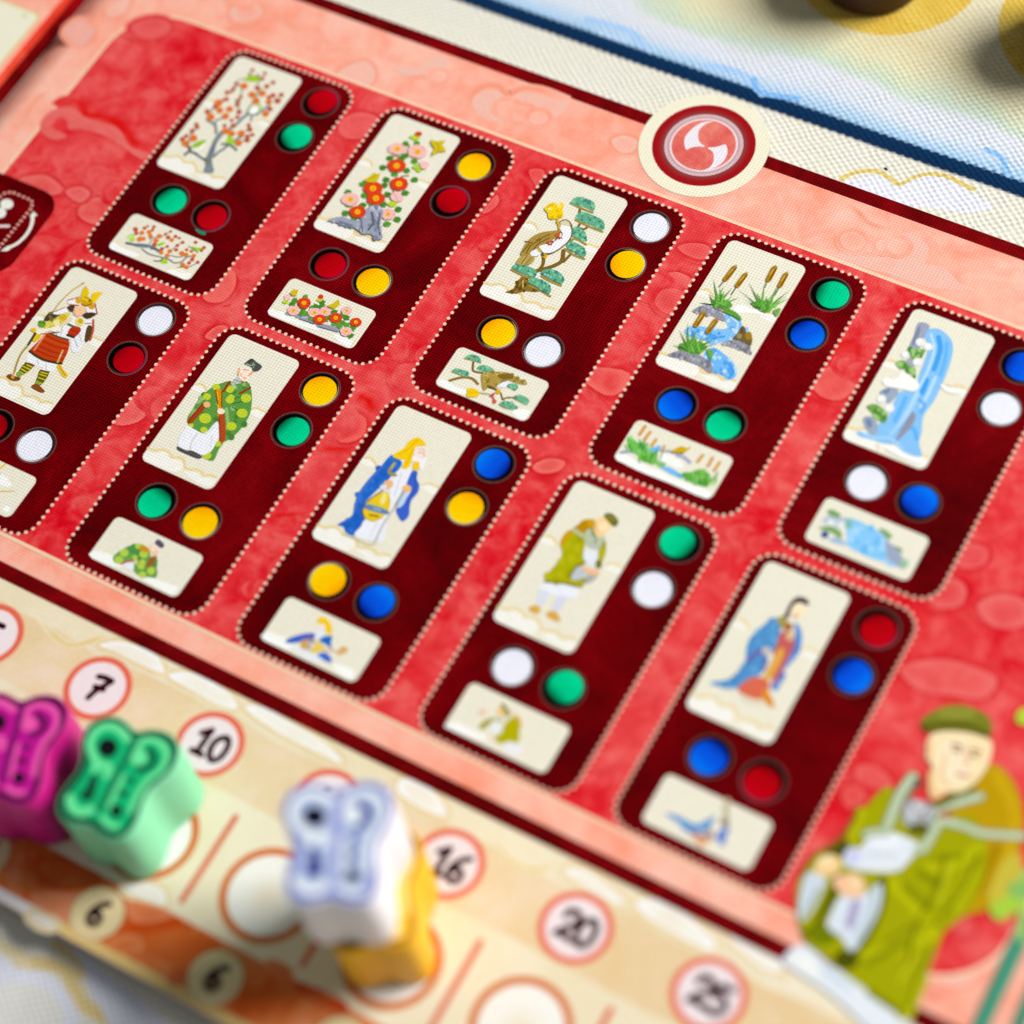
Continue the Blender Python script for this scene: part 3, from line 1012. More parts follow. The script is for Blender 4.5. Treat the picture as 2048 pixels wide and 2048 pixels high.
7c8296 e 0 -850 -1454 21 10 15 -25
7c8296 e 0 -908 -1254 29 13 20 -33
7c8296 e 0 -1063 -1675 21 10 15 -25
b0b5c6 e 0 -875 -1670 27 12 19 -31
b0b5c6 e 0 -654 -1568 28 13 20 -33
b0b5c6 e 0 -680 -1524 28 13 20 -32
b0b5c6 e 0 -1310 -1700 19 9 14 -22
b0b5c6 e 0 -979 -1614 16 7 11 -19
b0b5c6 e 0 -665 -1589 18 8 13 -21
b0b5c6 e 0 -933 -1324 24 11 17 -28
b0b5c6 e 0 -860 -1335 19 9 13 -22
b0b5c6 e 0 -952 -1666 19 9 13 -21
b0b5c6 e 0 -670 -1545 29 13 20 -33
b0b5c6 e 0 -818 -1371 21 9 15 -24
b0b5c6 e 0 -956 -1458 20 9 14 -23
5a5e6a l 31 -915 -1356 -806 -1490 -802 -1625
5a5e6a l 23 -804 -1321 -723 -1497 -615 -1631
6a6e7a l 20 -1237 -1671 -1055 -1664
6a6e7a l 20 -998 -1501 -860 -1682
b02a12 e 0 -1095 -1430 103 47 53 -86
d8401c e 0 -1030 -1444 50 23 26 -42
d8401c e 0 -1043 -1465 50 23 26 -42
d8401c e 0 -1096 -1486 50 23 26 -42
d8401c e 0 -1160 -1446 50 23 26 -42
d8401c e 0 -1159 -1413 50 23 26 -42
d8401c e 0 -1104 -1374 50 23 26 -42
d8401c e 0 -1078 -1374 50 23 26 -42
d8401c e 0 -1095 -1430 65 30 34 -54
f2b416 e 0 -1095 -1430 37 17 23 -38
d89020 e 0 -1089 -1433 15 7 9 -15''',
 'tile_camellia': '''
f4f5f2 s 0 -1309 -3347 -1302 -3266 -1153 -3252 -1003 -3271 -804 -3276 -656 -3262 -524 -3255 -624 -3313 -955 -3347
f4f5f2 s 0 -326 -3293 -252 -3226 -115 -3259 -56 -3232 -58 -3351
eee0b0 l 15 -1320 -3253 -1224 -3264 -1148 -3228
eee0b0 l 14 -56 -3232 2 -3216
9a9eac l 52 -1083 -3253 -1004 -3238
9298a8 l 74 -933 -3227 -806 -3212 -683 -3220
9298a8 l 77 -588 -3231 -457 -3208 -324 -3189
5f6570 l 17 -876 -3255 -672 -3237
5f6570 l 16 -568 -3248 -305 -3218
c0c4d0 l 18 -854 -3212 -794 -3184
4f8f2c s 0 -1081 -3034 -1094 -2971 -1117 -3023 -1102 -3063
4f8f2c s 0 -1085 -3023 -1129 -2976 -1113 -3034 -1081 -3060
4f8f2c s 0 -1116 -3015 -1133 -3077 -1081 -3043 -1078 -3000
4f8f2c s 0 -1113 -3034 -1069 -3081 -1084 -3023 -1117 -2997
4f8f2c e 0 -1099 -3029 37 17 23 -36
5c9c34 s 0 -999 -2944 -934 -2947 -995 -2909 -1034 -2914
5c9c34 s 0 -978 -2932 -991 -2869 -1015 -2920 -1000 -2960
5c9c34 s 0 -982 -2921 -1024 -2873 -1011 -2931 -980 -2958
5c9c34 s 0 -1011 -2932 -966 -2978 -983 -2920 -1015 -2895
5c9c34 e 0 -997 -2926 37 17 23 -36
46842a s 0 -1086 -3118 -1056 -3062 -1117 -3085 -1129 -3125
46842a s 0 -1085 -3118 -1058 -3060 -1117 -3086 -1127 -3127
46842a s 0 -1095 -3122 -1037 -3095 -1108 -3082 -1140 -3106
46842a s 0 -1098 -3121 -1036 -3105 -1105 -3082 -1141 -3100
46842a e 0 -1101 -3102 36 17 23 -36
4f8f2c s 0 -935 -3098 -885 -3139 -909 -3082 -944 -3061
4f8f2c s 0 -930 -3070 -986 -3102 -914 -3110 -884 -3083
4f8f2c s 0 -940 -3082 -937 -3145 -904 -3099 -913 -3057
4f8f2c s 0 -923 -3071 -987 -3080 -921 -3109 -883 -3096
4f8f2c e 0 -922 -3090 36 17 23 -36
5c9c34 s 0 -834 -3040 -784 -3081 -809 -3024 -844 -3003
5c9c34 s 0 -820 -3051 -757 -3042 -823 -3013 -860 -3027
5c9c34 s 0 -839 -3021 -847 -3084 -803 -3044 -806 -3001
5c9c34 s 0 -826 -3048 -763 -3060 -817 -3016 -856 -3016
5c9c34 e 0 -821 -3032 36 17 23 -36
46842a s 0 -748 -2881 -812 -2883 -749 -2918 -711 -2910
46842a s 0 -735 -2892 -784 -2850 -761 -2907 -727 -2929
46842a s 0 -732 -2899 -764 -2843 -765 -2900 -739 -2933
46842a s 0 -732 -2915 -707 -2857 -765 -2884 -773 -2925
46842a e 0 -748 -2899 36 17 23 -36
4f8f2c s 0 -893 -3171 -925 -3116 -925 -3173 -899 -3206
4f8f2c s 0 -892 -3175 -914 -3115 -927 -3169 -906 -3206
4f8f2c s 0 -922 -3154 -962 -3203 -896 -3190 -877 -3153
4f8f2c s 0 -924 -3177 -881 -3225 -895 -3167 -926 -3140
4f8f2c e 0 -909 -3172 36 17 23 -36
5c9c34 s 0 -866 -3141 -845 -3201 -831 -3147 -851 -3110
5c9c34 s 0 -852 -3160 -789 -3170 -845 -3128 -884 -3128
5c9c34 s 0 -845 -3128 -908 -3118 -852 -3160 -813 -3159
5c9c34 s 0 -844 -3164 -783 -3143 -853 -3124 -888 -3145
5c9c34 e 0 -849 -3144 36 17 23 -36
46842a s 0 -798 -3003 -746 -3041 -775 -2985 -811 -2966
46842a s 0 -772 -3011 -739 -2957 -802 -2977 -815 -3017
46842a s 0 -788 -3012 -724 -3012 -785 -2976 -824 -2984
46842a s 0 -777 -2983 -834 -2953 -796 -3006 -758 -3019
46842a e 0 -787 -2994 36 17 23 -36
4f8f2c s 0 -567 -3055 -600 -3109 -537 -3089 -524 -3049
4f8f2c s 0 -570 -3063 -569 -3127 -534 -3081 -542 -3039
4f8f2c s 0 -555 -3089 -491 -3094 -549 -3055 -589 -3059
4f8f2c s 0 -534 -3080 -538 -3016 -570 -3064 -560 -3105
4f8f2c e 0 -552 -3072 36 17 22 -36
5c9c34 s 0 -735 -3157 -795 -3178 -725 -3196 -691 -3175
5c9c34 s 0 -747 -3162 -767 -3222 -713 -3191 -708 -3149
5c9c34 s 0 -734 -3157 -795 -3176 -726 -3196 -691 -3177
5c9c34 s 0 -740 -3188 -684 -3218 -720 -3165 -758 -3151
5c9c34 e 0 -730 -3176 36 17 22 -35
46842a s 0 -527 -2949 -556 -3006 -496 -2982 -485 -2941
46842a s 0 -518 -2945 -576 -2971 -506 -2986 -473 -2962
46842a s 0 -495 -2980 -476 -2919 -529 -2951 -533 -2994
46842a s 0 -526 -2948 -560 -3002 -497 -2983 -483 -2943
46842a e 0 -512 -2965 36 17 22 -36
4f8f2c s 0 -338 -3046 -374 -3098 -310 -3082 -294 -3044
4f8f2c s 0 -319 -3048 -381 -3036 -329 -3080 -290 -3081
4f8f2c s 0 -318 -3049 -380 -3033 -330 -3079 -291 -3082
4f8f2c s 0 -327 -3081 -264 -3087 -321 -3047 -360 -3050
4f8f2c e 0 -324 -3064 36 17 22 -35
5c9c34 s 0 -265 -3078 -222 -3125 -236 -3068 -267 -3042
5c9c34 s 0 -243 -3060 -302 -3037 -258 -3087 -220 -3095
5c9c34 s 0 -243 -3060 -302 -3038 -258 -3087 -220 -3095
5c9c34 s 0 -233 -3079 -243 -3017 -268 -3067 -255 -3107
5c9c34 e 0 -250 -3073 36 17 22 -35
46842a s 0 -320 -2994 -257 -2986 -322 -2956 -359 -2969
46842a s 0 -312 -2964 -368 -2934 -330 -2987 -293 -3000
46842a s 0 -317 -2959 -380 -2949 -325 -2991 -286 -2991
46842a s 0 -305 -2991 -280 -2932 -337 -2960 -345 -3001
46842a e 0 -321 -2975 36 17 22 -36
4f8f2c s 0 -150 -3105 -116 -3051 -179 -3070 -193 -3109
4f8f2c s 0 -154 -3107 -106 -3065 -175 -3068 -199 -3101
4f8f2c s 0 -152 -3079 -201 -3039 -177 -3095 -143 -3116
4f8f2c s 0 -169 -3103 -107 -3115 -159 -3072 -199 -3071
4f8f2c e 0 -164 -3087 36 17 22 -35
5c9c34 s 0 -419 -3103 -413 -3166 -383 -3118 -394 -3077
5c9c34 s 0 -415 -3093 -453 -3143 -388 -3129 -370 -3091
5c9c34 s 0 -418 -3098 -434 -3159 -384 -3124 -382 -3082
5c9c34 s 0 -417 -3095 -444 -3152 -386 -3127 -376 -3086
5c9c34 e 0 -401 -3111 36 17 22 -35
46842a s 0 -129 -3172 -179 -3210 -110 -3211 -83 -3180
46842a s 0 -103 -3192 -129 -3135 -136 -3190 -113 -3225
46842a s 0 -105 -3208 -73 -3153 -134 -3174 -147 -3214
46842a s 0 -135 -3193 -103 -3246 -103 -3190 -129 -3158
46842a e 0 -119 -3191 36 17 22 -35
4f8f2c s 0 -392 -2964 -333 -2986 -378 -2937 -417 -2929
4f8f2c s 0 -380 -2935 -442 -2921 -390 -2966 -351 -2968
4f8f2c s 0 -403 -2946 -386 -3008 -367 -2955 -384 -2916
4f8f2c s 0 -394 -2963 -337 -2990 -376 -2938 -414 -2927
4f8f2c e 0 -385 -2950 36 17 22 -36
5c9c34 s 0 -321 -3106 -381 -3086 -335 -3134 -296 -3140
5c9c34 s 0 -312 -3118 -346 -3065 -343 -3122 -316 -3153
5c9c34 s 0 -338 -3100 -388 -3140 -318 -3140 -292 -3108
5c9c34 s 0 -339 -3101 -386 -3143 -317 -3139 -293 -3107
5c9c34 e 0 -328 -3120 36 17 22 -35
46842a s 0 -693 -2971 -682 -2909 -728 -2947 -728 -2989
46842a s 0 -703 -2946 -763 -2922 -719 -2972 -680 -2981
46842a s 0 -696 -2955 -737 -2906 -726 -2963 -695 -2991
46842a s 0 -693 -2971 -682 -2908 -729 -2947 -728 -2990
46842a e 0 -711 -2959 36 17 23 -36
4f8f2c s 0 -564 -3123 -503 -3138 -553 -3093 -593 -3090
4f8f2c s 0 -551 -3095 -609 -3070 -567 -3121 -528 -3130
4f8f2c s 0 -557 -3090 -620 -3087 -561 -3125 -522 -3120
4f8f2c s 0 -572 -3090 -611 -3141 -545 -3126 -528 -3088
4f8f2c e 0 -559 -3108 36 17 22 -35
b4d42c e 0 -1196 -3101 40 18 19 -29
c4c82c e 0 -794 -2882 38 18 15 -24
f0c0bc s 0 -1263 -3027 -1236 -2984 -1173 -2997 -1156 -3039 -1218 -3073
d43c1c e 0 -807 -2830 33 15 20 -32
e09a98 e 0 -1024 -3176 76 35 42 -66
efb9b4 e 0 -974 -3179 37 17 20 -32
efb9b4 e 0 -984 -3202 37 17 20 -32
efb9b4 e 0 -1015 -3219 37 17 20 -32
efb9b4 e 0 -1074 -3178 37 17 20 -32
efb9b4 e 0 -1068 -3154 37 17 20 -32
efb9b4 e 0 -1023 -3133 37 17 20 -32
efb9b4 e 0 -981 -3155 37 17 20 -32
efb9b4 e 0 -1024 -3176 48 22 27 -42
f2b416 e 0 -1024 -3176 27 13 17 -27
d89020 e 0 -1020 -3178 11 5 7 -11
e09a98 e 0 -372 -2878 64 30 35 -57
efb9b4 e 0 -333 -2863 31 14 17 -27
efb9b4 e 0 -346 -2909 31 14 17 -27
efb9b4 e 0 -380 -2915 31 14 17 -27
efb9b4 e 0 -412 -2890 31 14 17 -27
efb9b4 e 0 -413 -2869 31 14 17 -27
efb9b4 e 0 -362 -2842 31 14 17 -27
efb9b4 e 0 -346 -2849 31 14 17 -27
efb9b4 e 0 -372 -2878 41 19 22 -36
f2b416 e 0 -372 -2878 23 11 14 -23
d89020 e 0 -367 -2881 9 4 6 -9
e09a98 e 0 -748 -3086 75 35 42 -66
efb9b4 e 0 -703 -3068 36 17 20 -32
efb9b4 e 0 -702 -3105 36 17 20 -32
efb9b4 e 0 -754 -3129 36 17 20 -32
efb9b4 e 0 -791 -3108 37 17 20 -32
efb9b4 e 0 -794 -3068 37 17 20 -32
efb9b4 e 0 -737 -3044 37 17 20 -32
efb9b4 e 0 -715 -3054 36 17 20 -32
efb9b4 e 0 -748 -3086 48 22 26 -42
f2b416 e 0 -748 -3086 27 13 17 -27
d89020 e 0 -744 -3089 11 5 7 -11
e09a98 e 0 -631 -3016 72 33 40 -63
efb9b4 e 0 -586 -3005 35 16 19 -30
efb9b4 e 0 -588 -3032 35 16 19 -30
efb9b4 e 0 -655 -3051 35 16 19 -30
efb9b4 e 0 -663 -3046 35 16 19 -30
efb9b4 e 0 -661 -2983 35 16 19 -30
efb9b4 e 0 -649 -2977 35 16 19 -30
efb9b4 e 0 -591 -2994 35 16 19 -30
efb9b4 e 0 -631 -3016 45 21 25 -40
f2b416 e 0 -631 -3016 26 12 16 -25
d89020 e 0 -627 -3018 11 5 6 -10
b02a12 e 0 -957 -3013 83 38 46 -73
d8401c e 0 -908 -3035 40 19 22 -35
d8401c e 0 -924 -3051 40 19 22 -35
d8401c e 0 -947 -3059 40 19 22 -35
d8401c e 0 -1011 -3015 40 19 22 -35
d8401c e 0 -1010 -3002 40 19 22 -35
d8401c e 0 -966 -2965 40 19 22 -35
d8401c e 0 -936 -2969 40 19 22 -35
d8401c e 0 -957 -3013 52 24 29 -46
f2b416 e 0 -957 -3013 30 14 19 -29
d89020 e 0 -952 -3015 12 6 7 -12
b02a12 e 0 -625 -3150 75 35 41 -66
d8401c e 0 -577 -3139 36 17 20 -32
d8401c e 0 -587 -3178 36 17 20 -32
d8401c e 0 -637 -3191 36 17 20 -32
d8401c e 0 -674 -3158 36 17 20 -32
d8401c e 0 -675 -3148 36 17 20 -32
d8401c e 0 -630 -3107 36 17 20 -32
d8401c e 0 -591 -3118 36 17 20 -32
d8401c e 0 -625 -3150 47 22 26 -41
f2b416 e 0 -625 -3150 27 13 17 -27
d89020 e 0 -621 -3152 11 5 7 -11
b02a12 e 0 -442 -3037 75 35 41 -66
d8401c e 0 -396 -3023 36 17 20 -32
d8401c e 0 -412 -3072 36 17 20 -32
d8401c e 0 -444 -3080 36 17 20 -32
d8401c e 0 -478 -3067 36 17 20 -32
d8401c e 0 -488 -3020 36 17 20 -32
d8401c e 0 -457 -2996 36 17 20 -32
d8401c e 0 -430 -2996 36 17 20 -32
d8401c e 0 -442 -3037 47 22 26 -42
f2b416 e 0 -442 -3037 27 12 17 -27
d89020 e 0 -438 -3040 11 5 7 -11
b02a12 e 0 -162 -2983 68 31 37 -59
d8401c e 0 -117 -2988 33 15 18 -29
d8401c e 0 -129 -3009 33 15 18 -29
d8401c e 0 -180 -3018 33 15 18 -29
d8401c e 0 -194 -3009 33 15 18 -29
d8401c e 0 -205 -2972 33 15 18 -29
d8401c e 0 -164 -2944 33 15 18 -29
d8401c e 0 -123 -2964 33 15 18 -29
d8401c e 0 -162 -2983 43 20 23 -38
f2b416 e 0 -162 -2983 24 11 15 -24
d89020 e 0 -157 -2985 10 5 6 -10
e09a98 e 0 -203 -3165 71 33 39 -62
efb9b4 e 0 -157 -3157 34 16 19 -30
efb9b4 e 0 -195 -3205 34 16 19 -30
efb9b4 e 0 -211 -3205 34 16 19 -30
efb9b4 e 0 -249 -3173 34 16 19 -30
efb9b4 e 0 -245 -3147 34 16 19 -30
efb9b4 e 0 -191 -3126 34 16 19 -30
efb9b4 e 0 -175 -3133 34 16 19 -30
efb9b4 e 0 -203 -3165 45 21 24 -39
f2b416 e 0 -203 -3165 25 12 16 -25
d89020 e 0 -199 -3167 10 5 6 -10
cfb817 p 0 -1219 -2957 -1200 -2870 -1181 -2884 -1145 -2860 -1107 -2955 -1159 -2981
cfb817 p 0 -661 -2930 -599 -2858 -570 -2764 -499 -2839 -539 -2929''',
 'card_eagle_pine': '''
7a5f22 l 37 -997 -110 -954 -212
7a5f22 l 35 -867 -324 -868 -414
7a5f22 l 35 -751 -331 -774 -401 -868 -414
7a5f22 l 59 -853 -826 -794 -977 -844 -1088 -937 -1190 -1019 -1265
7a5f22 l 39 -740 -848 -764 -985
7a5f22 l 47 -1052 -1006 -989 -1140 -1000 -1256
7a5f22 l 34 -839 -625 -842 -732
8a6c2a s 0 -1142 -1402 -1069 -1398 -997 -1482 -855 -1490 -786 -1502 -871 -1573 -997 -1614 -1075 -1696 -1222 -1735 -1155 -1643 -1159 -1527
5f4816 e 0 -871 -1517 22 10 14 -26
5f4816 e 0 -1127 -1593 21 10 14 -25
5f4816 e 0 -1070 -1421 19 9 13 -22
5f4816 e 0 -1072 -1605 26 12 17 -30
5f4816 e 0 -1115 -1477 14 7 10 -17
5f4816 e 0 -1156 -1533 24 11 16 -29
5f4816 e 0 -1036 -1536 17 8 11 -20
5f4816 e 0 -1142 -1693 23 11 16 -27
5f4816 e 0 -896 -1546 18 8 12 -21
5f4816 e 0 -1044 -1517 25 11 16 -29
5f4816 e 0 -1008 -1611 18 8 12 -21
5f4816 e 0 -1064 -1551 25 11 16 -29
c0a45a l 22 -1102 -1472 -1050 -1565
5f4816 l 17 -1152 -1495 -1116 -1625 -1172 -1702
a08a3c l 33 -1150 -96 -996 -113 -806 -115
a08a3c l 32 -952 -317 -747 -337 -534 -340
a08a3c l 32 -868 -639 -784 -589 -633 -613
a08a3c l 32 -846 -793 -700 -830 -538 -832
a08a3c l 32 -1326 -1387 -1141 -1405 -995 -1396
a08a3c l 32 -912 -1311 -795 -1331 -607 -1334
a08a3c l 31 -989 -1508 -815 -1518 -651 -1544
5fa884 s 0 -1143 -86 -1152 -13 -1094 43 -1000 56 -883 48 -821 -15 -808 -88 -900 -81 -1011 -86 -1098 -111
3d7f78 e 0 -859 -48 14 7 9 -17
3d7f78 e 0 -1056 -73 14 6 9 -17
3d7f78 e 0 -928 39 15 7 10 -18
3d7f78 e 0 -1012 7 17 8 12 -21
3d7f78 e 0 -982 29 19 9 13 -23
3d7f78 e 0 -938 -9 11 5 8 -14
3d7f78 e 0 -994 -71 19 9 13 -23
3d7f78 e 0 -894 -9 11 5 7 -13
3d7f78 e 0 -936 11 18 8 12 -22
7cc49c e 0 -849 -25 19 8 12 -23
7cc49c e 0 -872 -6 13 6 9 -16
7cc49c e 0 -1124 -54 21 9 14 -25
7cc49c e 0 -1036 15 14 7 10 -17
7cc49c e 0 -994 -76 19 9 13 -23
7cc49c e 0 -1038 47 17 8 11 -20
7cc49c e 0 -1129 -3 12 5 8 -14
5fa884 s 0 -969 -280 -971 -204 -898 -153 -786 -151 -670 -158 -587 -196 -531 -293 -593 -322 -701 -308 -801 -308 -901 -309
3d7f78 e 0 -779 -237 16 7 11 -20
3d7f78 e 0 -563 -278 11 5 7 -13
3d7f78 e 0 -879 -275 11 5 7 -13
3d7f78 e 0 -875 -278 15 7 10 -18
3d7f78 e 0 -899 -225 13 6 8 -15
3d7f78 e 0 -813 -204 11 5 7 -13
3d7f78 e 0 -646 -210 16 7 11 -20
3d7f78 e 0 -738 -174 16 7 10 -19
3d7f78 e 0 -592 -274 15 7 10 -18
7cc49c e 0 -727 -223 13 6 9 -16
7cc49c e 0 -628 -279 16 7 11 -19
7cc49c e 0 -804 -183 11 5 7 -14
7cc49c e 0 -803 -290 12 5 8 -14
7cc49c e 0 -924 -178 21 10 14 -25
7cc49c e 0 -638 -304 17 8 11 -21
7cc49c e 0 -954 -280 16 7 11 -19
5fa884 s 0 -914 -465 -884 -407 -804 -415 -721 -452 -654 -548 -689 -579 -792 -574 -860 -575
3d7f78 e 0 -661 -553 11 5 7 -13
3d7f78 e 0 -732 -513 13 6 9 -16
3d7f78 e 0 -762 -510 16 7 10 -19
3d7f78 e 0 -861 -509 14 6 9 -17
3d7f78 e 0 -829 -452 11 5 7 -13
3d7f78 e 0 -881 -527 13 6 9 -16
3d7f78 e 0 -781 -507 13 6 8 -15
3d7f78 e 0 -897 -498 12 5 8 -14
3d7f78 e 0 -689 -526 17 8 11 -20
7cc49c e 0 -893 -442 17 8 12 -21
7cc49c e 0 -813 -532 20 9 13 -24
7cc49c e 0 -711 -570 18 8 12 -21
7cc49c e 0 -799 -449 13 6 9 -16
7cc49c e 0 -722 -485 20 9 13 -24
7cc49c e 0 -692 -570 17 8 11 -20
7cc49c e 0 -745 -504 14 6 9 -16
5fa884 s 0 -857 -738 -857 -661 -752 -646 -624 -676 -547 -759 -571 -818 -684 -793 -783 -794
3d7f78 e 0 -765 -776 14 6 9 -16
3d7f78 e 0 -667 -755 11 5 7 -13
3d7f78 e 0 -799 -702 19 9 13 -23
3d7f78 e 0 -696 -772 12 5 8 -14
3d7f78 e 0 -672 -790 16 8 11 -20
3d7f78 e 0 -712 -681 11 5 7 -13
3d7f78 e 0 -624 -691 17 8 11 -20
3d7f78 e 0 -591 -745 19 9 12 -22
3d7f78 e 0 -831 -712 19 9 13 -23
7cc49c e 0 -696 -709 16 7 11 -19
7cc49c e 0 -836 -707 15 7 10 -18
7cc49c e 0 -781 -757 11 5 8 -14
7cc49c e 0 -725 -749 18 8 12 -22
7cc49c e 0 -629 -727 17 8 11 -21
7cc49c e 0 -730 -768 17 8 11 -21
7cc49c e 0 -805 -662 16 7 10 -19
5fa884 s 0 -1333 -1358 -1318 -1292 -1203 -1251 -1066 -1249 -1002 -1279 -979 -1359 -1082 -1375 -1208 -1374
3d7f78 e 0 -1279 -1297 14 6 9 -16
3d7f78 e 0 -1307 -1301 14 6 9 -17
3d7f78 e 0 -1005 -1327 17 8 11 -20
3d7f78 e 0 -1260 -1304 11 5 8 -13
3d7f78 e 0 -1031 -1340 18 8 12 -21
3d7f78 e 0 -1271 -1339 16 7 11 -19
3d7f78 e 0 -1055 -1362 18 8 12 -21
3d7f78 e 0 -1108 -1309 12 6 8 -14
3d7f78 e 0 -1209 -1262 19 9 13 -22
7cc49c e 0 -1062 -1362 13 6 9 -15
7cc49c e 0 -1076 -1343 18 8 12 -22
7cc49c e 0 -1094 -1288 14 6 9 -17
7cc49c e 0 -1048 -1356 13 6 8 -15
7cc49c e 0 -1231 -1320 16 8 11 -19
7cc49c e 0 -1039 -1347 21 9 14 -24
7cc49c e 0 -1299 -1315 16 7 11 -19
5fa884 s 0 -945 -1268 -920 -1197 -832 -1154 -699 -1169 -616 -1233 -610 -1307 -710 -1306 -825 -1300
3d7f78 e 0 -716 -1290 17 8 11 -21
3d7f78 e 0 -628 -1248 19 9 12 -22
3d7f78 e 0 -638 -1230 18 8 12 -22
3d7f78 e 0 -881 -1248 19 9 12 -22
3d7f78 e 0 -787 -1165 10 5 7 -12
3d7f78 e 0 -762 -1173 19 9 12 -22
3d7f78 e 0 -854 -1206 12 5 8 -14
3d7f78 e 0 -920 -1271 16 7 10 -19
3d7f78 e 0 -844 -1238 18 8 12 -21
7cc49c e 0 -659 -1236 11 5 8 -14
7cc49c e 0 -840 -1266 17 8 11 -20
7cc49c e 0 -684 -1216 19 9 12 -22
7cc49c e 0 -882 -1268 16 7 10 -18
7cc49c e 0 -764 -1228 13 6 8 -15
7cc49c e 0 -816 -1178 19 9 13 -23
7cc49c e 0 -792 -1278 15 7 10 -18
5fa884 s 0 -1027 -1467 -1004 -1380 -901 -1365 -769 -1377 -699 -1432 -680 -1514 -780 -1513 -918 -1489
3d7f78 e 0 -738 -1490 15 7 10 -17
3d7f78 e 0 -818 -1428 17 8 11 -20
3d7f78 e 0 -807 -1407 15 7 10 -18
3d7f78 e 0 -765 -1509 13 6 9 -16
3d7f78 e 0 -782 -1404 11 5 7 -13
3d7f78 e 0 -873 -1376 16 7 11 -19
3d7f78 e 0 -745 -1406 16 7 11 -19
3d7f78 e 0 -766 -1499 19 9 13 -22
3d7f78 e 0 -856 -1398 16 7 10 -18
7cc49c e 0 -808 -1432 17 8 11 -20
7cc49c e 0 -983 -1407 17 8 11 -20
7cc49c e 0 -772 -1393 19 9 13 -22
7cc49c e 0 -900 -1454 16 7 11 -19
7cc49c e 0 -820 -1498 11 5 8 -13
7cc49c e 0 -901 -1438 18 9 12 -22
7cc49c e 0 -792 -1447 11 5 8 -13
b39a50 s 0 -1308 -1109 -1203 -1061 -1130 -1102 -1147 -1216 -1318 -1280
6f5a22 l 11 -1242 -1093 -1255 -1248
6f5a22 l 11 -1178 -1094 -1192 -1226
a8883e s 0 -1359 -909 -1334 -795 -1249 -678 -1092 -576 -1053 -521 -1025 -628 -1062 -720 -1118 -821 -1175 -921 -1205 -1025 -1240 -1096 -1333 -1128 -1355 -1026
5f4a1c l 15 -1275 -1079 -1282 -933 -1209 -795
5f4a1c l 15 -1328 -1074 -1315 -919
5f4a1c l 15 -1222 -995 -1205 -868 -1122 -725
5f4a1c l 15 -1262 -834 -1148 -677
5f4a1c l 15 -1386 -906 -1292 -893
eceef2 s 0 -1100 -460 -1009 -430 -932 -474 -880 -569 -875 -672 -909 -792 -968 -911 -1061 -969 -1145 -930 -1177 -900 -1080 -799 -987 -696 -986 -603 -1065 -534
d8cfa8 s 0 -1118 -438 -1063 -379 -979 -405 -995 -457 -1088 -470
7d6832 l 19 -1127 -434 -1067 -372 -974 -403 -906 -492 -863 -622 -886 -766 -962 -921 -1059 -995
b39228 l 27 -1159 -456 -1117 -452 -1075 -539
b03a28 l 21 -1030 -586 -1068 -663 -968 -662
b03a28 l 21 -1022 -634 -1028 -712
b03a28 l 21 -1055 -754 -1115 -815 -1040 -815
b03a28 l 21 -1038 -762 -1072 -837
e8eaf0 s 0 -1230 -1036 -1190 -962 -1097 -1012 -1144 -1066 -1200 -1077
d6a514 e 0 -1031 -1011 30 14 20 -35
cda320 e 0 -1141 -955 24 11 16 -28
5f4a1c l 25 -1085 -992 -1049 -1012
d9b030 l 22 -1180 -406 -1137 -462 -1070 -536
efcb12 s 0 -1420 -333 -1415 -270 -1370 -191 -1290 -198 -1268 -145 -1214 -163 -1182 -255 -1122 -337 -1161 -385 -1231 -440 -1293 -442 -1346 -375
d6ab06 e 0 -1356 -234 13 6 9 -16
d6ab06 e 0 -1249 -422 21 10 14 -26
d6ab06 e 0 -1259 -210 19 8 12 -22
d6ab06 e 0 -1382 -251 14 6 9 -17
d6ab06 e 0 -1163 -348 21 10 14 -26
d6ab06 e 0 -1383 -294 20 9 13 -23
d6ab06 e 0 -1179 -371 22 10 15 -27
d6ab06 e 0 -1242 -291 15 7 10 -18
f8ec9a e 0 -1353 -300 26 12 11 -19
f6e060 e 0 -1260 -207 26 12 18 -32''',
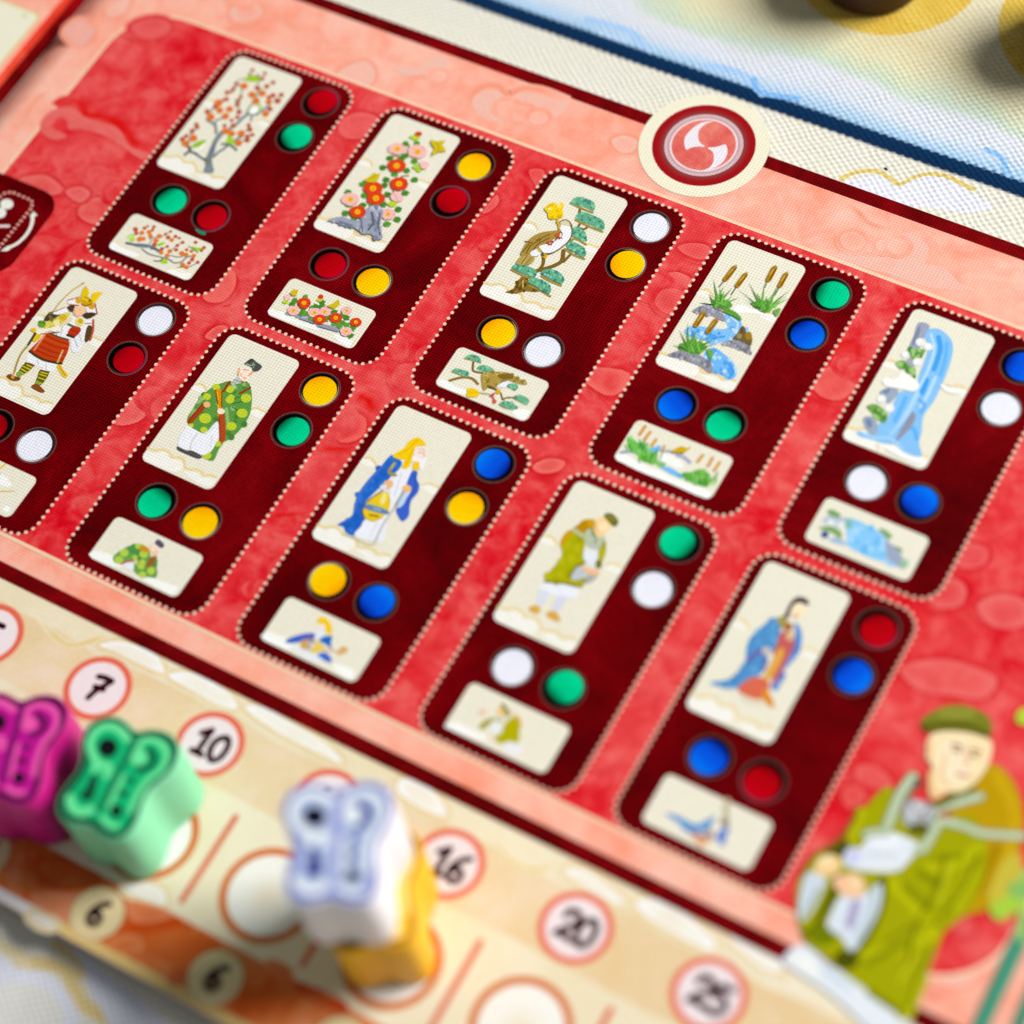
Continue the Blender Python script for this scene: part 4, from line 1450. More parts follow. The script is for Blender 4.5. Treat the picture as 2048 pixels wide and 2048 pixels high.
 'tile_eagle_pine': '''
f4f5f2 s 0 -1305 -3341 -1283 -3267 -1140 -3273 -1005 -3283 -899 -3275 -906 -3341 -1145 -3360
f4f5f2 s 0 -214 -3304 -140 -3227 -26 -3204 -19 -3345 -115 -3350
7a5f22 l 32 -1052 -2853 -1016 -2931 -972 -2984 -852 -2959
8a6c2a l 40 -1179 -3239 -1096 -3158 -1030 -3114 -932 -3091 -826 -3131
7a5f22 l 26 -684 -3121 -557 -3103 -486 -3132 -417 -3203 -395 -3162 -297 -3110
a08a3c l 19 -1184 -2867 -1065 -2848 -958 -2840
a08a3c l 19 -1225 -3114 -1089 -3108 -1004 -3094
a08a3c l 19 -477 -3003 -344 -3013
a08a3c l 19 -304 -3129 -108 -3140
a08a3c l 19 -423 -3289 -335 -3299 -237 -3279
68ac84 s 0 -1185 -2851 -1136 -2773 -1033 -2759 -973 -2794 -957 -2842 -1077 -2843
3f7f72 e 0 -995 -2823 11 5 7 -13
3f7f72 e 0 -1125 -2846 11 5 7 -13
3f7f72 e 0 -1038 -2774 12 5 8 -13
3f7f72 e 0 -1094 -2796 13 6 9 -15
3f7f72 e 0 -1074 -2782 15 7 10 -17
3f7f72 e 0 -1046 -2803 9 4 6 -10
84c8a0 e 0 -1095 -2811 9 4 6 -10
84c8a0 e 0 -1164 -2822 9 4 6 -10
84c8a0 e 0 -1171 -2834 13 6 9 -15
84c8a0 e 0 -1041 -2793 9 4 6 -10
84c8a0 e 0 -1144 -2809 10 5 7 -12
68ac84 s 0 -964 -2928 -922 -2853 -820 -2839 -733 -2858 -798 -2925 -907 -2943
3f7f72 e 0 -857 -2881 13 6 8 -14
3f7f72 e 0 -851 -2919 8 4 5 -9
3f7f72 e 0 -851 -2914 10 5 6 -11
3f7f72 e 0 -818 -2927 11 5 7 -12
3f7f72 e 0 -918 -2906 8 4 6 -10
3f7f72 e 0 -916 -2907 12 5 8 -13
84c8a0 e 0 -842 -2871 12 6 8 -14
84c8a0 e 0 -774 -2869 9 4 6 -11
84c8a0 e 0 -858 -2866 10 5 7 -11
84c8a0 e 0 -838 -2863 10 5 7 -12
84c8a0 e 0 -818 -2864 13 6 9 -15
68ac84 s 0 -1224 -3103 -1201 -3044 -1101 -3024 -1015 -3025 -1003 -3096 -1092 -3103
3f7f72 e 0 -1030 -3070 13 6 9 -15
3f7f72 e 0 -1086 -3074 9 4 6 -11
3f7f72 e 0 -1134 -3069 13 6 9 -15
3f7f72 e 0 -1108 -3065 10 5 7 -11
3f7f72 e 0 -1132 -3058 11 5 7 -12
3f7f72 e 0 -1033 -3041 12 6 8 -14
84c8a0 e 0 -1118 -3086 15 7 10 -17
84c8a0 e 0 -1119 -3079 12 6 8 -14
84c8a0 e 0 -1068 -3096 9 4 6 -10
84c8a0 e 0 -1179 -3047 14 6 9 -16
84c8a0 e 0 -1075 -3074 9 4 6 -10
68ac84 s 0 -483 -2995 -446 -2945 -369 -2920 -325 -2962 -343 -3014 -427 -3011
3f7f72 e 0 -436 -3004 11 5 7 -12
3f7f72 e 0 -380 -2988 9 4 6 -10
3f7f72 e 0 -450 -2974 15 7 10 -17
3f7f72 e 0 -398 -2998 9 4 6 -10
3f7f72 e 0 -363 -3009 12 6 8 -13
3f7f72 e 0 -359 -2983 8 4 6 -10
84c8a0 e 0 -397 -2999 13 6 8 -14
84c8a0 e 0 -431 -2970 14 6 9 -16
84c8a0 e 0 -370 -2980 12 6 8 -14
84c8a0 e 0 -398 -2939 11 5 7 -13
84c8a0 e 0 -430 -2985 14 7 9 -16
68ac84 s 0 -303 -3119 -269 -3048 -163 -3042 -98 -3073 -107 -3142 -202 -3133
3f7f72 e 0 -277 -3070 11 5 7 -12
3f7f72 e 0 -124 -3110 10 5 6 -11
3f7f72 e 0 -209 -3067 9 4 6 -11
3f7f72 e 0 -292 -3096 14 7 9 -16
3f7f72 e 0 -115 -3113 14 6 9 -15
3f7f72 e 0 -269 -3101 12 6 8 -14
84c8a0 e 0 -138 -3131 9 4 6 -11
84c8a0 e 0 -274 -3076 10 5 6 -11
84c8a0 e 0 -214 -3059 10 5 7 -11
84c8a0 e 0 -266 -3072 14 7 9 -16
84c8a0 e 0 -119 -3114 14 6 9 -16
68ac84 s 0 -422 -3278 -393 -3213 -291 -3185 -225 -3206 -175 -3236 -243 -3285 -347 -3294
3f7f72 e 0 -265 -3258 13 6 9 -15
3f7f72 e 0 -197 -3226 14 7 9 -16
3f7f72 e 0 -329 -3218 12 6 8 -13
3f7f72 e 0 -381 -3247 14 7 9 -16
3f7f72 e 0 -305 -3189 8 4 5 -9
3f7f72 e 0 -287 -3192 14 7 9 -16
84c8a0 e 0 -246 -3277 10 5 6 -11
84c8a0 e 0 -285 -3205 13 6 8 -14
84c8a0 e 0 -310 -3285 9 4 6 -10
84c8a0 e 0 -352 -3231 14 6 9 -15
84c8a0 e 0 -301 -3191 12 6 8 -13
ab9242 s 0 -853 -2981 -768 -2897 -658 -2847 -540 -2813 -420 -2830 -258 -2850 -277 -2890 -411 -2911 -498 -2919 -561 -3001 -590 -3077 -662 -3113 -694 -3183 -729 -3174 -801 -3082
8f7430 e 0 -476 -2858 20 9 13 -23
8f7430 e 0 -730 -3018 18 8 12 -20
8f7430 e 0 -293 -2848 18 9 12 -21
8f7430 e 0 -730 -2890 14 6 9 -15
8f7430 e 0 -583 -2912 17 8 11 -20
8f7430 e 0 -326 -2858 19 9 13 -22
8f7430 e 0 -748 -2895 17 8 11 -19
8f7430 e 0 -730 -3043 24 12 16 -28
8f7430 e 0 -492 -2825 23 11 15 -27
8f7430 e 0 -405 -2840 24 11 16 -28
8f7430 e 0 -554 -2967 19 9 12 -21
8f7430 e 0 -312 -2844 22 11 15 -26
8f7430 e 0 -421 -2890 16 7 10 -18
8f7430 e 0 -603 -3044 15 7 10 -17
8f7430 e 0 -534 -2953 20 10 13 -23
8f7430 e 0 -519 -2880 15 7 10 -18
c2aa5c e 0 -683 -2905 16 7 10 -18
c2aa5c e 0 -761 -3066 13 6 9 -15
c2aa5c e 0 -773 -3062 10 5 7 -12
c2aa5c e 0 -636 -2857 11 5 7 -12
c2aa5c e 0 -779 -2974 16 7 10 -18
c2aa5c e 0 -289 -2857 14 6 9 -15
c2aa5c e 0 -784 -2942 13 6 8 -15
c2aa5c e 0 -599 -2994 11 5 7 -12
c2aa5c e 0 -816 -2986 16 8 11 -18
7f6426 s 0 -659 -2910 -536 -2819 -457 -2862 -563 -2933
e6eaf2 s 0 -583 -3065 -542 -2969 -471 -2925 -481 -3028
6a4f20 l 26 -694 -3105 -557 -3103
d8ac18 e 0 -528 -3121 30 14 20 -34
efc614 s 0 -908 -3246 -841 -3216 -739 -3231 -727 -3300 -816 -3353 -864 -3352 -884 -3299
d6ab06 l 12 -877 -3296 -757 -3250
c8b080 l 19 -735 -3239 -610 -3201
c8493c l 35 -582 -3219 -560 -3177
d2604e e 0 -496 -3272 26 12 17 -29
cc5544 l 23 -556 -3217 -501 -3264''',
 'card_marsh': '''
f5f6f2 s 0 -1013 -726 -1004 -668 -955 -625 -890 -615 -820 -637 -734 -597 -638 -623 -522 -598 -462 -613 -528 -657 -609 -659 -740 -678 -870 -724 -946 -759
7fbcf0 s 0 -1082 -887 -1025 -814 -899 -830 -809 -887 -782 -1016 -811 -1142 -920 -1252 -1015 -1342 -1088 -1314 -1210 -1329 -1333 -1343 -1426 -1302 -1394 -1202 -1261 -1138 -1114 -1103 -975 -1052 -961 -986
6fb4f0 s 0 -1030 -1427 -957 -1362 -827 -1388 -666 -1452 -546 -1548 -524 -1664 -587 -1722 -707 -1692 -803 -1710 -888 -1611 -1019 -1562
4f9fe8 e 0 -1270 -1220 26 12 16 -32
4f9fe8 e 0 -1007 -1141 21 10 13 -25
4f9fe8 e 0 -885 -1004 31 14 19 -37
4f9fe8 e 0 -1308 -1286 35 16 22 -42
4f9fe8 e 0 -1036 -1215 31 15 19 -38
4f9fe8 e 0 -1074 -1221 35 16 21 -42
4f9fe8 e 0 -1108 -1281 28 13 17 -33
4f9fe8 e 0 -1119 -1193 25 12 15 -30
b4daf6 e 0 -988 -916 23 11 14 -28
b4daf6 e 0 -834 -1152 19 9 11 -22
b4daf6 e 0 -1204 -1233 26 12 16 -31
b4daf6 e 0 -1358 -1293 25 12 16 -30
b4daf6 e 0 -816 -1023 28 13 17 -34
b4daf6 e 0 -870 -1014 22 10 13 -26
b4daf6 e 0 -996 -824 17 8 10 -20
b4daf6 e 0 -1088 -1096 21 10 13 -25
b4daf6 e 0 -1146 -1270 20 10 13 -24
b4daf6 e 0 -977 -1274 17 8 11 -21
b4daf6 e 0 -684 -1630 27 12 16 -32
b4daf6 e 0 -561 -1572 28 13 17 -34
b4daf6 e 0 -580 -1532 28 13 17 -33
b4daf6 e 0 -873 -1614 24 11 14 -28
b4daf6 e 0 -960 -1479 29 14 18 -35
b4daf6 e 0 -572 -1551 29 14 17 -34
b4daf6 e 0 -912 -1430 18 8 11 -21
b4daf6 e 0 -998 -1543 24 11 15 -29
b4daf6 e 0 -890 -1497 27 13 16 -32
b4daf6 e 0 -833 -1473 22 10 14 -27
b4daf6 e 0 -613 -1652 16 8 10 -19
b4daf6 e 0 -702 -1439 24 11 14 -28
4f9fe8 e 0 -601 -1634 22 10 13 -27
4f9fe8 e 0 -728 -1506 26 12 16 -31
4f9fe8 e 0 -775 -1688 19 9 12 -23
4f9fe8 e 0 -617 -1593 21 10 13 -25
4f9fe8 e 0 -730 -1620 18 9 11 -22
4f9fe8 e 0 -697 -1670 19 9 12 -23
4f9fe8 e 0 -626 -1574 27 13 16 -32
4f9fe8 e 0 -938 -1403 27 13 16 -32
c4e2f8 l 21 -981 -854 -858 -910 -833 -1054
3f97e8 l 26 -1026 -1228 -924 -1152
3f97e8 l 30 -677 -1499 -574 -1588 -581 -1688
90909e s 0 -1473 -986 -1423 -871 -1324 -785 -1195 -782 -1106 -841 -1021 -932 -1071 -955 -1222 -937 -1324 -971
73737f e 0 -1201 -801 21 10 13 -25
73737f e 0 -1275 -950 25 11 15 -30
73737f e 0 -1152 -830 24 11 15 -29
73737f e 0 -1221 -803 27 12 16 -32
73737f e 0 -1393 -939 15 7 9 -18
73737f e 0 -1389 -942 21 10 13 -25
73737f e 0 -1410 -891 18 8 11 -21
73737f e 0 -1315 -864 15 7 9 -18
aeaebc e 0 -1224 -871 17 8 10 -20
aeaebc e 0 -1313 -835 21 10 13 -25
aeaebc e 0 -1367 -838 15 7 9 -18
aeaebc e 0 -1242 -856 19 9 12 -23
aeaebc e 0 -1257 -941 21 10 13 -26
aeaebc e 0 -1285 -808 13 6 8 -15
aeaebc e 0 -1141 -845 14 7 9 -17
aeaebc e 0 -1406 -976 17 8 11 -21
90909e s 0 -913 -1277 -838 -1183 -718 -1141 -595 -1153 -487 -1249 -537 -1269 -661 -1254 -816 -1271
73737f e 0 -507 -1247 15 7 9 -18
73737f e 0 -611 -1232 18 9 11 -22
73737f e 0 -664 -1241 22 10 13 -26
73737f e 0 -701 -1222 18 8 11 -21
73737f e 0 -741 -1211 19 9 12 -23
73737f e 0 -569 -1179 22 10 13 -26
73737f e 0 -808 -1200 21 10 13 -25
73737f e 0 -584 -1233 26 12 16 -31
aeaebc e 0 -736 -1222 13 6 8 -16
aeaebc e 0 -858 -1247 13 6 8 -16
aeaebc e 0 -873 -1267 19 9 11 -23
aeaebc e 0 -638 -1187 13 6 8 -15
aeaebc e 0 -822 -1224 15 7 9 -18
aeaebc e 0 -538 -1246 12 6 7 -15
aeaebc e 0 -755 -1258 12 6 7 -15
aeaebc e 0 -682 -1250 13 6 8 -16
90909e s 0 -1439 -1719 -1361 -1607 -1252 -1545 -1124 -1541 -1025 -1550 -885 -1596 -804 -1703 -864 -1728 -975 -1694 -1117 -1691 -1235 -1691
73737f e 0 -1304 -1656 27 13 17 -32
73737f e 0 -944 -1594 24 11 15 -28
73737f e 0 -991 -1641 18 9 11 -22
73737f e 0 -910 -1648 26 12 16 -31
73737f e 0 -1371 -1681 27 13 17 -32
73737f e 0 -1220 -1660 22 10 13 -26
73737f e 0 -918 -1599 23 11 14 -28
73737f e 0 -1133 -1595 15 7 9 -18
aeaebc e 0 -1112 -1638 18 8 11 -21
aeaebc e 0 -947 -1644 14 6 8 -16
aeaebc e 0 -1154 -1620 14 7 9 -17
aeaebc e 0 -1103 -1616 15 7 9 -18
aeaebc e 0 -1054 -1621 19 9 12 -22
aeaebc e 0 -1261 -1685 21 10 13 -25
aeaebc e 0 -1238 -1563 18 8 11 -21
aeaebc e 0 -950 -1646 17 8 11 -21
6f5c34 s 0 -812 -1145 -795 -1036 -795 -920 -744 -928 -689 -986 -609 -1005 -554 -1137 -640 -1135 -724 -1130
a07a1c e 0 -651 -1018 40 19 30 -59
94885a e 0 -753 -1073 30 14 18 -36
4a3c20 l 16 -782 -945 -747 -1014
9cc4f0 e 0 -709 -939 19 9 20 -39
5a9838 p 0 -1292 -755 -1248 -678 -1117 -632 -1044 -683 -1065 -758 -1132 -789
5a9838 p 0 -860 -555 -792 -481 -658 -419 -572 -450 -581 -526 -619 -615 -768 -598
5a9838 p 0 -1365 -1577 -1385 -1494 -1288 -1407 -1124 -1359 -1038 -1388 -1078 -1540 -1237 -1573
6f7f5a l 19 -1319 -365 -1334 -487
6f7f5a l 19 -1133 -402 -1138 -533
7f8f6a l 19 -818 -155 -801 -255
6f7f5a l 19 -636 -179 -633 -314
5fa040 p 0 -1213 -789 -1348 -585 -1458 -407 -1324 -583 -1190 -779
4f8a30 p 0 -1158 -737 -1255 -604 -1328 -499 -1232 -602 -1135 -726
78bc4c p 0 -1240 -787 -1362 -792 -1458 -826 -1338 -790 -1218 -777
5fa040 p 0 -1130 -719 -1317 -666 -1481 -642 -1294 -664 -1107 -708
4f8a30 p 0 -1221 -767 -1210 -583 -1174 -428 -1187 -581 -1199 -756
78bc4c p 0 -1155 -723 -1146 -615 -1113 -536 -1123 -613 -1132 -712
5fa040 p 0 -1206 -791 -1124 -645 -1016 -527 -1100 -643 -1183 -780
4f8a30 p 0 -1253 -817 -1339 -718 -1401 -648 -1316 -716 -1230 -806
78bc4c p 0 -1259 -802 -1283 -612 -1282 -449 -1259 -609 -1236 -792
5fa040 p 0 -1135 -752 -1119 -740 -1078 -756 -1096 -738 -1112 -741
4f8a30 p 0 -1199 -794 -1306 -720 -1388 -674 -1282 -718 -1176 -784
78bc4c p 0 -1235 -815 -1277 -686 -1294 -585 -1254 -684 -1212 -804
5fa040 p 0 -1243 -789 -1219 -690 -1171 -620 -1196 -688 -1220 -778
4f8a30 p 0 -1140 -749 -1269 -762 -1373 -804 -1246 -760 -1117 -739
78bc4c p 0 -1232 -786 -1285 -720 -1313 -682 -1262 -718 -1209 -776
5fa040 p 0 -1130 -742 -1155 -666 -1156 -619 -1132 -664 -1107 -731
4f8a30 p 0 -1131 -723 -1214 -727 -1274 -761 -1191 -725 -1108 -712
78bc4c p 0 -1240 -806 -1218 -701 -1171 -624 -1195 -699 -1217 -796
5fa040 p 0 -1149 -744 -1117 -641 -1060 -567 -1094 -639 -1127 -733
4f8a30 p 0 -1260 -803 -1290 -709 -1295 -645 -1267 -707 -1237 -792
78bc4c p 0 -1159 -739 -1163 -682 -1142 -654 -1140 -680 -1136 -728
5fa040 p 0 -1222 -770 -1299 -641 -1351 -540 -1276 -639 -1199 -759
4f8a30 p 0 -1161 -777 -1237 -663 -1288 -576 -1213 -661 -1138 -767
78bc4c p 0 -1188 -747 -1230 -617 -1248 -515 -1207 -615 -1165 -736
5fa040 p 0 -685 -599 -866 -418 -1024 -265 -843 -416 -662 -589
4f8a30 p 0 -674 -599 -904 -496 -1112 -421 -881 -494 -651 -589
78bc4c p 0 -686 -597 -767 -393 -824 -216 -744 -391 -663 -587
5fa040 p 0 -616 -597 -652 -363 -665 -156 -629 -361 -593 -587
4f8a30 p 0 -639 -587 -574 -356 -485 -152 -551 -354 -616 -576
78bc4c p 0 -596 -535 -529 -390 -437 -273 -506 -388 -574 -525
5fa040 p 0 -722 -600 -846 -562 -945 -552 -823 -560 -700 -590
4f8a30 p 0 -674 -591 -603 -513 -507 -463 -580 -511 -652 -581
78bc4c p 0 -601 -581 -742 -461 -860 -369 -719 -459 -578 -571
5fa040 p 0 -636 -585 -833 -540 -1007 -523 -810 -538 -613 -575
4f8a30 p 0 -580 -571 -727 -476 -849 -410 -704 -474 -558 -560
78bc4c p 0 -584 -568 -618 -452 -628 -364 -595 -450 -562 -557
5fa040 p 0 -671 -581 -779 -461 -863 -369 -756 -459 -648 -571
4f8a30 p 0 -668 -618 -740 -517 -789 -444 -717 -515 -645 -607
78bc4c p 0 -691 -611 -687 -445 -658 -306 -664 -442 -668 -600
5fa040 p 0 -690 -617 -649 -546 -583 -503 -626 -544 -667 -606
4f8a30 p 0 -627 -580 -740 -569 -829 -586 -717 -567 -605 -570
78bc4c p 0 -710 -615 -619 -479 -504 -371 -596 -477 -687 -605
5fa040 p 0 -664 -590 -757 -483 -825 -405 -734 -481 -641 -579
4f8a30 p 0 -610 -576 -683 -507 -732 -465 -660 -505 -587 -566
78bc4c p 0 -617 -594 -562 -403 -483 -241 -539 -401 -594 -583
5fa040 p 0 -692 -593 -734 -521 -753 -478 -711 -519 -669 -583
4f8a30 p 0 -613 -571 -683 -453 -728 -363 -660 -451 -590 -561
78bc4c p 0 -603 -591 -577 -507 -526 -450 -554 -504 -580 -581
5fa040 p 0 -1235 -1576 -1349 -1355 -1440 -1160 -1326 -1352 -1212 -1565
4f8a30 p 0 -1216 -1577 -1365 -1427 -1490 -1304 -1342 -1424 -1193 -1566
78bc4c p 0 -1197 -1543 -1345 -1535 -1469 -1555 -1322 -1533 -1174 -1532
5fa040 p 0 -1209 -1551 -1261 -1374 -1288 -1224 -1238 -1372 -1186 -1540
4f8a30 p 0 -1199 -1558 -1114 -1371 -1005 -1212 -1091 -1369 -1176 -1547
78bc4c p 0 -1223 -1547 -1082 -1399 -918 -1279 -1060 -1397 -1200 -1536
5fa040 p 0 -1189 -1541 -1160 -1362 -1106 -1209 -1137 -1359 -1166 -1531
4f8a30 p 0 -1192 -1557 -1189 -1397 -1161 -1263 -1166 -1394 -1169 -1547
78bc4c p 0 -1135 -1511 -1294 -1401 -1429 -1318 -1271 -1398 -1112 -1500
5fa040 p 0 -1224 -1548 -1109 -1452 -969 -1384 -1086 -1450 -1202 -1538
4f8a30 p 0 -1185 -1569 -1131 -1470 -1052 -1398 -1108 -1468 -1162 -1559
78bc4c p 0 -1224 -1599 -1220 -1481 -1191 -1391 -1197 -1479 -1201 -1588
5fa040 p 0 -1157 -1559 -1252 -1496 -1324 -1461 -1230 -1494 -1134 -1548
4f8a30 p 0 -1222 -1577 -1134 -1416 -1022 -1283 -1111 -1414 -1199 -1566
78bc4c p 0 -1148 -1526 -1241 -1438 -1310 -1377 -1218 -1435 -1126 -1516
5fa040 p 0 -1230 -1550 -1277 -1488 -1300 -1454 -1254 -1486 -1208 -1539
4f8a30 p 0 -1188 -1537 -1104 -1425 -995 -1341 -1081 -1423 -1166 -1527
78bc4c p 0 -1107 -1520 -1065 -1450 -1000 -1408 -1043 -1448 -1084 -1509
5fa040 p 0 -1208 -1573 -1267 -1443 -1301 -1341 -1244 -1441 -1185 -1562
4f8a30 p 0 -1167 -1546 -1155 -1449 -1118 -1379 -1132 -1447 -1144 -1536
78bc4c p 0 -1177 -1541 -1245 -1458 -1289 -1402 -1222 -1455 -1154 -1530
5fa040 p 0 -1158 -1530 -1252 -1395 -1322 -1287 -1229 -1393 -1135 -1520
4f8a30 p 0 -1132 -1533 -1242 -1445 -1327 -1384 -1219 -1442 -1110 -1522
78bc4c p 0 -1098 -1516 -1233 -1355 -1345 -1220 -1210 -1352 -1075 -1506
5c9a38 s 0 -1118 -818 -1056 -753 -897 -786 -836 -850 -943 -836
67a844 s 0 -1024 -1438 -952 -1418 -897 -1560 -959 -1519
6fa84c s 0 -541 -536 -467 -473 -458 -610
a8790f l 71 -1312 -354 -1303 -248 -1294 -142
7a5608 l 20 -1298 -348 -1271 -150
c8a04a l 14 -1316 -269 -1298 -173
a8790f l 68 -1129 -378 -1122 -282 -1115 -186
7a5608 l 19 -1116 -372 -1092 -193
c8a04a l 14 -1135 -303 -1118 -217
a8790f l 75 -809 -126 -816 -30 -822 67
7a5608 l 21 -796 -120 -800 60
c8a04a l 15 -829 -50 -826 37
a8790f l 68 -635 -153 -640 -58 -645 36
7a5608 l 19 -621 -146 -623 29
c8a04a l 14 -653 -79 -649 5
a8790f l 74 -1325 -1156 -1325 -1058 -1324 -959
7a5608 l 20 -1312 -1150 -1301 -966
c8a04a l 15 -1338 -1078 -1327 -989
a8790f l 69 -1141 -1183 -1136 -1086 -1131 -988
7a5608 l 19 -1128 -1177 -1109 -994
c8a04a l 14 -1149 -1106 -1135 -1018
9a8a4a l 16 -1297 -137 -1288 -96
9a8a4a l 15 -1113 -183 -1114 -140
9a8a4a l 15 -825 73 -826 106
9a8a4a l 15 -644 41 -645 84
9a8a4a l 15 -1326 -954 -1324 -925
9a8a4a l 15 -1131 -981 -1132 -952''',
 'tile_marsh': '''
f4f5f2 s 0 -1314 -3350 -1294 -3264 -1158 -3253 -1024 -3275 -821 -3286 -698 -3270 -572 -3296 -347 -3284 -103 -3273 -22 -3287 -46 -3384 -528 -3382 -991 -3389
f0f2ee s 0 -848 -3127 -790 -3023 -663 -3017 -568 -3036 -486 -3105 -576 -3147 -746 -3143
66c0c8 s 0 -1024 -3080 -967 -3010 -899 -2951 -860 -3024 -945 -3086
74b8f0 s 0 -962 -3019 -899 -2951 -865 -3016 -920 -3063
74b8f0 s 0 -777 -3227 -653 -3179 -534 -3192 -440 -3211 -442 -3260 -571 -3263 -670 -3252
4fb0c0 s 0 -540 -3216 -436 -3220 -440 -3265
9ca6c0 l 47 -1284 -3248 -1203 -3188 -1120 -3165
a0a8c0 l 42 -806 -2993 -719 -2962
a4aac4 l 51 -642 -2985 -554 -2975 -457 -3010
6cbc50 s 0 -1321 -3037 -1270 -2991 -1185 -3027 -1109 -2991 -1021 -3014 -1019 -3089 -893 -3061 -839 -3144 -838 -3235 -919 -3242 -1000 -3248 -1092 -3200 -1226 -3161
3f9a50 s 0 -1151 -3054 -1085 -3001 -1022 -3047 -1060 -3119
a8d890 s 0 -1313 -3000 -1284 -2965 -1232 -3027
52a430 s 0 -1070 -3189 -963 -3160 -877 -3216 -980 -3233
7cbc6c s 0 -838 -3165 -707 -3146 -738 -3230 -818 -3220
52a838 s 0 -473 -3184 -381 -3129 -324 -3059 -250 -3024 -141 -3073 -92 -3151 -113 -3236 -232 -3255 -381 -3253
7cc050 s 0 -334 -3075 -265 -3031 -180 -3087 -213 -3167
b4d890 s 0 -109 -3117 -44 -3064 -24 -3140 -51 -3195
4f9a34 l 13 -1209 -3214 -1301 -3128
7cc060 l 13 -1102 -3057 -1086 -2982
3f8a44 l 13 -1068 -3054 -1107 -2995
98cc70 l 12 -1024 -3054 -1099 -2998
4f9a34 l 13 -1178 -3183 -1291 -3076
7cc060 l 15 -1014 -3143 -1055 -3028
3f8a44 l 15 -987 -3135 -1020 -3056
98cc70 l 16 -1087 -3159 -1123 -3109
4f9a34 l 17 -1086 -3073 -1170 -2982
7cc060 l 14 -1068 -3115 -1131 -3075
3f8a44 l 18 -1102 -3117 -1130 -3019
98cc70 l 14 -1221 -3204 -1287 -3079
4f9a34 l 15 -1013 -3124 -1049 -2982
7cc060 l 14 -1002 -3068 -1111 -2961
3f8a44 l 11 -1170 -3179 -1256 -3094
98cc70 l 17 -971 -3128 -1047 -3016
4f9a34 l 14 -807 -3134 -831 -2990
7cc060 l 17 -933 -3208 -966 -3104
3f8a44 l 15 -1005 -3287 -1054 -3229
98cc70 l 12 -1042 -3221 -1109 -3119
4f9a34 l 18 -850 -3124 -911 -3021
7cc060 l 13 -874 -3233 -897 -3168
3f8a44 l 16 -875 -3175 -919 -3074
98cc70 l 13 -780 -3208 -881 -3096
4f9a34 l 13 -888 -3233 -944 -3108
7cc060 l 15 -1037 -3225 -1097 -3106
3f8a44 l 13 -902 -3172 -916 -3097
98cc70 l 12 -879 -3181 -897 -3114
4f9a34 l 13 -177 -3157 -259 -3099
7cc060 l 14 -167 -3159 -244 -3092
3f8a44 l 17 -286 -3171 -296 -3096
98cc70 l 15 -274 -3243 -359 -3130
4f9a34 l 11 -260 -3168 -313 -3103
7cc060 l 17 -280 -3157 -356 -3116
3f8a44 l 16 -270 -3254 -275 -3172
98cc70 l 17 -194 -3140 -244 -3004
4f9a34 l 15 -138 -3223 -171 -3133
7cc060 l 14 -379 -3267 -399 -3146
3f8a44 l 17 -372 -3268 -416 -3194
98cc70 l 15 -210 -3171 -219 -3111
4f9a34 l 17 -124 -3197 -145 -3117
7cc060 l 12 -302 -3236 -335 -3092
3f8a44 l 13 -249 -3223 -283 -3087
98cc70 l 15 -253 -3228 -279 -3163
4f9a34 l 16 -53 -3126 -85 -2988
7cc060 l 13 -164 -3142 -153 -3060
3f8a44 l 14 -198 -3245 -241 -3167
98cc70 l 15 -92 -3192 -145 -3110
4f9a34 l 16 -148 -3186 -206 -3137
7cc060 l 16 -86 -3146 -178 -3049
3f8a44 l 14 -100 -3135 -90 -3053
98cc70 l 11 -243 -3218 -290 -3106
4f9a34 l 15 -159 -3152 -226 -3067
7cc060 l 17 -241 -3278 -293 -3230
cc9440 l 44 -1202 -2914 -1197 -2781
d8a850 l 18 -1202 -2914 -1197 -2781
cc9440 l 42 -1112 -2959 -1099 -2832
d8a850 l 17 -1112 -2959 -1099 -2832
cc9440 l 40 -991 -3000 -984 -2898
d8a850 l 16 -991 -3000 -984 -2898
cc9440 l 33 -842 -3005 -844 -2935
d8a850 l 13 -842 -3005 -844 -2935
cc9440 l 41 -368 -2957 -359 -2850
d8a850 l 17 -368 -2957 -359 -2850
cc9440 l 41 -226 -2953 -232 -2832
d8a850 l 16 -226 -2953 -232 -2832
cc9440 l 39 -132 -2983 -122 -2855
d8a850 l 16 -132 -2983 -122 -2855
d0a808 s 0 -738 -2971 -702 -2905 -657 -2849 -586 -2841 -539 -2797 -564 -2883 -583 -2919 -668 -2971
8a7440 l 18 -720 -2979 -588 -2927''',
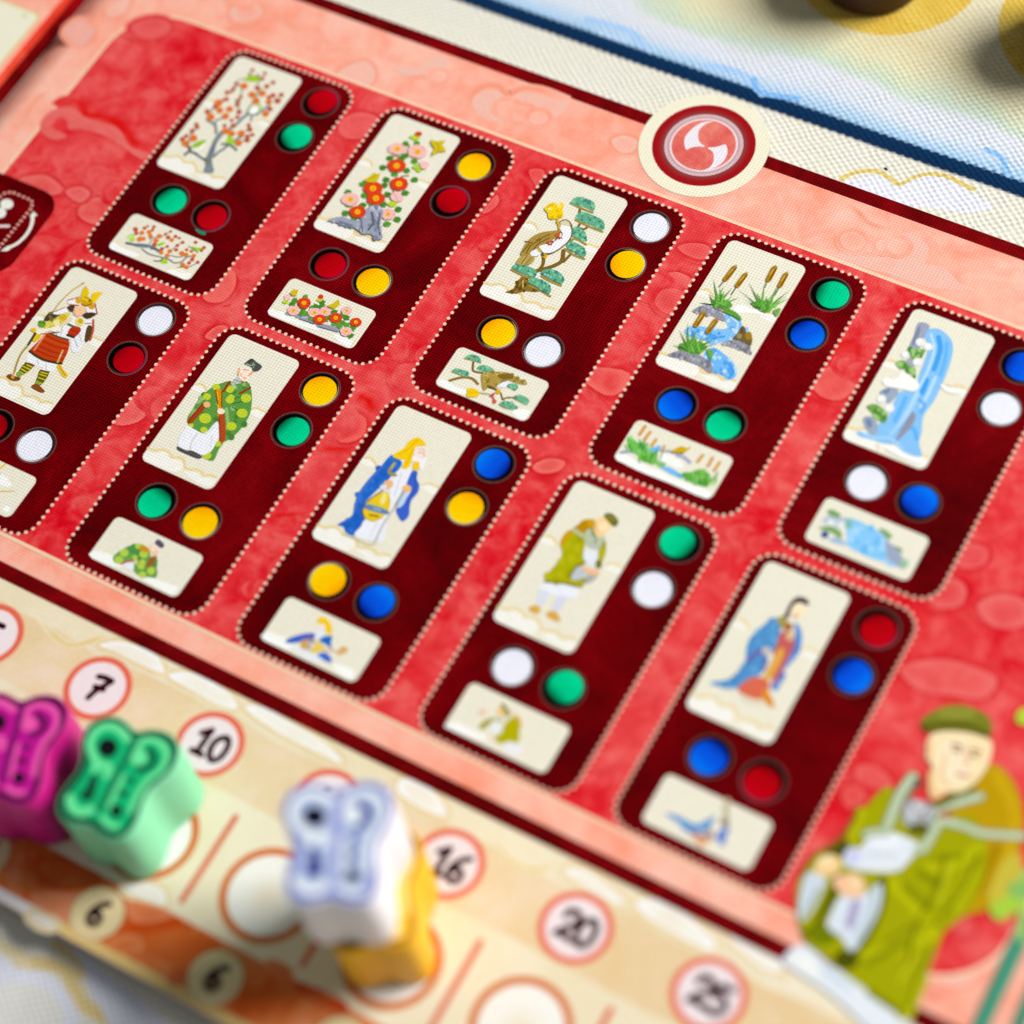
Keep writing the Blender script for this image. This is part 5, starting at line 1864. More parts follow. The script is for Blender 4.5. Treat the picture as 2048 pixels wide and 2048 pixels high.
 'card_waterfall': '''
9aa2b8 s 0 -1415 63 -1274 89 -1251 -73 -1251 -213 -1234 -361 -1344 -478 -1374 -302 -1387 -136
7c86a0 s 0 -1392 -28 -1362 17 -1315 -196 -1348 -290
84bff0 s 0 -1260 17 -1163 81 -1039 58 -928 -16 -860 -124 -809 -316 -780 -518 -761 -754 -755 -933 -779 -1125 -765 -1239 -696 -1416 -671 -1552 -557 -1708 -652 -1754 -801 -1751 -921 -1705 -1049 -1750 -1193 -1760 -1364 -1781 -1405 -1720 -1255 -1681 -1221 -1515 -1163 -1398 -1182 -1195 -1187 -969 -1032 -897 -1079 -658 -1109 -426 -1155 -215 -1250 -103
3fa0ea l 62 -1099 -33 -1009 -178 -963 -389 -948 -505
3fa0ea l 71 -963 -680 -939 -883
62b2f0 l 51 -965 -80 -882 -320 -842 -547
5fb0f0 l 55 -1085 -1028 -1072 -1219 -1064 -1396
b2d8f6 l 36 -1200 -33 -1070 -222 -1010 -534 -998 -835 -986 -1133 -995 -1438
b2d8f6 l 43 -882 -597 -862 -862 -864 -1075
a4d0f4 l 38 -964 -910 -961 -1242 -1025 -1587
5aaef0 l 50 -932 -1468 -815 -1398 -708 -1525
a8d2f6 l 32 -1334 -1726 -1175 -1718 -997 -1648 -819 -1712
5aa8f0 l 38 -930 -985 -834 -1031 -830 -1149
8c90a4 s 0 -932 -1198 -878 -1202 -845 -1307 -869 -1498 -928 -1663 -946 -1490
98a6ba s 0 -1398 -1054 -1314 -965 -1202 -977 -1211 -1133 -1254 -1202 -1398 -1115
7488a4 s 0 -1392 -1066 -1317 -985 -1313 -1075
98a6ba s 0 -1430 -1527 -1359 -1460 -1245 -1512 -1187 -1634 -1222 -1699 -1332 -1651
6f84a4 s 0 -1392 -1522 -1325 -1505 -1279 -1603 -1326 -1610
a0a4b4 e 0 -1243 -520 62 29 29 -64
6fa052 s 0 -1354 -336 -1262 -312 -1169 -281 -1162 -392 -1252 -486
4f8638 e 0 -1338 -346 32 15 18 -40
4f8638 e 0 -1177 -385 24 11 13 -29
4f8638 e 0 -1204 -386 28 13 16 -35
4f8638 e 0 -1295 -394 25 12 14 -31
4f8638 e 0 -1257 -344 19 9 11 -24
4f8638 e 0 -1271 -372 33 16 19 -41
98c478 e 0 -1273 -406 21 10 12 -26
98c478 e 0 -1203 -389 17 8 9 -21
98c478 e 0 -1292 -353 30 14 17 -37
98c478 e 0 -1211 -434 22 11 13 -28
98c478 e 0 -1232 -309 25 12 14 -30
6fa052 s 0 -1420 -606 -1338 -531 -1240 -580 -1158 -588 -1114 -713 -1258 -651 -1335 -674
4f8638 e 0 -1119 -701 20 9 11 -24
4f8638 e 0 -1198 -658 24 11 13 -29
4f8638 e 0 -1233 -656 28 13 16 -35
4f8638 e 0 -1264 -624 23 11 13 -28
4f8638 e 0 -1296 -603 25 12 14 -31
4f8638 e 0 -1179 -608 28 13 16 -34
98c478 e 0 -1351 -604 30 14 17 -36
98c478 e 0 -1184 -609 26 12 15 -32
98c478 e 0 -1201 -637 20 9 11 -25
98c478 e 0 -1161 -653 28 13 16 -35
98c478 e 0 -1380 -613 29 14 17 -36
6fa052 s 0 -1468 -1348 -1374 -1268 -1254 -1305 -1173 -1372 -1162 -1480 -1269 -1466 -1388 -1398
4f8638 e 0 -1199 -1415 29 14 16 -35
4f8638 e 0 -1271 -1401 21 10 12 -26
4f8638 e 0 -1334 -1372 30 14 17 -36
4f8638 e 0 -1301 -1373 23 11 13 -28
4f8638 e 0 -1335 -1349 25 12 14 -30
4f8638 e 0 -1211 -1355 28 13 15 -33
98c478 e 0 -1323 -1433 24 11 14 -29
98c478 e 0 -1294 -1430 18 8 10 -21
98c478 e 0 -1271 -1451 25 12 14 -30
98c478 e 0 -1308 -1331 16 8 9 -20
98c478 e 0 -1223 -1345 25 12 14 -31
e4e8e8 e 0 -1270 -199 54 25 26 -57
f4f4ee e 0 -1283 -192 27 13 15 -33
e4e8e8 e 0 -1152 -222 52 24 25 -54
f4f4ee e 0 -1165 -215 26 12 15 -32
e4e8e8 e 0 -1175 -488 54 25 26 -56
f4f4ee e 0 -1188 -482 27 13 15 -33
e4e8e8 e 0 -1357 -449 48 22 23 -50
f4f4ee e 0 -1370 -443 24 11 14 -29
e4e8e8 e 0 -1343 -1173 53 25 26 -55
f4f4ee e 0 -1356 -1166 27 13 15 -32
e4e8e8 e 0 -1198 -1256 55 26 26 -57
f4f4ee e 0 -1211 -1250 28 13 16 -33
f4f3ee s 0 -1449 -932 -1413 -859 -1318 -848 -1289 -693 -1192 -712 -1054 -754 -1009 -825 -1050 -913 -1203 -934 -1359 -977
f2f2ee s 0 -785 -673 -682 -655 -496 -628 -555 -717 -694 -737
eedcb4 l 25 -714 -639 -600 -616 -534 -570
f4f5f2 s 0 -1027 -1797 -911 -1726 -771 -1763 -622 -1766 -516 -1730 -569 -1829 -835 -1838
eedcb4 l 20 -1105 -1789 -1061 -1857''',
 'tile_waterfall': '''
b0c0d4 s 0 -1242 -3037 -1209 -2958 -1100 -2926 -977 -2887 -942 -3016 -1076 -3050 -1181 -3090
aebcd4 s 0 -1065 -3240 -929 -3174 -828 -3238 -938 -3266
98a4bc s 0 -479 -2946 -376 -2988 -242 -3035 -84 -3208 -184 -3236 -351 -3175
c8d2d8 s 0 -1255 -3084 -1177 -3026 -1035 -2988 -960 -3035 -1097 -3080
84c4f2 s 0 -976 -2898 -862 -2868 -681 -2879 -568 -2896 -468 -2951 -401 -3082 -333 -3222 -464 -3268 -659 -3261 -809 -3241 -896 -3117
90c8f4 s 0 -369 -3209 -218 -3217 -229 -3268 -330 -3256
7fb4e4 s 0 -1086 -3251 -974 -3227 -911 -3248 -1009 -3265
66b6ee e 0 -748 -3136 26 13 15 -31
66b6ee e 0 -592 -3105 21 10 12 -25
66b6ee e 0 -804 -2995 37 18 21 -44
66b6ee e 0 -599 -3223 28 14 15 -33
66b6ee e 0 -678 -2888 31 15 17 -36
66b6ee e 0 -514 -3011 33 16 18 -38
66b6ee e 0 -541 -3062 25 12 14 -29
66b6ee e 0 -622 -3170 35 17 19 -41
66b6ee e 0 -635 -3221 28 13 15 -32
66b6ee e 0 -415 -3156 22 10 12 -25
a2d4f6 e 0 -561 -3153 33 16 18 -39
a2d4f6 e 0 -441 -3094 36 17 19 -42
a2d4f6 e 0 -843 -3140 36 18 20 -42
a2d4f6 e 0 -811 -3126 24 12 13 -28
a2d4f6 e 0 -626 -3093 20 10 11 -24
a2d4f6 e 0 -811 -3023 36 17 20 -42
a2d4f6 e 0 -827 -2996 37 18 20 -43
a2d4f6 e 0 -475 -3001 32 15 17 -37
a2d4f6 e 0 -780 -2946 23 11 12 -26
a2d4f6 e 0 -864 -3060 30 15 17 -36
7aa464 s 0 -1252 -2916 -1210 -2863 -1128 -2867 -1082 -2881 -1081 -2929 -1169 -2949
7aa464 s 0 -1237 -3169 -1145 -3091 -1028 -3078 -949 -3122 -955 -3192 -1060 -3158
7aa464 s 0 -588 -2863 -504 -2845 -403 -2889 -441 -2943
7aa464 s 0 -335 -2994 -221 -2995 -222 -3041
7fb8a4 e 0 -941 -2953 40 19 28 -59
8fbf9a e 0 -123 -3161 46 22 25 -54
e4eae4 e 0 -1140 -3029 40 19 16 -34
e0e8e0 e 0 -1008 -3007 36 17 20 -42
2f4f8c e 0 -1131 -3216 42 20 21 -43''',
 'card_archer': '''
c2a446 l 22 -1250 71 -1320 -84 -1357 -267 -1366 -390 -1356 -520
6a6a3a l 22 -1263 60 -1248 78
b89c46 l 30 -1349 -1048 -1356 -1227 -1307 -1408 -1253 -1535
8a7430 l 10 -1335 -1086 -1343 -1265 -1264 -1504
ecedf0 s 0 -1267 -1178 -1078 -1192 -900 -1171 -815 -1166 -794 -1271 -899 -1325 -975 -1296 -1071 -1315 -1208 -1307
b8bcc4 l 12 -1097 -1223 -1029 -1278
b8bcc4 l 12 -945 -1224 -890 -1299
5f5c16 s 0 -1213 -1332 -1080 -1313 -1101 -1445 -1164 -1547 -1213 -1509
5f5c16 s 0 -958 -1343 -829 -1317 -800 -1462 -820 -1547 -893 -1545 -938 -1423
c4b820 l 19 -1204 -1389 -1085 -1391
c4b820 l 19 -1202 -1434 -1101 -1445
c4b820 l 19 -1201 -1477 -1119 -1491
c4b820 l 18 -927 -1396 -826 -1384
c4b820 l 18 -913 -1447 -813 -1439
c4b820 l 18 -895 -1501 -809 -1506
c4b820 l 19 -1173 -1345 -1088 -1349
c4b820 l 18 -928 -1361 -831 -1344
7f3a1c l 17 -1214 -1328 -1073 -1313
7f3a1c l 17 -958 -1338 -827 -1310
7fa040 e 0 -1180 -1515 36 17 28 -38
7fa040 e 0 -865 -1532 35 16 26 -36
86481c s 0 -1320 -1620 -1292 -1561 -1195 -1561 -1127 -1555 -1125 -1600 -1205 -1641
86481c s 0 -919 -1604 -882 -1538 -788 -1554 -702 -1587 -736 -1626 -845 -1626
5f2c10 l 12 -1289 -1602 -1138 -1582
c89a30 e 0 -1234 -1584 25 12 19 -26
e6bc28 s 0 -788 -1194 -761 -1152 -675 -1198 -576 -1238 -567 -1289 -640 -1286
b88a14 l 12 -757 -1179 -601 -1264
c03a10 s 0 -1213 -805 -1060 -796 -885 -787 -806 -897 -762 -1058 -759 -1139 -863 -1166 -1024 -1191 -1202 -1173 -1277 -1146 -1268 -1025 -1229 -831
7a2008 l 11 -1213 -853 -1017 -856 -851 -838
7a2008 l 11 -1203 -943 -982 -943 -809 -906
7a2008 l 11 -1197 -1028 -976 -1028 -784 -989
7a2008 l 11 -1198 -1102 -978 -1101 -772 -1063
d8521c l 11 -1205 -893 -993 -889 -842 -870
4a3418 l 37 -1268 -1149 -1175 -1172 -1015 -1184 -868 -1159 -759 -1129
d88a68 l 28 -1237 -849 -1223 -1107
c9b070 l 25 -865 -953 -817 -1135
e9ebef s 0 -1077 -464 -1005 -371 -873 -402 -785 -361 -741 -429 -784 -523 -712 -663 -657 -798 -671 -895 -752 -904 -842 -797 -886 -773 -1068 -785 -1108 -730 -1112 -570
b4bac4 l 15 -830 -733 -711 -823
b4bac4 l 15 -1101 -624 -1043 -744
c4c8d0 l 15 -815 -638 -706 -733
49603f l 33 -1116 -564 -986 -573 -869 -562
40503a l 23 -1210 -800 -1060 -796 -895 -777
bb3212 s 0 -975 -587 -837 -559 -837 -695 -960 -708
7a1e08 l 12 -958 -631 -841 -620
4f3318 l 42 -953 -719 -856 -712
57401f s 0 -786 -489 -731 -463 -661 -565 -638 -690 -691 -685
b84a34 l 28 -775 -368 -681 -502 -621 -657
b84a34 l 15 -841 -466 -757 -419
57401f l 27 -757 -507 -686 -665
e3d2a8 s 0 -1247 -691 -1195 -608 -1077 -464 -1037 -520 -1106 -655 -1202 -715
d8cf5c s 0 -1341 -679 -1251 -531 -1156 -412 -1110 -453 -1154 -666 -1221 -727 -1304 -765
b4ac30 e 0 -1285 -627 21 10 16 -22
b4ac30 e 0 -1165 -594 17 8 13 -18
b4ac30 e 0 -1171 -630 25 12 19 -27
b4ac30 e 0 -1218 -527 16 8 13 -18
b4ac30 e 0 -1199 -660 22 10 17 -24
b4ac30 e 0 -1227 -720 22 10 17 -23
b4ac30 e 0 -1208 -522 23 11 18 -25
b4ac30 e 0 -1271 -566 24 11 18 -26
f0e2a0 e 0 -1198 -624 42 19 32 -44
d8ae1c e 0 -1170 -508 44 20 33 -47
e4d274 e 0 -924 -475 60 28 46 -64
c8a41c e 0 -922 -459 31 14 24 -33
4a3a26 s 0 -1385 -503 -1294 -491 -1228 -475 -1301 -616 -1376 -666 -1406 -605
7a6440 e 0 -1363 -517 15 7 12 -16
7a6440 e 0 -1299 -603 25 11 19 -26
7a6440 e 0 -1282 -489 21 10 16 -23
7a6440 e 0 -1385 -530 16 7 12 -17
7a6440 e 0 -1341 -578 24 11 18 -25
efeff0 s 0 -1346 -515 -1250 -378 -1167 -387 -1250 -493
b84a34 l 16 -1339 -485 -1249 -369
6f9c26 e 0 -1377 -722 52 24 35 -49
4a7a18 e 0 -1418 -706 16 7 12 -17
4a7a18 e 0 -1427 -707 16 7 12 -17
4a7a18 e 0 -1368 -694 17 8 13 -18
4a7a18 e 0 -1411 -709 13 6 10 -14
e2ba1c s 0 -1472 -870 -1420 -813 -1357 -861 -1275 -882 -1263 -938 -1290 -995 -1333 -997 -1374 -898
f0ead8 s 0 -1386 -845 -1243 -734 -1143 -643 -1100 -741 -1218 -769 -1308 -875
a0481c l 19 -1197 -798 -1079 -731
b8681c l 13 -1291 -860 -1196 -800
3f3a1e l 35 -1368 -888 -1347 -1069
efeeee s 0 -1281 -261 -1166 -145 -1090 -203 -1112 -260 -1211 -296
efeeee s 0 -970 -254 -901 -148 -790 -242 -884 -308
a84434 l 18 -1277 -252 -1168 -143
a84434 l 19 -906 -140 -783 -261
a84434 l 15 -1211 -296 -1099 -259
4a3a22 s 0 -1229 -349 -1151 -283 -1086 -364 -1152 -388
4a3420 s 0 -975 -365 -886 -286 -785 -269 -853 -387
f0c49a s 0 -1119 -298 -1047 -235 -958 -278 -954 -365 -1021 -426 -1094 -386
d89070 l 13 -1115 -333 -1023 -424 -954 -365
e8ae84 l 13 -1063 -309 -1016 -317
d8a41c e 0 -1143 -197 40 18 30 -43
d89a1c e 0 -920 -198 40 18 30 -43
e4c00c s 0 -1200 50 -1085 -21 -1073 -120 -1129 -149 -1170 -90
ecc80c s 0 -916 60 -1033 0 -1002 -79 -982 -160 -917 -125 -920 -19
d0a208 s 0 -1137 -137 -1069 -85 -977 -108 -948 -155 -999 -223 -1089 -205
5f4a08 e 0 -1071 -142 15 7 11 -16
5f4a08 e 0 -997 -129 15 7 11 -16
f6e458 l 15 -1115 -139 -1028 -144
8a6a08 l 18 -1055 -223 -991 -216 -948 -159''',
 'tile_archer': '''
f4f5f2 s 0 -490 -2888 -393 -2886 -280 -2921 -253 -2986 -405 -3003
e6c030 l 27 -559 -2854 -535 -2798 -517 -2733
d8b45c l 19 -385 -3118 -238 -3052 -169 -3012
f4f5f2 s 0 -143 -3297 -117 -3230 -53 -3243 -66 -3315
eedcb0 l 13 -338 -2916 -261 -2901
d88a60 e 0 -514 -2900 32 16 24 -33
c03a10 s 0 -647 -3120 -570 -3016 -417 -3076 -436 -3196
e9ebef s 0 -688 -3005 -603 -2942 -510 -3009 -588 -3080
d0a208 s 0 -689 -2916 -626 -2852 -585 -2922''',
 'card_courtier': '''
5a9440 s 0 -1177 -411 -1071 -362 -919 -308 -820 -382 -720 -514 -629 -695 -605 -861 -620 -1047 -685 -1196 -733 -1186 -801 -1042 -934 -883 -960 -988 -971 -1096 -1006 -1209 -1126 -1215 -1268 -1193 -1341 -1106 -1351 -962 -1364 -819 -1341 -688 -1297 -544 -1225 -464
5a9440 s 0 -774 -1206 -701 -1203 -695 -1347 -667 -1508 -802 -1514 -771 -1397
467c34 e 0 -1187 -974 29 14 21 -31
467c34 e 0 -863 -903 23 11 17 -25
467c34 e 0 -1331 -726 41 19 30 -44
467c34 e 0 -955 -960 25 12 18 -27
467c34 e 0 -717 -1078 32 15 22 -34
467c34 e 0 -735 -889 23 11 16 -25
467c34 e 0 -763 -820 28 13 20 -30
467c34 e 0 -608 -871 39 19 28 -42
467c34 e 0 -922 -392 25 12 18 -27
467c34 e 0 -992 -965 28 13 20 -30
467c34 e 0 -1061 -753 29 14 21 -31
467c34 e 0 -899 -878 39 19 28 -42
467c34 e 0 -650 -1108 38 18 27 -41
467c34 e 0 -845 -984 26 12 18 -28
86b468 e 0 -1101 -759 21 10 15 -23
86b468 e 0 -1303 -1039 29 14 21 -31
86b468 e 0 -876 -733 31 15 22 -33
86b468 e 0 -1305 -991 34 16 25 -37
86b468 e 0 -798 -1023 25 12 18 -27
86b468 e 0 -1023 -444 24 11 17 -26
86b468 e 0 -759 -955 26 12 18 -28
86b468 e 0 -1345 -780 33 15 23 -35
86b468 e 0 -944 -358 25 12 18 -28
86b468 e 0 -1257 -1061 21 10 15 -23
386a34 l 14 -950 -608 -888 -534
386a34 l 14 -923 -670 -822 -593
386a34 l 14 -893 -715 -782 -737
386a34 l 14 -1004 -589 -986 -490
9cba80 l 38 -1341 -853 -1305 -761 -1256 -753
8cb46c l 45 -951 -773 -866 -881 -781 -989
b0c49c l 43 -1104 -395 -1037 -454
bccc2e e 0 -1287 -726 49 23 30 -45
bccc2e e 0 -1075 -502 51 24 31 -47
bccc2e e 0 -805 -525 63 30 38 -58
bccc2e e 0 -984 -639 53 25 32 -48
bccc2e e 0 -991 -598 40 19 24 -37
bccc2e e 0 -724 -742 65 31 39 -60
bccc2e e 0 -1121 -1017 73 35 45 -67
bccc2e e 0 -740 -969 61 29 36 -55
bccc2e e 0 -1037 -1172 44 21 27 -40
bccc2e e 0 -1258 -551 49 23 30 -45
bccc2e e 0 -787 -1475 54 26 33 -49
bccc2e e 0 -753 -1269 39 19 24 -36
bccc2e e 0 -1228 -1186 31 15 19 -29
e9ecf2 s 0 -1269 -1208 -1119 -1226 -998 -1217 -954 -997 -835 -1132 -791 -1243 -778 -1386 -832 -1489 -1002 -1522 -1195 -1527 -1261 -1408 -1267 -1293
b8bcc8 l 13 -1087 -1252 -1078 -1409 -1036 -1492
c8ccd6 l 11 -978 -1230 -941 -1079
c8ccd6 l 12 -895 -1190 -812 -1356
45403f s 0 -1208 -1527 -1081 -1528 -990 -1499 -835 -1516 -861 -1565 -1021 -1575 -1178 -1571
6a6460 l 11 -1183 -1540 -855 -1537
94331a l 36 -1139 -409 -1134 -560
94331a l 33 -846 -367 -914 -494
a43c1a l 81 -1273 -1136 -1262 -1012 -1243 -854
8a2c12 l 15 -1290 -1156 -1286 -998 -1277 -845
b0461e l 78 -949 -891 -805 -1073 -737 -1196
8a2c12 l 13 -953 -937 -764 -1201
d98c08 s 0 -1245 -597 -1157 -563 -1081 -685 -1012 -802 -978 -937 -1089 -763
8a4a0c l 17 -1155 -570 -1021 -776
f0b428 l 18 -1205 -609 -1046 -818
8a4a0c l 15 -1237 -593 -1089 -763
eab67c e 0 -1217 -831 42 20 26 -39
f2ddc4 e 0 -992 -837 46 22 25 -38
b9bfba s 0 -1109 -356 -1066 -284 -985 -327 -1043 -404
8c9490 l 13 -1105 -351 -1009 -351
a03c24 l 18 -1006 -334 -938 -310
f5dfcc s 0 -1147 -161 -1028 -130 -946 -140 -944 -217 -941 -306 -1001 -320 -1109 -265
e0a070 l 19 -1141 -171 -1093 -269
dc9c64 l 26 -950 -145 -960 -214
c87a5c l 12 -1079 -169 -1010 -147
d89a80 l 10 -1084 -235 -1033 -271
e8b49c e 0 -990 -274 19 9 14 -21
49504b s 0 -1113 -54 -1076 27 -992 6 -882 -19 -892 -102 -955 -132 -1000 -89 -1114 -85
9cb08c l 17 -1090 -78 -1015 -66 -1016 -21
8a9a80 l 14 -989 -31 -976 -93
2f3532 l 18 -1088 -39 -1054 15''',
 'tile_courtier': '''
f4f5f2 s 0 -1326 -3356 -1295 -3266 -1125 -3226 -960 -3252 -843 -3301 -1036 -3353
f4f5f2 s 0 -526 -3326 -450 -3258 -346 -3260 -155 -3240 -50 -3230 -58 -3338 -233 -3351
efe4c8 l 17 -1318 -3234 -1181 -3221 -1084 -3195
efe4c8 l 15 -1254 -2967 -1125 -2926 -1014 -2936
66a04c s 0 -1041 -3219 -963 -3040 -869 -2950 -771 -2926 -654 -2976 -569 -3062 -511 -3012 -442 -3127 -373 -3243 -482 -3286 -521 -3319 -663 -3300 -729 -3246 -732 -3163 -811 -3169 -870 -3263 -976 -3297
448840 e 0 -894 -3046 23 11 16 -24
448840 e 0 -520 -3193 26 13 18 -26
448840 e 0 -789 -3060 25 12 18 -26
448840 e 0 -439 -3187 36 18 26 -37
448840 e 0 -530 -3245 38 18 27 -39
448840 e 0 -657 -3120 25 12 18 -26
448840 e 0 -873 -3000 39 19 28 -40
448840 e 0 -548 -3089 27 13 19 -28
448840 e 0 -519 -3089 38 18 27 -39
448840 e 0 -567 -3078 29 14 21 -30
448840 e 0 -714 -3108 25 12 17 -25
448840 e 0 -742 -3040 32 15 22 -33
4a9048 s 0 -947 -3032 -851 -2975 -773 -3044 -860 -3097
b0cc4c e 0 -944 -3127 51 25 33 -47
b0cc4c e 0 -945 -3245 51 25 33 -47
b0cc4c e 0 -836 -2968 37 18 24 -35
b0cc4c e 0 -707 -3034 51 25 33 -47
b0cc4c e 0 -640 -3192 42 20 27 -38
b0cc4c e 0 -486 -3191 49 24 31 -46
b0cc4c e 0 -552 -3281 45 22 28 -41
b0cc4c e 0 -657 -3137 37 18 24 -34
b0cc4c e 0 -781 -3122 31 15 20 -29
cc9010 s 0 -820 -2984 -750 -2926 -648 -2978 -756 -3009
94602a s 0 -610 -3040 -532 -2989 -515 -3089 -535 -3164 -582 -3164
f0c49c s 0 -708 -2906 -644 -2885 -555 -2933 -562 -2990 -633 -2976
f4dcc8 e 0 -643 -2917 33 16 23 -34
57506a s 0 -670 -2839 -657 -2776 -544 -2807 -554 -2865
b05a50 l 31 -885 -3271 -841 -3215 -775 -3168
e4ecf4 s 0 -862 -3274 -752 -3209 -695 -3284 -764 -3297
c4d08c e 0 -734 -3174 28 14 20 -29''',
 'card_lute_player': '''
2064c4 s 0 -1253 -475 -1148 -454 -1058 -485 -1047 -595 -1075 -682 -1089 -788 -1125 -920 -1149 -1030 -1176 -1156 -1159 -1288 -1060 -1423 -1062 -1549 -1072 -1659 -1184 -1650 -1236 -1603 -1327 -1608 -1271 -1505 -1231 -1402 -1284 -1276 -1324 -1126 -1325 -956 -1305 -775 -1272 -616
1d5cba e 0 -1209 -1227 37 18 24 -40
1d5cba e 0 -1074 -1655 33 16 22 -36
1d5cba e 0 -1284 -684 37 18 25 -41
1d5cba e 0 -1228 -851 25 12 16 -27
1d5cba e 0 -1072 -1410 33 16 22 -35
1d5cba e 0 -1104 -1632 33 16 22 -35
1d5cba e 0 -1201 -838 34 17 23 -38
1d5cba e 0 -1207 -1550 43 21 29 -47
1d5cba e 0 -1191 -718 41 20 27 -45
1d5cba e 0 -1251 -841 25 12 17 -28
1d5cba e 0 -1165 -1415 42 20 28 -45
1d5cba e 0 -1071 -1510 44 21 29 -47
2e70cc e 0 -1111 -554 30 14 20 -33
2e70cc e 0 -1247 -1490 23 11 16 -25
2e70cc e 0 -1128 -1613 33 16 22 -36
2e70cc e 0 -1141 -856 27 13 18 -29
2e70cc e 0 -1323 -1127 34 16 23 -37
2e70cc e 0 -1211 -479 36 17 24 -39
2e70cc e 0 -1227 -1204 21 10 14 -23
2e70cc e 0 -1268 -1155 35 17 23 -38
2e70cc e 0 -1255 -879 27 13 18 -29
2e70cc e 0 -1207 -975 25 12 17 -28
2e70cc e 0 -1255 -1018 22 11 15 -24
2e70cc e 0 -1149 -468 30 14 20 -33
4a70cc l 24 -1251 -607 -1291 -883 -1291 -1138 -1233 -1336
e8ebf3 s 0 -1023 -554 -916 -515 -860 -647 -866 -767 -840 -895 -833 -1033 -837 -1133 -811 -1261 -785 -1429 -778 -1592 -904 -1639 -1058 -1644 -1044 -1496 -1046 -1388 -876 -1222 -952 -975 -1043 -735
ccd0e0 l 14 -891 -1366 -865 -1576
ccd0e0 l 14 -989 -610 -890 -945
e6e9f2 s 0 -789 -1428 -782 -1313 -681 -1542 -747 -1602
3a62c8 s 0 -882 -530 -813 -511 -770 -604 -692 -669 -653 -777 -670 -898 -631 -1006 -582 -1108 -609 -1213 -706 -1168 -778 -1091 -739 -1002 -740 -847 -762 -745 -843 -727
2a50b0 l 17 -835 -564 -712 -747 -694 -991
bcd0ec s 0 -826 -900 -766 -829 -727 -979 -764 -1067
e4c41c s 0 -1014 -931 -918 -1001 -860 -1116 -844 -1207 -879 -1280 -929 -1368 -1009 -1384 -1113 -1350 -1142 -1252 -1137 -1092 -1080 -994
5f84ac s 0 -1153 -1213 -1109 -1180 -862 -1156 -850 -1218 -1141 -1263
9cbccc l 19 -1040 -1207 -944 -1196
6a4858 l 19 -1026 -869 -1087 -983 -1157 -1144 -1155 -1284 -1081 -1367
a8701c l 31 -1029 -1310 -927 -1286
f0de84 s 0 -1041 -973 -992 -963 -947 -1102 -1012 -1105
c8a010 l 14 -1070 -1369 -941 -1369 -871 -1273
9c8c50 l 44 -1140 -532 -1144 -612 -1130 -677 -1039 -677
c8bc70 l 17 -1142 -540 -1139 -610
eab482 e 0 -1053 -825 58 28 29 -48
d8dcea e 0 -1082 -896 42 20 23 -37
ecb878 e 0 -808 -781 52 25 26 -44
a0a4a4 l 36 -823 -842 -813 -1007 -800 -1071
b4b4b8 l 24 -800 -1071 -811 -1265 -796 -1459 -773 -1621
cfc69c l 28 -1173 -1684 -1036 -1675 -851 -1683 -760 -1643
eceef4 s 0 -985 -336 -822 -272 -779 -409 -794 -476 -870 -398 -960 -410
f3e0d2 s 0 -1027 -233 -919 -143 -847 -215 -841 -313 -930 -341 -993 -311
d8b0a0 l 12 -978 -217 -884 -201
d8a894 l 15 -891 -233 -847 -284
c89484 l 11 -951 -262 -904 -254
f2ca0c s 0 -1142 -162 -1075 -78 -978 -87 -908 -143 -963 -155 -1021 -212 -984 -338 -950 -437 -951 -523 -1016 -554 -1049 -424 -1109 -455 -1223 -449 -1177 -341 -1144 -267
d8a808 l 15 -1056 -110 -1090 -270 -1164 -407
d8a808 l 15 -1029 -241 -1006 -432 -989 -524
f0c80c s 0 -925 -415 -866 -379 -817 -487 -871 -513''',
 'tile_lute_player': '''
f4f5f2 s 0 -1338 -3352 -1296 -3250 -1097 -3223 -899 -3257 -944 -3340 -1174 -3362
f4f5f2 s 0 -354 -3279 -239 -3232 -70 -3228 -57 -3341 -219 -3342
efe0c0 l 14 -1266 -3235 -1164 -3226 -1077 -3224
e4e8f2 s 0 -949 -3272 -808 -3263 -693 -3276 -565 -3233 -485 -3299 -635 -3338 -855 -3326
dfe6f0 s 0 -755 -2963 -676 -2935 -672 -3034 -753 -3044
4060c4 s 0 -1025 -3281 -1023 -3217 -906 -3094 -796 -3022 -740 -3057 -785 -3132 -864 -3191 -943 -3250
2c60bc s 0 -1008 -3240 -924 -3158 -899 -3197 -963 -3249
2268c0 s 0 -668 -3032 -627 -2982 -552 -2955 -526 -3033 -470 -3101 -583 -3083 -666 -3082
4068cc s 0 -591 -3246 -523 -3177 -444 -3193 -378 -3243 -422 -3278 -530 -3266
8c6a80 l 35 -810 -3092 -717 -3117
e4c85c s 0 -678 -3261 -700 -3159 -675 -3091 -558 -3129 -594 -3219
d2a052 e 0 -797 -3197 50 25 38 -60
a8a8c0 l 40 -754 -3135 -722 -3230
cf9c6c l 22 -557 -3154 -364 -3094
d4a862 e 0 -334 -3049 47 23 26 -41
d8b070 e 0 -358 -3103 32 16 21 -34
f3e0d4 s 0 -813 -2895 -725 -2872 -686 -2911 -753 -2944
f0c70c s 0 -845 -2855 -824 -2792 -754 -2780 -674 -2812 -595 -2886 -590 -2948 -660 -2937 -718 -2866 -801 -2876''',
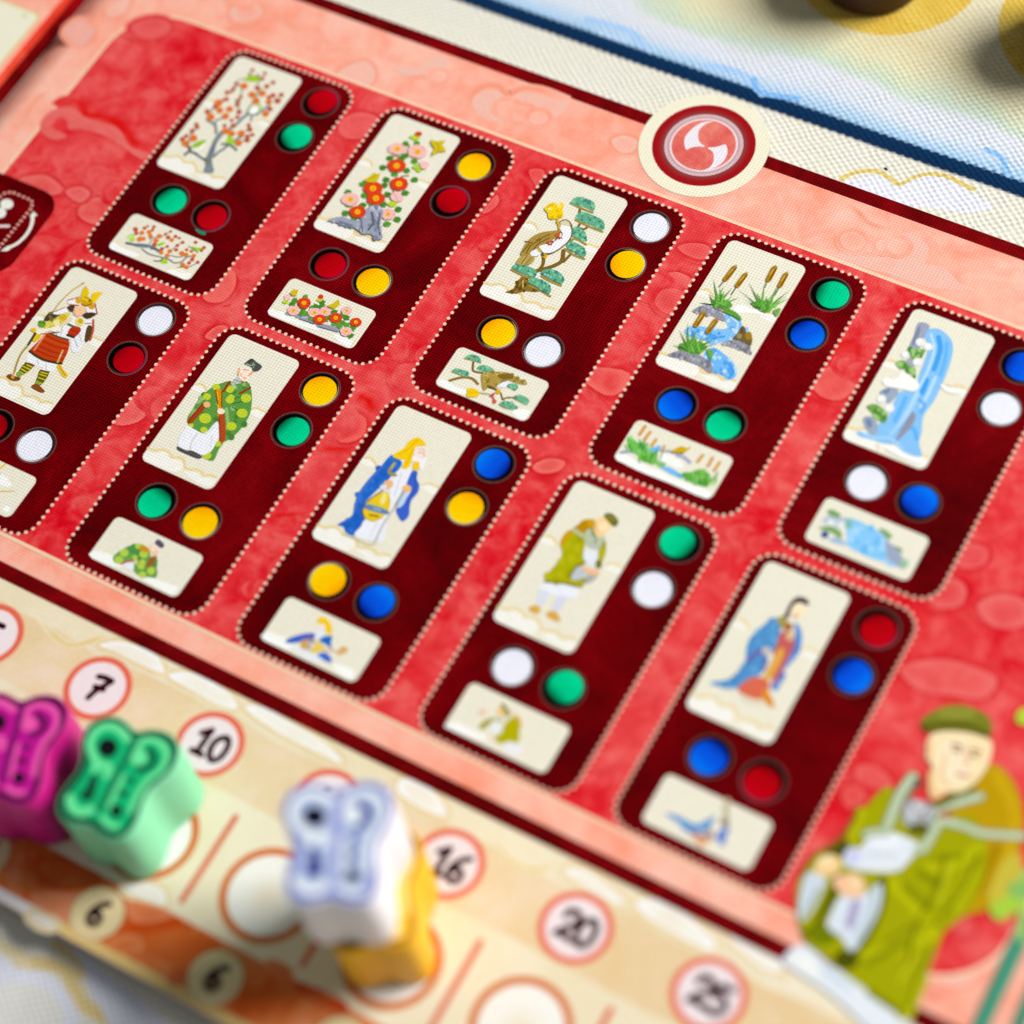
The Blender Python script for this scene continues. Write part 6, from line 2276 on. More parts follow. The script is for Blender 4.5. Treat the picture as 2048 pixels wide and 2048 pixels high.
 'card_wanderer': '''
e6eaf2 s 0 -1238 -1216 -1082 -1137 -947 -1102 -798 -1089 -784 -1213 -953 -1277 -1200 -1300
d6dae6 s 0 -1212 -1302 -1098 -1289 -1071 -1434 -1144 -1498
d2d6e4 s 0 -976 -1286 -865 -1246 -861 -1443 -955 -1461
d8a844 s 0 -1196 -1531 -1112 -1493 -1057 -1567 -1114 -1609 -1202 -1593
d8a444 s 0 -970 -1505 -878 -1476 -782 -1557 -856 -1589 -977 -1567
c89a0c s 0 -1245 -343 -1212 -225 -1117 -161 -1047 -189 -1030 -297 -1087 -382 -1207 -470 -1216 -618 -1255 -688 -1315 -609 -1317 -465
b48608 e 0 -1142 -316 37 18 23 -41
b48608 e 0 -1164 -389 30 15 18 -34
b48608 e 0 -1221 -359 32 16 20 -36
b48608 e 0 -1200 -310 25 12 15 -28
b48608 e 0 -1166 -269 43 21 27 -48
b48608 e 0 -1086 -310 45 22 28 -50
a9a808 s 0 -1230 -452 -1101 -404 -1020 -523 -967 -670 -895 -750 -956 -854 -963 -982 -809 -935 -768 -1032 -859 -1076 -1046 -1111 -1222 -1168 -1222 -980 -1197 -839 -1221 -722 -1260 -683
9c9c08 e 0 -1121 -579 38 18 23 -42
9c9c08 e 0 -1003 -932 44 22 27 -49
9c9c08 e 0 -1117 -468 39 19 24 -44
9c9c08 e 0 -1062 -780 30 14 18 -33
9c9c08 e 0 -821 -951 37 18 23 -41
9c9c08 e 0 -1085 -1114 38 19 23 -42
9c9c08 e 0 -850 -951 37 18 22 -40
b2b210 e 0 -1231 -665 29 14 18 -32
b2b210 e 0 -1079 -759 47 23 29 -52
b2b210 e 0 -1101 -1011 35 17 22 -39
b2b210 e 0 -1164 -856 45 22 28 -50
b2b210 e 0 -1088 -598 48 23 30 -54
b2b210 e 0 -938 -991 36 18 22 -40
b2b210 e 0 -1214 -1090 48 23 30 -53
b2b210 e 0 -1206 -604 45 22 28 -50
b0ac10 s 0 -846 -468 -797 -412 -748 -478 -720 -624 -784 -610
a09430 s 0 -883 -399 -840 -349 -781 -422 -830 -474
dfe6ee s 0 -985 -590 -851 -525 -803 -590 -764 -731 -866 -738 -959 -666
b4c0a4 s 0 -1103 -317 -1029 -293 -912 -341 -854 -299 -837 -409 -841 -497 -957 -524 -1061 -457
b8bfc4 l 37 -947 -401 -917 -502
b4c094 l 51 -1251 -389 -1084 -422
7d7f4c l 29 -1040 -302 -982 -360
8a8c5c l 24 -964 -323 -922 -447
78702c e 0 -742 -678 38 19 31 -56
6f6c10 l 26 -972 -1001 -970 -829 -906 -734
bcc2c8 s 0 -962 -971 -951 -817 -874 -811 -813 -852 -828 -947 -907 -1001
a8aeaa s 0 -789 -929 -752 -805 -679 -787 -680 -890 -745 -982
8f9488 l 19 -774 -975 -783 -866
ecb88c s 0 -906 -786 -805 -777 -700 -755 -668 -813 -767 -847 -855 -833
74701c l 19 -1215 -1176 -1046 -1111 -936 -1076 -775 -1043
f2d094 s 0 -1073 -158 -1006 -79 -884 -125 -852 -184 -884 -291 -932 -358 -1011 -288
f6e0b4 e 0 -942 -196 51 25 31 -57
e0ac6c l 17 -1056 -178 -981 -302
6f6c20 s 0 -1012 -55 -963 9 -876 -4 -805 -57 -809 -129 -878 -124
8f8c3c l 20 -987 -43 -863 -56''',
 'tile_wanderer': '''
f4f5f2 s 0 -1340 -3363 -1218 -3262 -979 -3263 -792 -3259 -848 -3326 -1154 -3370
e6e8ee s 0 -598 -3270 -490 -3196 -380 -3191 -376 -3297 -510 -3325
f0dccc l 22 -354 -3237 -263 -3201
b0aa04 s 0 -692 -2941 -617 -2890 -525 -3005 -449 -3161 -550 -3189 -633 -3273 -734 -3229 -691 -3140 -711 -3039
a09a2c s 0 -971 -3179 -934 -3078 -877 -3022 -859 -3074 -894 -3182 -928 -3212
dfae4c l 26 -683 -2874 -585 -2896 -517 -2991
e8c47c e 0 -825 -2905 53 26 30 -51
857a3c l 45 -857 -2826 -747 -2877
a89a5c e 0 -749 -2907 32 16 20 -34
e4cab0 e 0 -1020 -3013 53 26 24 -42
e2e9ee e 0 -781 -3114 57 29 31 -54
b4b894 l 46 -845 -3020 -770 -3003
e8d4b8 e 0 -782 -3243 29 15 18 -31''',
 'card_lady': '''
4f90c8 s 0 -1136 -401 -1026 -463 -973 -596 -952 -772 -988 -905 -943 -940 -932 -1094 -994 -1223 -1105 -1406 -1181 -1458 -1314 -1496 -1425 -1491 -1255 -1362 -1188 -1217 -1162 -1091 -1228 -966 -1272 -801 -1237 -637 -1195 -515
4684be e 0 -995 -828 33 16 19 -37
4684be e 0 -984 -1024 23 11 13 -25
4684be e 0 -1005 -951 27 13 15 -30
4684be e 0 -1161 -1160 38 19 21 -42
4684be e 0 -1184 -1256 30 15 17 -33
4684be e 0 -1245 -1454 29 15 17 -33
4684be e 0 -1222 -758 31 15 17 -35
4684be e 0 -1134 -1008 38 19 21 -43
4684be e 0 -1195 -651 37 18 21 -42
4684be e 0 -1048 -786 24 12 14 -27
4684be e 0 -1147 -453 33 16 19 -37
4684be e 0 -1197 -1344 39 20 22 -44
4684be e 0 -1178 -1414 38 19 21 -42
4684be e 0 -1157 -1081 32 16 18 -36
66a4d2 e 0 -1041 -1124 31 15 17 -35
66a4d2 e 0 -1117 -422 26 13 15 -30
66a4d2 e 0 -1098 -501 26 13 15 -30
66a4d2 e 0 -1079 -593 22 11 12 -25
66a4d2 e 0 -1194 -1425 27 13 15 -30
66a4d2 e 0 -1224 -659 34 17 19 -38
66a4d2 e 0 -1026 -659 24 12 14 -28
66a4d2 e 0 -1168 -770 24 12 13 -27
66a4d2 e 0 -1006 -838 24 12 13 -27
66a4d2 e 0 -1160 -1145 19 10 11 -22
66a4d2 e 0 -1276 -1459 22 11 12 -24
66a4d2 e 0 -972 -680 24 12 14 -27
5f8ed0 s 0 -892 -351 -787 -404 -715 -526 -673 -663 -687 -816 -724 -976 -691 -1115 -680 -1241 -767 -1235 -785 -1089 -790 -921 -787 -720 -800 -539
3f74c0 e 0 -712 -1031 30 15 17 -34
3f74c0 e 0 -713 -1033 29 15 16 -33
3f74c0 e 0 -719 -650 20 10 11 -23
3f74c0 e 0 -759 -690 33 16 18 -38
3f74c0 e 0 -707 -1081 29 15 16 -33
3f74c0 e 0 -730 -716 20 10 11 -22
3f74c0 e 0 -767 -615 26 13 15 -30
3f74c0 e 0 -788 -548 19 9 11 -21
d4684e s 0 -1037 -1239 -899 -1159 -794 -1206 -770 -1338 -813 -1433 -953 -1457 -1100 -1429
bf5c58 s 0 -978 -538 -907 -503 -802 -555 -756 -676 -750 -873 -746 -1086 -760 -1210 -826 -1052 -824 -852 -928 -847 -954 -716
dca444 s 0 -904 -746 -842 -733 -809 -876 -811 -1076 -844 -1168 -901 -1160 -906 -993
dc8c24 s 0 -833 -1293 -768 -1292 -618 -1434 -675 -1458 -793 -1402
6a5fa4 l 56 -1150 -1014 -1091 -877 -1031 -869
705fa0 l 29 -982 -916 -939 -1080
a0964c s 0 -1104 -400 -1029 -331 -962 -403 -987 -495
a86a3c e 0 -932 -439 47 23 26 -54
d8b48c e 0 -859 -543 47 23 26 -53
c0b8b8 e 0 -1022 -836 51 25 25 -51
f2e2bc s 0 -1011 -165 -935 -81 -853 -131 -847 -233 -918 -297 -999 -276
eebfa0 e 0 -921 -266 31 15 17 -35
4a3844 s 0 -1038 -353 -1048 -242 -1049 -108 -1000 -25 -910 -13 -844 -61 -879 -89 -954 -93 -1008 -166 -990 -333
e4d8b8 l 48 -989 -1486 -860 -1492 -779 -1451''',
 'tile_lady': '''
f0e0d0 l 31 -1209 -3155 -1100 -3100 -1013 -3077
5f98cc s 0 -1138 -3177 -1003 -3133 -863 -3138 -752 -3126 -680 -3037 -608 -2940 -597 -3047 -605 -3145 -698 -3192 -836 -3266 -927 -3213
5f80cc s 0 -498 -3089 -401 -2982 -391 -3107 -361 -3201 -395 -3232 -472 -3180
94769c l 50 -768 -3247 -644 -3220 -516 -3186
b09a90 e 0 -578 -3161 42 21 23 -45
dc9c58 s 0 -743 -3276 -558 -3236 -492 -3223 -564 -3301 -572 -3361 -658 -3316
8c7262 e 0 -482 -2966 46 24 23 -45
bcb494 l 73 -570 -2726 -543 -2818 -501 -2891''',
 'medallion': '''
e9e2ea s 0 -61 415 -173 358 -247 251 -287 101 -279 -28 -183 -167 -132 -108 -55 -52 25 -16 -67 16 -143 107 -172 196 -161 290 -119 367
e9e2ea s 0 158 -420 249 -371 322 -266 368 -130 345 19 269 123 213 83 159 30 69 -21 155 -52 210 -114 247 -199 250 -284 218 -356''',
 'icon': '''
e8a698 e 0 -3250 -3284 23 11 13 -18
e8a698 e 0 -3225 -3213 23 11 13 -18
e8a698 e 0 -3169 -3168 23 11 13 -18
e8a698 e 0 -3104 -3149 23 11 13 -18
e8a698 e 0 -3021 -3151 23 11 13 -18
e8a698 e 0 -2935 -3151 23 10 13 -18
e8a698 e 0 -2855 -3152 23 10 13 -18
e8a698 e 0 -2783 -3166 23 10 13 -18
e8a698 e 0 -2738 -3220 23 10 13 -18
e8a698 e 0 -2716 -3287 23 10 13 -18
e8a698 e 0 -2719 -3362 23 10 13 -18
e8a698 e 0 -2718 -3434 23 10 13 -18
e8a698 e 0 -2720 -3506 23 10 13 -18
e8a698 e 0 -2721 -3578 23 10 13 -18
e8a698 e 0 -2722 -3651 23 10 13 -18
e8a698 e 0 -2722 -3722 23 10 13 -17
e8a698 e 0 -2723 -3795 23 10 13 -17
e8a698 e 0 -2724 -3868 23 10 13 -17
e8a698 e 0 -2726 -3940 23 10 13 -17
e8a698 e 0 -2727 -4010 23 10 13 -17
e8a698 e 0 -3256 -3356 23 11 13 -18
e8a698 e 0 -3259 -3427 23 11 13 -18
e8e8de e 0 -3081 -3354 87 40 54 -74
e8e8de e 0 -3081 -3519 84 38 57 -77
e4d4d4 l 46 -3040 -3770 -2940 -3709 -2827 -3655
e8e6da l 51 -2613 -3369 -2544 -3494 -2509 -3634 -2514 -3763 -2548 -3875 -2606 -3955
e8e6da p 0 -2651 -3397 -2654 -3300 -2563 -3327 -2591 -3374
e8e6da p 0 -2673 -4053 -2634 -3929 -2563 -3959 -2582 -4011''',
 'red_clouds': '''
e06060 s 0 -3339 70 -3270 252 -3090 368 -2876 385 -2756 268 -2807 95 -2940 -15 -3139 -31
d0121c l 69 -3400 -145 -3233 -129 -3040 -81 -2866 -6 -2730 148 -2747 291
d6100c l 137 -3474 -1619 -3411 -1482 -3195 -1423 -2980 -1545 -2733 -1489 -2438 -1501 -2213 -1597 -2057 -1687 -1862 -1653 -1712 -1621
e26a66 s 0 -3474 -1665 -3350 -1568 -3195 -1535 -2986 -1605 -2721 -1595 -2490 -1563 -2253 -1654 -2056 -1779 -1721 -1766 -1785 -1900 -2440 -1770 -2888 -1809 -3058 -1885 -3186 -1762 -3324 -1761 -3324 -1950 -3014 -1991 -3092 -2106 -3269 -2126 -3455 -2048 -3524 -1863
d2141c l 53 -3450 -2737 -3302 -2829 -3175 -2828
d01810 l 77 -3283 -2856 -3105 -2793 -2933 -2680 -2751 -2668 -2554 -2743 -2380 -2657 -2181 -2672
e46c64 s 0 -2059 -3064 -2094 -2839 -1965 -2712 -1740 -2679 -1587 -2986 -1794 -3131
d2100e l 58 -2064 -3100 -2141 -2861 -2017 -2684 -1786 -2614
e26a64 s 0 -3201 -2924 -2913 -2706 -2637 -2739 -2471 -2838 -2671 -2997 -3014 -3049
e2706a s 0 -2447 -2827 -2313 -2662 -2097 -2703 -2146 -2897
e46a62 s 0 267 -3401 347 -3168 583 -3124 699 -3233 658 -3415 395 -3504
e26860 s 0 488 -249 523 -56 802 -179 712 -359
e46462 s 0 470 -284 442 -151 507 7 642 99 823 115 933 68 941 -122 879 -286 744 -374 585 -381
d6181c l 79 569 -465 787 -399 941 -298
e6605c s 0 3267 173 3432 247 3535 108 3509 -28 3358 58
e66c66 s 0 3052 -511 3078 -377 3163 -491 3126 -661 3048 -727
d81010 l 88 3179 -530 3150 -681 3046 -789 2945 -926
d6161a l 64 3240 130 3379 22 3550 -55
cc2020 l 37 3241 -1213 3356 -1280 3524 -1174
e4605c s 0 5677 -149 5793 -22 6028 41 6133 -105 6034 -206 5844 -213
dc1418 l 73 5737 -240 5888 -273 6039 -262 6144 -185
e86c66 s 0 5675 -838 5698 -653 5832 -515 5994 -502 6100 -555 6161 -730 6142 -925 6086 -1069 5920 -1074 5772 -999
dc1a1a l 67 5658 -875 5667 -639 5809 -471 5989 -446 6110 -492
e66660 s 0 8139 -1291 8200 -1082 8359 -947 8568 -969 8691 -1151 8601 -1401 8350 -1445
d61c1a s 0 8210 -896 8266 -597 8419 -550 8623 -824 8590 -965 8382 -943
e86a62 s 0 5510 -2468 5632 -2258 6047 -2155 6093 -2436 5912 -2582
d61c1c l 64 8156 -1403 8423 -1545 8692 -1388
ea6a60 s 0 316 -3476 330 -3142 467 -2948 639 -3164 635 -3425 473 -3533
da120e l 71 23 -3742 243 -3542 517 -3512 713 -3454 661 -3153
d8140e l 78 372 -5737 544 -5610 681 -5514 845 -5543
ea706a s 0 224 -5485 363 -5264 678 -5301 659 -5525 421 -5683
d8140e l 74 2984 -5975 3253 -5802 3495 -5671
ea6c64 s 0 716 -4030 775 -3811 924 -3774 926 -3996
da100c l 155 3006 -3930 3214 -3954 3415 -4102
ea6058 s 0 2921 -4457 3067 -4206 3337 -4199 3439 -4452 3229 -4642
d81410 l 126 3019 -4831 3244 -4754 3454 -4564
d4160e l 59 3000 -5959 3173 -5846 3435 -5705
ea746a s 0 5608 -3890 5740 -3710 5949 -3668 5932 -3822 5741 -3943
da1812 l 59 5619 -4002 5797 -3858 6019 -3839
e46864 s 0 10806 -4415 11228 -4102 11762 -4045 11881 -4166 11800 -4385 11509 -4479 11116 -4597
d41c1c l 109 10864 -4542 11226 -4594 11555 -4532 11819 -4426
e26460 s 0 10889 -5798 11014 -5685 11251 -5715 11370 -5852 11168 -5917 11001 -5940
d6141a l 119 10798 -5794 11041 -5647 11287 -5697 11450 -5812
e0645e s 0 10877 -6101 11020 -5980 11166 -6102 11025 -6272
de5a5a s 0 12600 -6872 12754 -6840 12855 -6972 12693 -7079
e06462 s 0 10531 -3333 10729 -3112 11028 -3116 11102 -3377 10835 -3533
e26a66 s 0 11258 -3301 11454 -3032 11782 -3019 11860 -3299 11544 -3478
d21a1c l 84 10535 -3481 10837 -3630 11129 -3437 11303 -3451 11631 -3533
df5f5e s 0 10714 -2792 10834 -2582 11081 -2563 11110 -2775 10902 -2927''',
 'pink_clouds': '''
ee9478 l 104 1949 733 1892 956 1929 1168 2130 1275 2350 1195 2456 1365 2721 1458 3157 1446
eab8a8 s 0 1953 877 1970 1097 2166 1212 2386 1132 2465 1298 2727 1397 2935 1383 3184 1423 3161 1132 2796 918 2446 726 2198 704
ee9478 l 80 2417 626 2627 511
eab8a8 s 0 103 886 319 879 463 718 447 523 130 499 -83 549
ee9478 l 60 118 911 337 898 504 700
eab8a8 s 0 607 999 909 1095 1072 1421 1253 1391 1283 1216 1081 1055 839 913
ee9478 l 53 625 970 994 952 1313 1165
ee9880 l 51 3948 1137 4187 1106 4396 1234
ee9478 l 71 7378 1405 7568 1333 7772 1230 8073 1250
eab8a8 s 0 7581 520 7699 729 7818 803 8178 825 8125 1137 8319 1316 8621 1190 8675 939 8894 990 9199 846 9421 816 8879 622 8285 595
ee9478 l 57 7536 615 7778 823 8114 765
ee9478 l 56 8164 788 8435 798 8636 890
ee9478 l 50 8872 1037 9210 889
eab8a8 s 0 4029 1072 4152 1219 4358 1211 4393 1020 4231 947
ee9478 l 68 4020 1151 4246 1107 4382 1168
ee9478 l 80 -2064 701 -1908 656 -1646 883 -1632 1153
eab8a8 s 0 -2150 928 -2098 1140 -1860 1212 -1681 1093 -1729 914 -1956 778
e4aaa0 s 0 -4192 -415 -4173 -141 -4001 -105 -3786 -200 -3756 -451 -3881 -551
eab8a8 s 0 -3873 180 -3820 432 -3684 568 -3571 311 -3701 121
ee9478 l 69 -3841 41 -3620 99 -3480 274
ee9c82 l 74 -1656 1142 -1273 1083 -947 964
ee9c82 l 66 -3745 -2138 -3829 -1667 -3727 -1403
e88474 s 0 12653 -7782 12713 -7638 12847 -7703 12753 -7864
ecc0b4 s 0 12621 -7572 12858 -7449 13030 -7179 13042 -7489 12822 -7649''',
 'track_clouds': '''
f2f4fa s 0 2069 -8414 2262 -8262 2555 -8207 2828 -8221 3022 -8372 2686 -8397 2289 -8395
f2f4fa s 0 3080 -8376 3283 -8220 3594 -8203 3907 -8241 4088 -8361 3871 -8427 3469 -8401
f2f4fa s 0 4159 -8310 4358 -8204 4778 -8224 5268 -8263 5607 -8390 5238 -8410 4639 -8395
f2f4fa s 0 6213 -8440 6416 -8306 6674 -8329 6849 -8483 6529 -8493
f2f4fa s 0 4143 -10866 4334 -10694 4563 -10666 4694 -10791 4501 -10846
f2f4fa s 0 3339 -11635 3508 -11563 3712 -11605 3555 -11671
e2c682 l 65 1217 -8447 1502 -8560 1778 -8568 2001 -8364 2247 -8216
e2c682 l 63 2807 -8215 2956 -8290 3039 -8364
e2c682 l 73 3967 -8212 4055 -8297 4107 -8399
e2c682 l 82 4747 -8271 4872 -8272 5028 -8226
e2c682 l 52 4586 -10654 4721 -10762 4758 -10861
e2c682 l 60 5546 -8218 5711 -8384
f2f4fa s 0 6307 -8260 6524 -8183 6824 -8248 7024 -8401 6816 -8453 6403 -8420
f2f4fa s 0 8535 -8366 8738 -8262 9082 -8304 9347 -8410 9092 -8457 8754 -8426
f2f4fa s 0 9426 -8331 9633 -8195 10003 -8212 10410 -8332 10423 -8449 10061 -8462 9637 -8430
f2f4fa s 0 10520 -8270 10723 -8135 11039 -8150 11271 -8348 10825 -8339
e4ca88 l 59 7644 -8416 7918 -8538 8220 -8539 8447 -8320
e4ca88 l 49 9288 -8300 9389 -8376
e4ca88 l 56 10319 -8224 10445 -8284
e4ca88 l 51 6977 -8331 7070 -8444
f2f4fa s 0 10472 -8189 10686 -8109 10970 -8152 11201 -8244 11116 -8357 10844 -8337
e4ca88 l 53 10370 -8184 10434 -8267''',
 'orange_wash': '''
cf4708 s 0 4427 -11228 4548 -11120 4727 -11074 4820 -10949 4940 -10841 4970 -10933 4818 -11089 4610 -11211
e08a62 s 0 4276 -10964 4541 -10875 4845 -10843 4748 -10986 4480 -11139
e4906a s 0 3210 -11448 3490 -11257 3702 -11227 3728 -11449 3476 -11515
e08a54 s 0 4402 -11380 4634 -11245 4771 -11373 4616 -11499 4410 -11529
c84a1c s 0 5206 -11376 5347 -11348 5390 -11507 5219 -11535
c8501c s 0 3019 -11118 3116 -10925 3536 -10854 3880 -10869 3718 -11109 3335 -11274
d8682c s 0 4717 -11248 5000 -11072 5314 -11062 5302 -11281 4960 -11367
c83c10 s 0 6510 -10869 6784 -10816 7181 -10817 7168 -10942 6725 -10966
e08a5c s 0 6085 -10789 6339 -10748 6481 -10824 6219 -10900''',
 'seated_wanderer': '''
dfe6ee s 0 11163 -8190 11230 -7972 11386 -7937 11638 -8013 11853 -8016 12093 -8072 12373 -8129 12549 -8193 12757 -8284 12480 -8495 12245 -8441 11752 -8295 11295 -8237
ccd8e4 s 0 11456 -7993 11742 -8051 11999 -8144 11888 -8179 11562 -8121
eef0ee s 0 11215 -8118 11387 -8029 11596 -8103 11476 -8211
b89408 s 0 12002 -5631 12073 -5301 12233 -5072 12507 -5155 12742 -5427 12869 -5723 12926 -6074 12949 -6274 12893 -6629 12678 -6856 12522 -7075 12214 -6295
c4a010 l 126 12322 -5175 12672 -5486 12790 -5859
a07c06 l 90 12668 -5969 12698 -6520
c8a818 l 61 12807 -5898 12835 -6449
9e9f06 s 0 11347 -5827 11216 -6114 11154 -6474 11157 -6642 10995 -6857 10914 -7078 10919 -7313 11045 -7602 11210 -7820 11329 -7909 11544 -7952 11821 -8037 12078 -8085 12374 -8133 12581 -8210 12626 -7930 12595 -7586 12575 -7323 12565 -7053 12669 -6837 12699 -6402 12563 -5998 12320 -5761 12135 -5831 11721 -6162
b2b208 l 143 11708 -6838 12083 -6952 12436 -7165
b2b40a l 119 11938 -7744 12230 -7501 12487 -7185
aeb008 l 122 12109 -6539 12362 -6338 12494 -6057
aeb00a l 97 12617 -8114 12586 -7681
b0b00a l 92 11186 -6239 11209 -6567
b2b40a l 80 12575 -6816 12578 -6346
7f8204 l 89 12057 -6613 12309 -6649
868a04 l 97 11988 -6837 12291 -6939
868a04 l 87 11973 -7817 12281 -7383
7c8004 l 78 12144 -8091 12482 -8139
8a8c04 l 69 12127 -6387 12362 -6243
4a5006 s 0 11261 -7114 11274 -7367 11278 -7692 11219 -7816 11298 -7821 11355 -7559 11360 -7229
5a6006 l 114 11726 -6877 11824 -7179 11834 -7545 11784 -7846
6c7004 l 33 12214 -6295 12283 -6733 12264 -7207 12366 -7614
6c7004 l 33 12528 -6135 12543 -6552 12471 -6962
747806 l 28 12075 -7489 12213 -7234 12471 -7055
6c7004 l 27 12575 -8068 12535 -7753 12520 -7351
c0c21c l 33 12318 -6384 12369 -6829
c0c21c l 31 12365 -7841 12400 -7505
747806 l 29 11132 -6218 11137 -6507
4a4e08 e 0 11767 -7878 120 62 49 -103
6f7a06 e 0 11419 -7736 139 71 53 -111
4c4f0c s 0 11008 -6838 11143 -6637 11247 -6692 11253 -6821 11094 -6878
8a5a1c l 45 10917 -7243 10947 -6941 11095 -6697 11152 -6354
c8d4e0 s 0 10969 -7169 11142 -7116 11206 -7285 11194 -7631 11111 -7685 10991 -7394
d4deea s 0 11413 -7249 11612 -7142 11726 -6924 11832 -7174 11830 -7512 11779 -7769 11614 -7670 11432 -7637 11398 -7467
a49cc0 l 101 11588 -7253 11634 -7509
b4c4cc l 69 11700 -7007 11781 -7317 11774 -7622
a8b4ac l 61 11167 -7304 11155 -7639
4c4a18 e 0 11306 -7115 60 31 54 -114
ecc888 s 0 10990 -7039 11069 -6874 11199 -6860 11274 -6970 11219 -7093 11067 -7143
f0c098 s 0 11252 -7095 11432 -6944 11577 -7000 11607 -7154 11479 -7227 11324 -7200
f2d8a8 e 0 11090 -6964 81 41 31 -65
f0d4a4 e 0 11481 -7049 63 32 32 -68
dde4ec s 0 11350 -6399 11534 -6325 11863 -6306 11922 -6401 11884 -6564 11823 -6713 11525 -6865 11294 -6907 11230 -6773 11369 -6625
e6ecf2 e 0 11564 -6435 141 72 45 -97
c8d0dc l 49 11460 -6680 11724 -6545
c8ccec e 0 11319 -6775 81 41 46 -96
7c8c5c l 137 11509 -6270 11489 -6061 11477 -5823 11511 -5609
7c8c5c l 124 11836 -6176 11879 -5985 11950 -5804 12268 -5497
7c8c5c l 123 11969 -6348 11986 -6124 12003 -5970 12171 -5910
7c8c5c l 116 12135 -5928 12293 -5895 12461 -5887 12869 -5723
7c8c5c l 108 11342 -6475 11417 -6401 11523 -6347
7c8c5c l 94 11921 -6409 11969 -6325 11995 -6239
bccaac l 93 11509 -6270 11489 -6061 11477 -5823 11511 -5609
bccaac l 84 11836 -6176 11879 -5985 11950 -5804 12268 -5497
bccaac l 84 11969 -6348 11986 -6124 12003 -5970 12171 -5910
bccaac l 79 12135 -5928 12293 -5895 12461 -5887 12869 -5723
bccaac l 73 11342 -6475 11417 -6401 11523 -6347
bccaac l 64 11921 -6409 11969 -6325 11995 -6239
a4a8ac s 0 11568 -5899 11786 -5826 11915 -5894 11891 -6129 11732 -6186 11618 -6118
c4c8cc s 0 11608 -5916 11719 -5872 11738 -6057 11649 -6077
d0d0d8 e 0 11782 -5962 64 32 36 -79
7c7e70 l 29 11603 -5906 11729 -5988 11844 -6003
6c6e58 l 25 11799 -5856 11810 -6165
7f7c64 l 46 11567 -5875 11575 -5749
5a5c14 e 0 11829 -6160 109 56 30 -66
6a6820 l 96 11892 -5796 12137 -5445
5c5848 e 0 11588 -5656 43 22 27 -60
eebf8a s 0 11640 -5482 11766 -5443 11931 -5569 11806 -5774
f2dcae s 0 11466 -5146 11519 -4994 11789 -4858 12090 -4820 12180 -5024 12173 -5280 12082 -5517 11909 -5617 11789 -5641 11694 -5455 11541 -5296
f4e2c0 s 0 11615 -5109 11830 -4951 12019 -5130 12038 -5417 11833 -5496
a06a38 l 42 11734 -5054 11838 -5042
a87048 l 38 11949 -5021 12053 -5009
7a4a28 l 28 11773 -5117 11854 -5103
7a4a28 l 27 11976 -5082 12048 -5071
d89a70 l 30 11894 -5044 11984 -5173 11952 -5226
b8604c l 32 11929 -5368 12053 -5330
dcae80 l 25 11715 -5184 11788 -5444 11913 -5529
eec090 l 64 11497 -5143 11572 -5330
7a7c24 s 0 11313 -4958 11362 -4794 11524 -4611 11736 -4539 11955 -4561 12045 -4667 12041 -4808 11783 -4844 11548 -4961 11428 -5039
5c5c14 l 81 11382 -4987 11572 -4866 11793 -4768 12037 -4772
8a8c34 e 0 11620 -4678 199 99 33 -75''',
 'bamboo': '''
3f8a70 l 173 13313 -6642 13314 -6841 13318 -7380 13327 -7946
4a9a7c l 57 13334 -6804 13338 -7344 13347 -7884
3f8a70 l 136 13662 -7123 13664 -7461 13677 -7712
9cc468 l 94 13046 -6101 13207 -6494 13315 -6801
a4c840 s 0 12883 -6661 12920 -6466 13031 -6354 13123 -6198 13218 -6421 13147 -6566 13035 -6731
c4b43c s 0 12794 -6120 12927 -5914 13042 -6267 12909 -6553 12810 -6522
a8c850 s 0 13042 -6294 13144 -6133 13210 -6289 13130 -6385
7c7448 e 0 12992 -6320 44 23 14 -33
b4c83c s 0 12221 -4398 12271 -4267 12422 -4262 12415 -4424 12293 -4494
9cc050 s 0 12408 -4409 12514 -4479 12495 -4576
88b860 s 0 12953 -6333 13110 -6154 13226 -6323 13082 -6429''',
 'mat_cloud_upper': '''
e0e2ee s 0 7069 1839 7209 2057 7381 2171 7593 2195 7766 2143 7870 2320 8053 2486 8329 2527 8660 2441 9018 2369 8759 2135 8110 1957 7652 1749
d8c272 l 66 7013 1957 7110 2108 7246 2217 7406 2277 7570 2244 7744 2192 7839 2306 7930 2431 8070 2529 8272 2573 8469 2543 8664 2514''',
 'mat_cloud_lower': '''
dcdfec s 0 3097 -12165 3302 -12168 3522 -12147 3781 -12044 4023 -12103 4286 -12194 4482 -12469 3647 -12905
d9dde9 s 0 3870 -11658 4200 -11703 4568 -11759 5111 -11840 5439 -11969 4908 -12246 4674 -12143 4375 -11996 4144 -11810
e0e0da s 0 3410 -12451 3697 -12272 4054 -12239 4339 -12543 3719 -12868
e0c88c l 152 3448 -12093 3757 -11964 3966 -11932 4183 -12050 4389 -12156 4627 -12168 4878 -12202
e0cc94 l 111 3691 -11734 3975 -11758 4128 -11833 4143 -11948
e2d4ac l 125 3071 -12039 3342 -12039 3526 -12083''',
 'mat_waves': '''
a6c8ee l 109 2526 3077 2929 3118 3245 3121 3455 2991 3625 2933
a6c8ee l 106 4457 2991 4698 3053 5001 3057 5255 2954 5408 2850
b4d0ee l 72 2817 2934 3237 2940
7fb4ea l 91 5175 3047 5363 2872 5879 2973
8cbcee l 79 8543 3201 8785 3147 8980 2911''',
 'pawn_outline': '''
000000 s 0 -639 238 -658 356 -622 480 -534 573 -409 625 -268 620 -141 580 -72 594 35 677 185 723 331 712 457 637 528 510 547 369 510 203 461 61 467 -79 514 -215 549 -370 538 -508 465 -616 344 -655 204 -649 114 -627 21 -644 -94 -694 -221 -706 -340 -662 -414 -568 -447 -438 -446 -291 -437 -153 -482 -13 -574 120''',
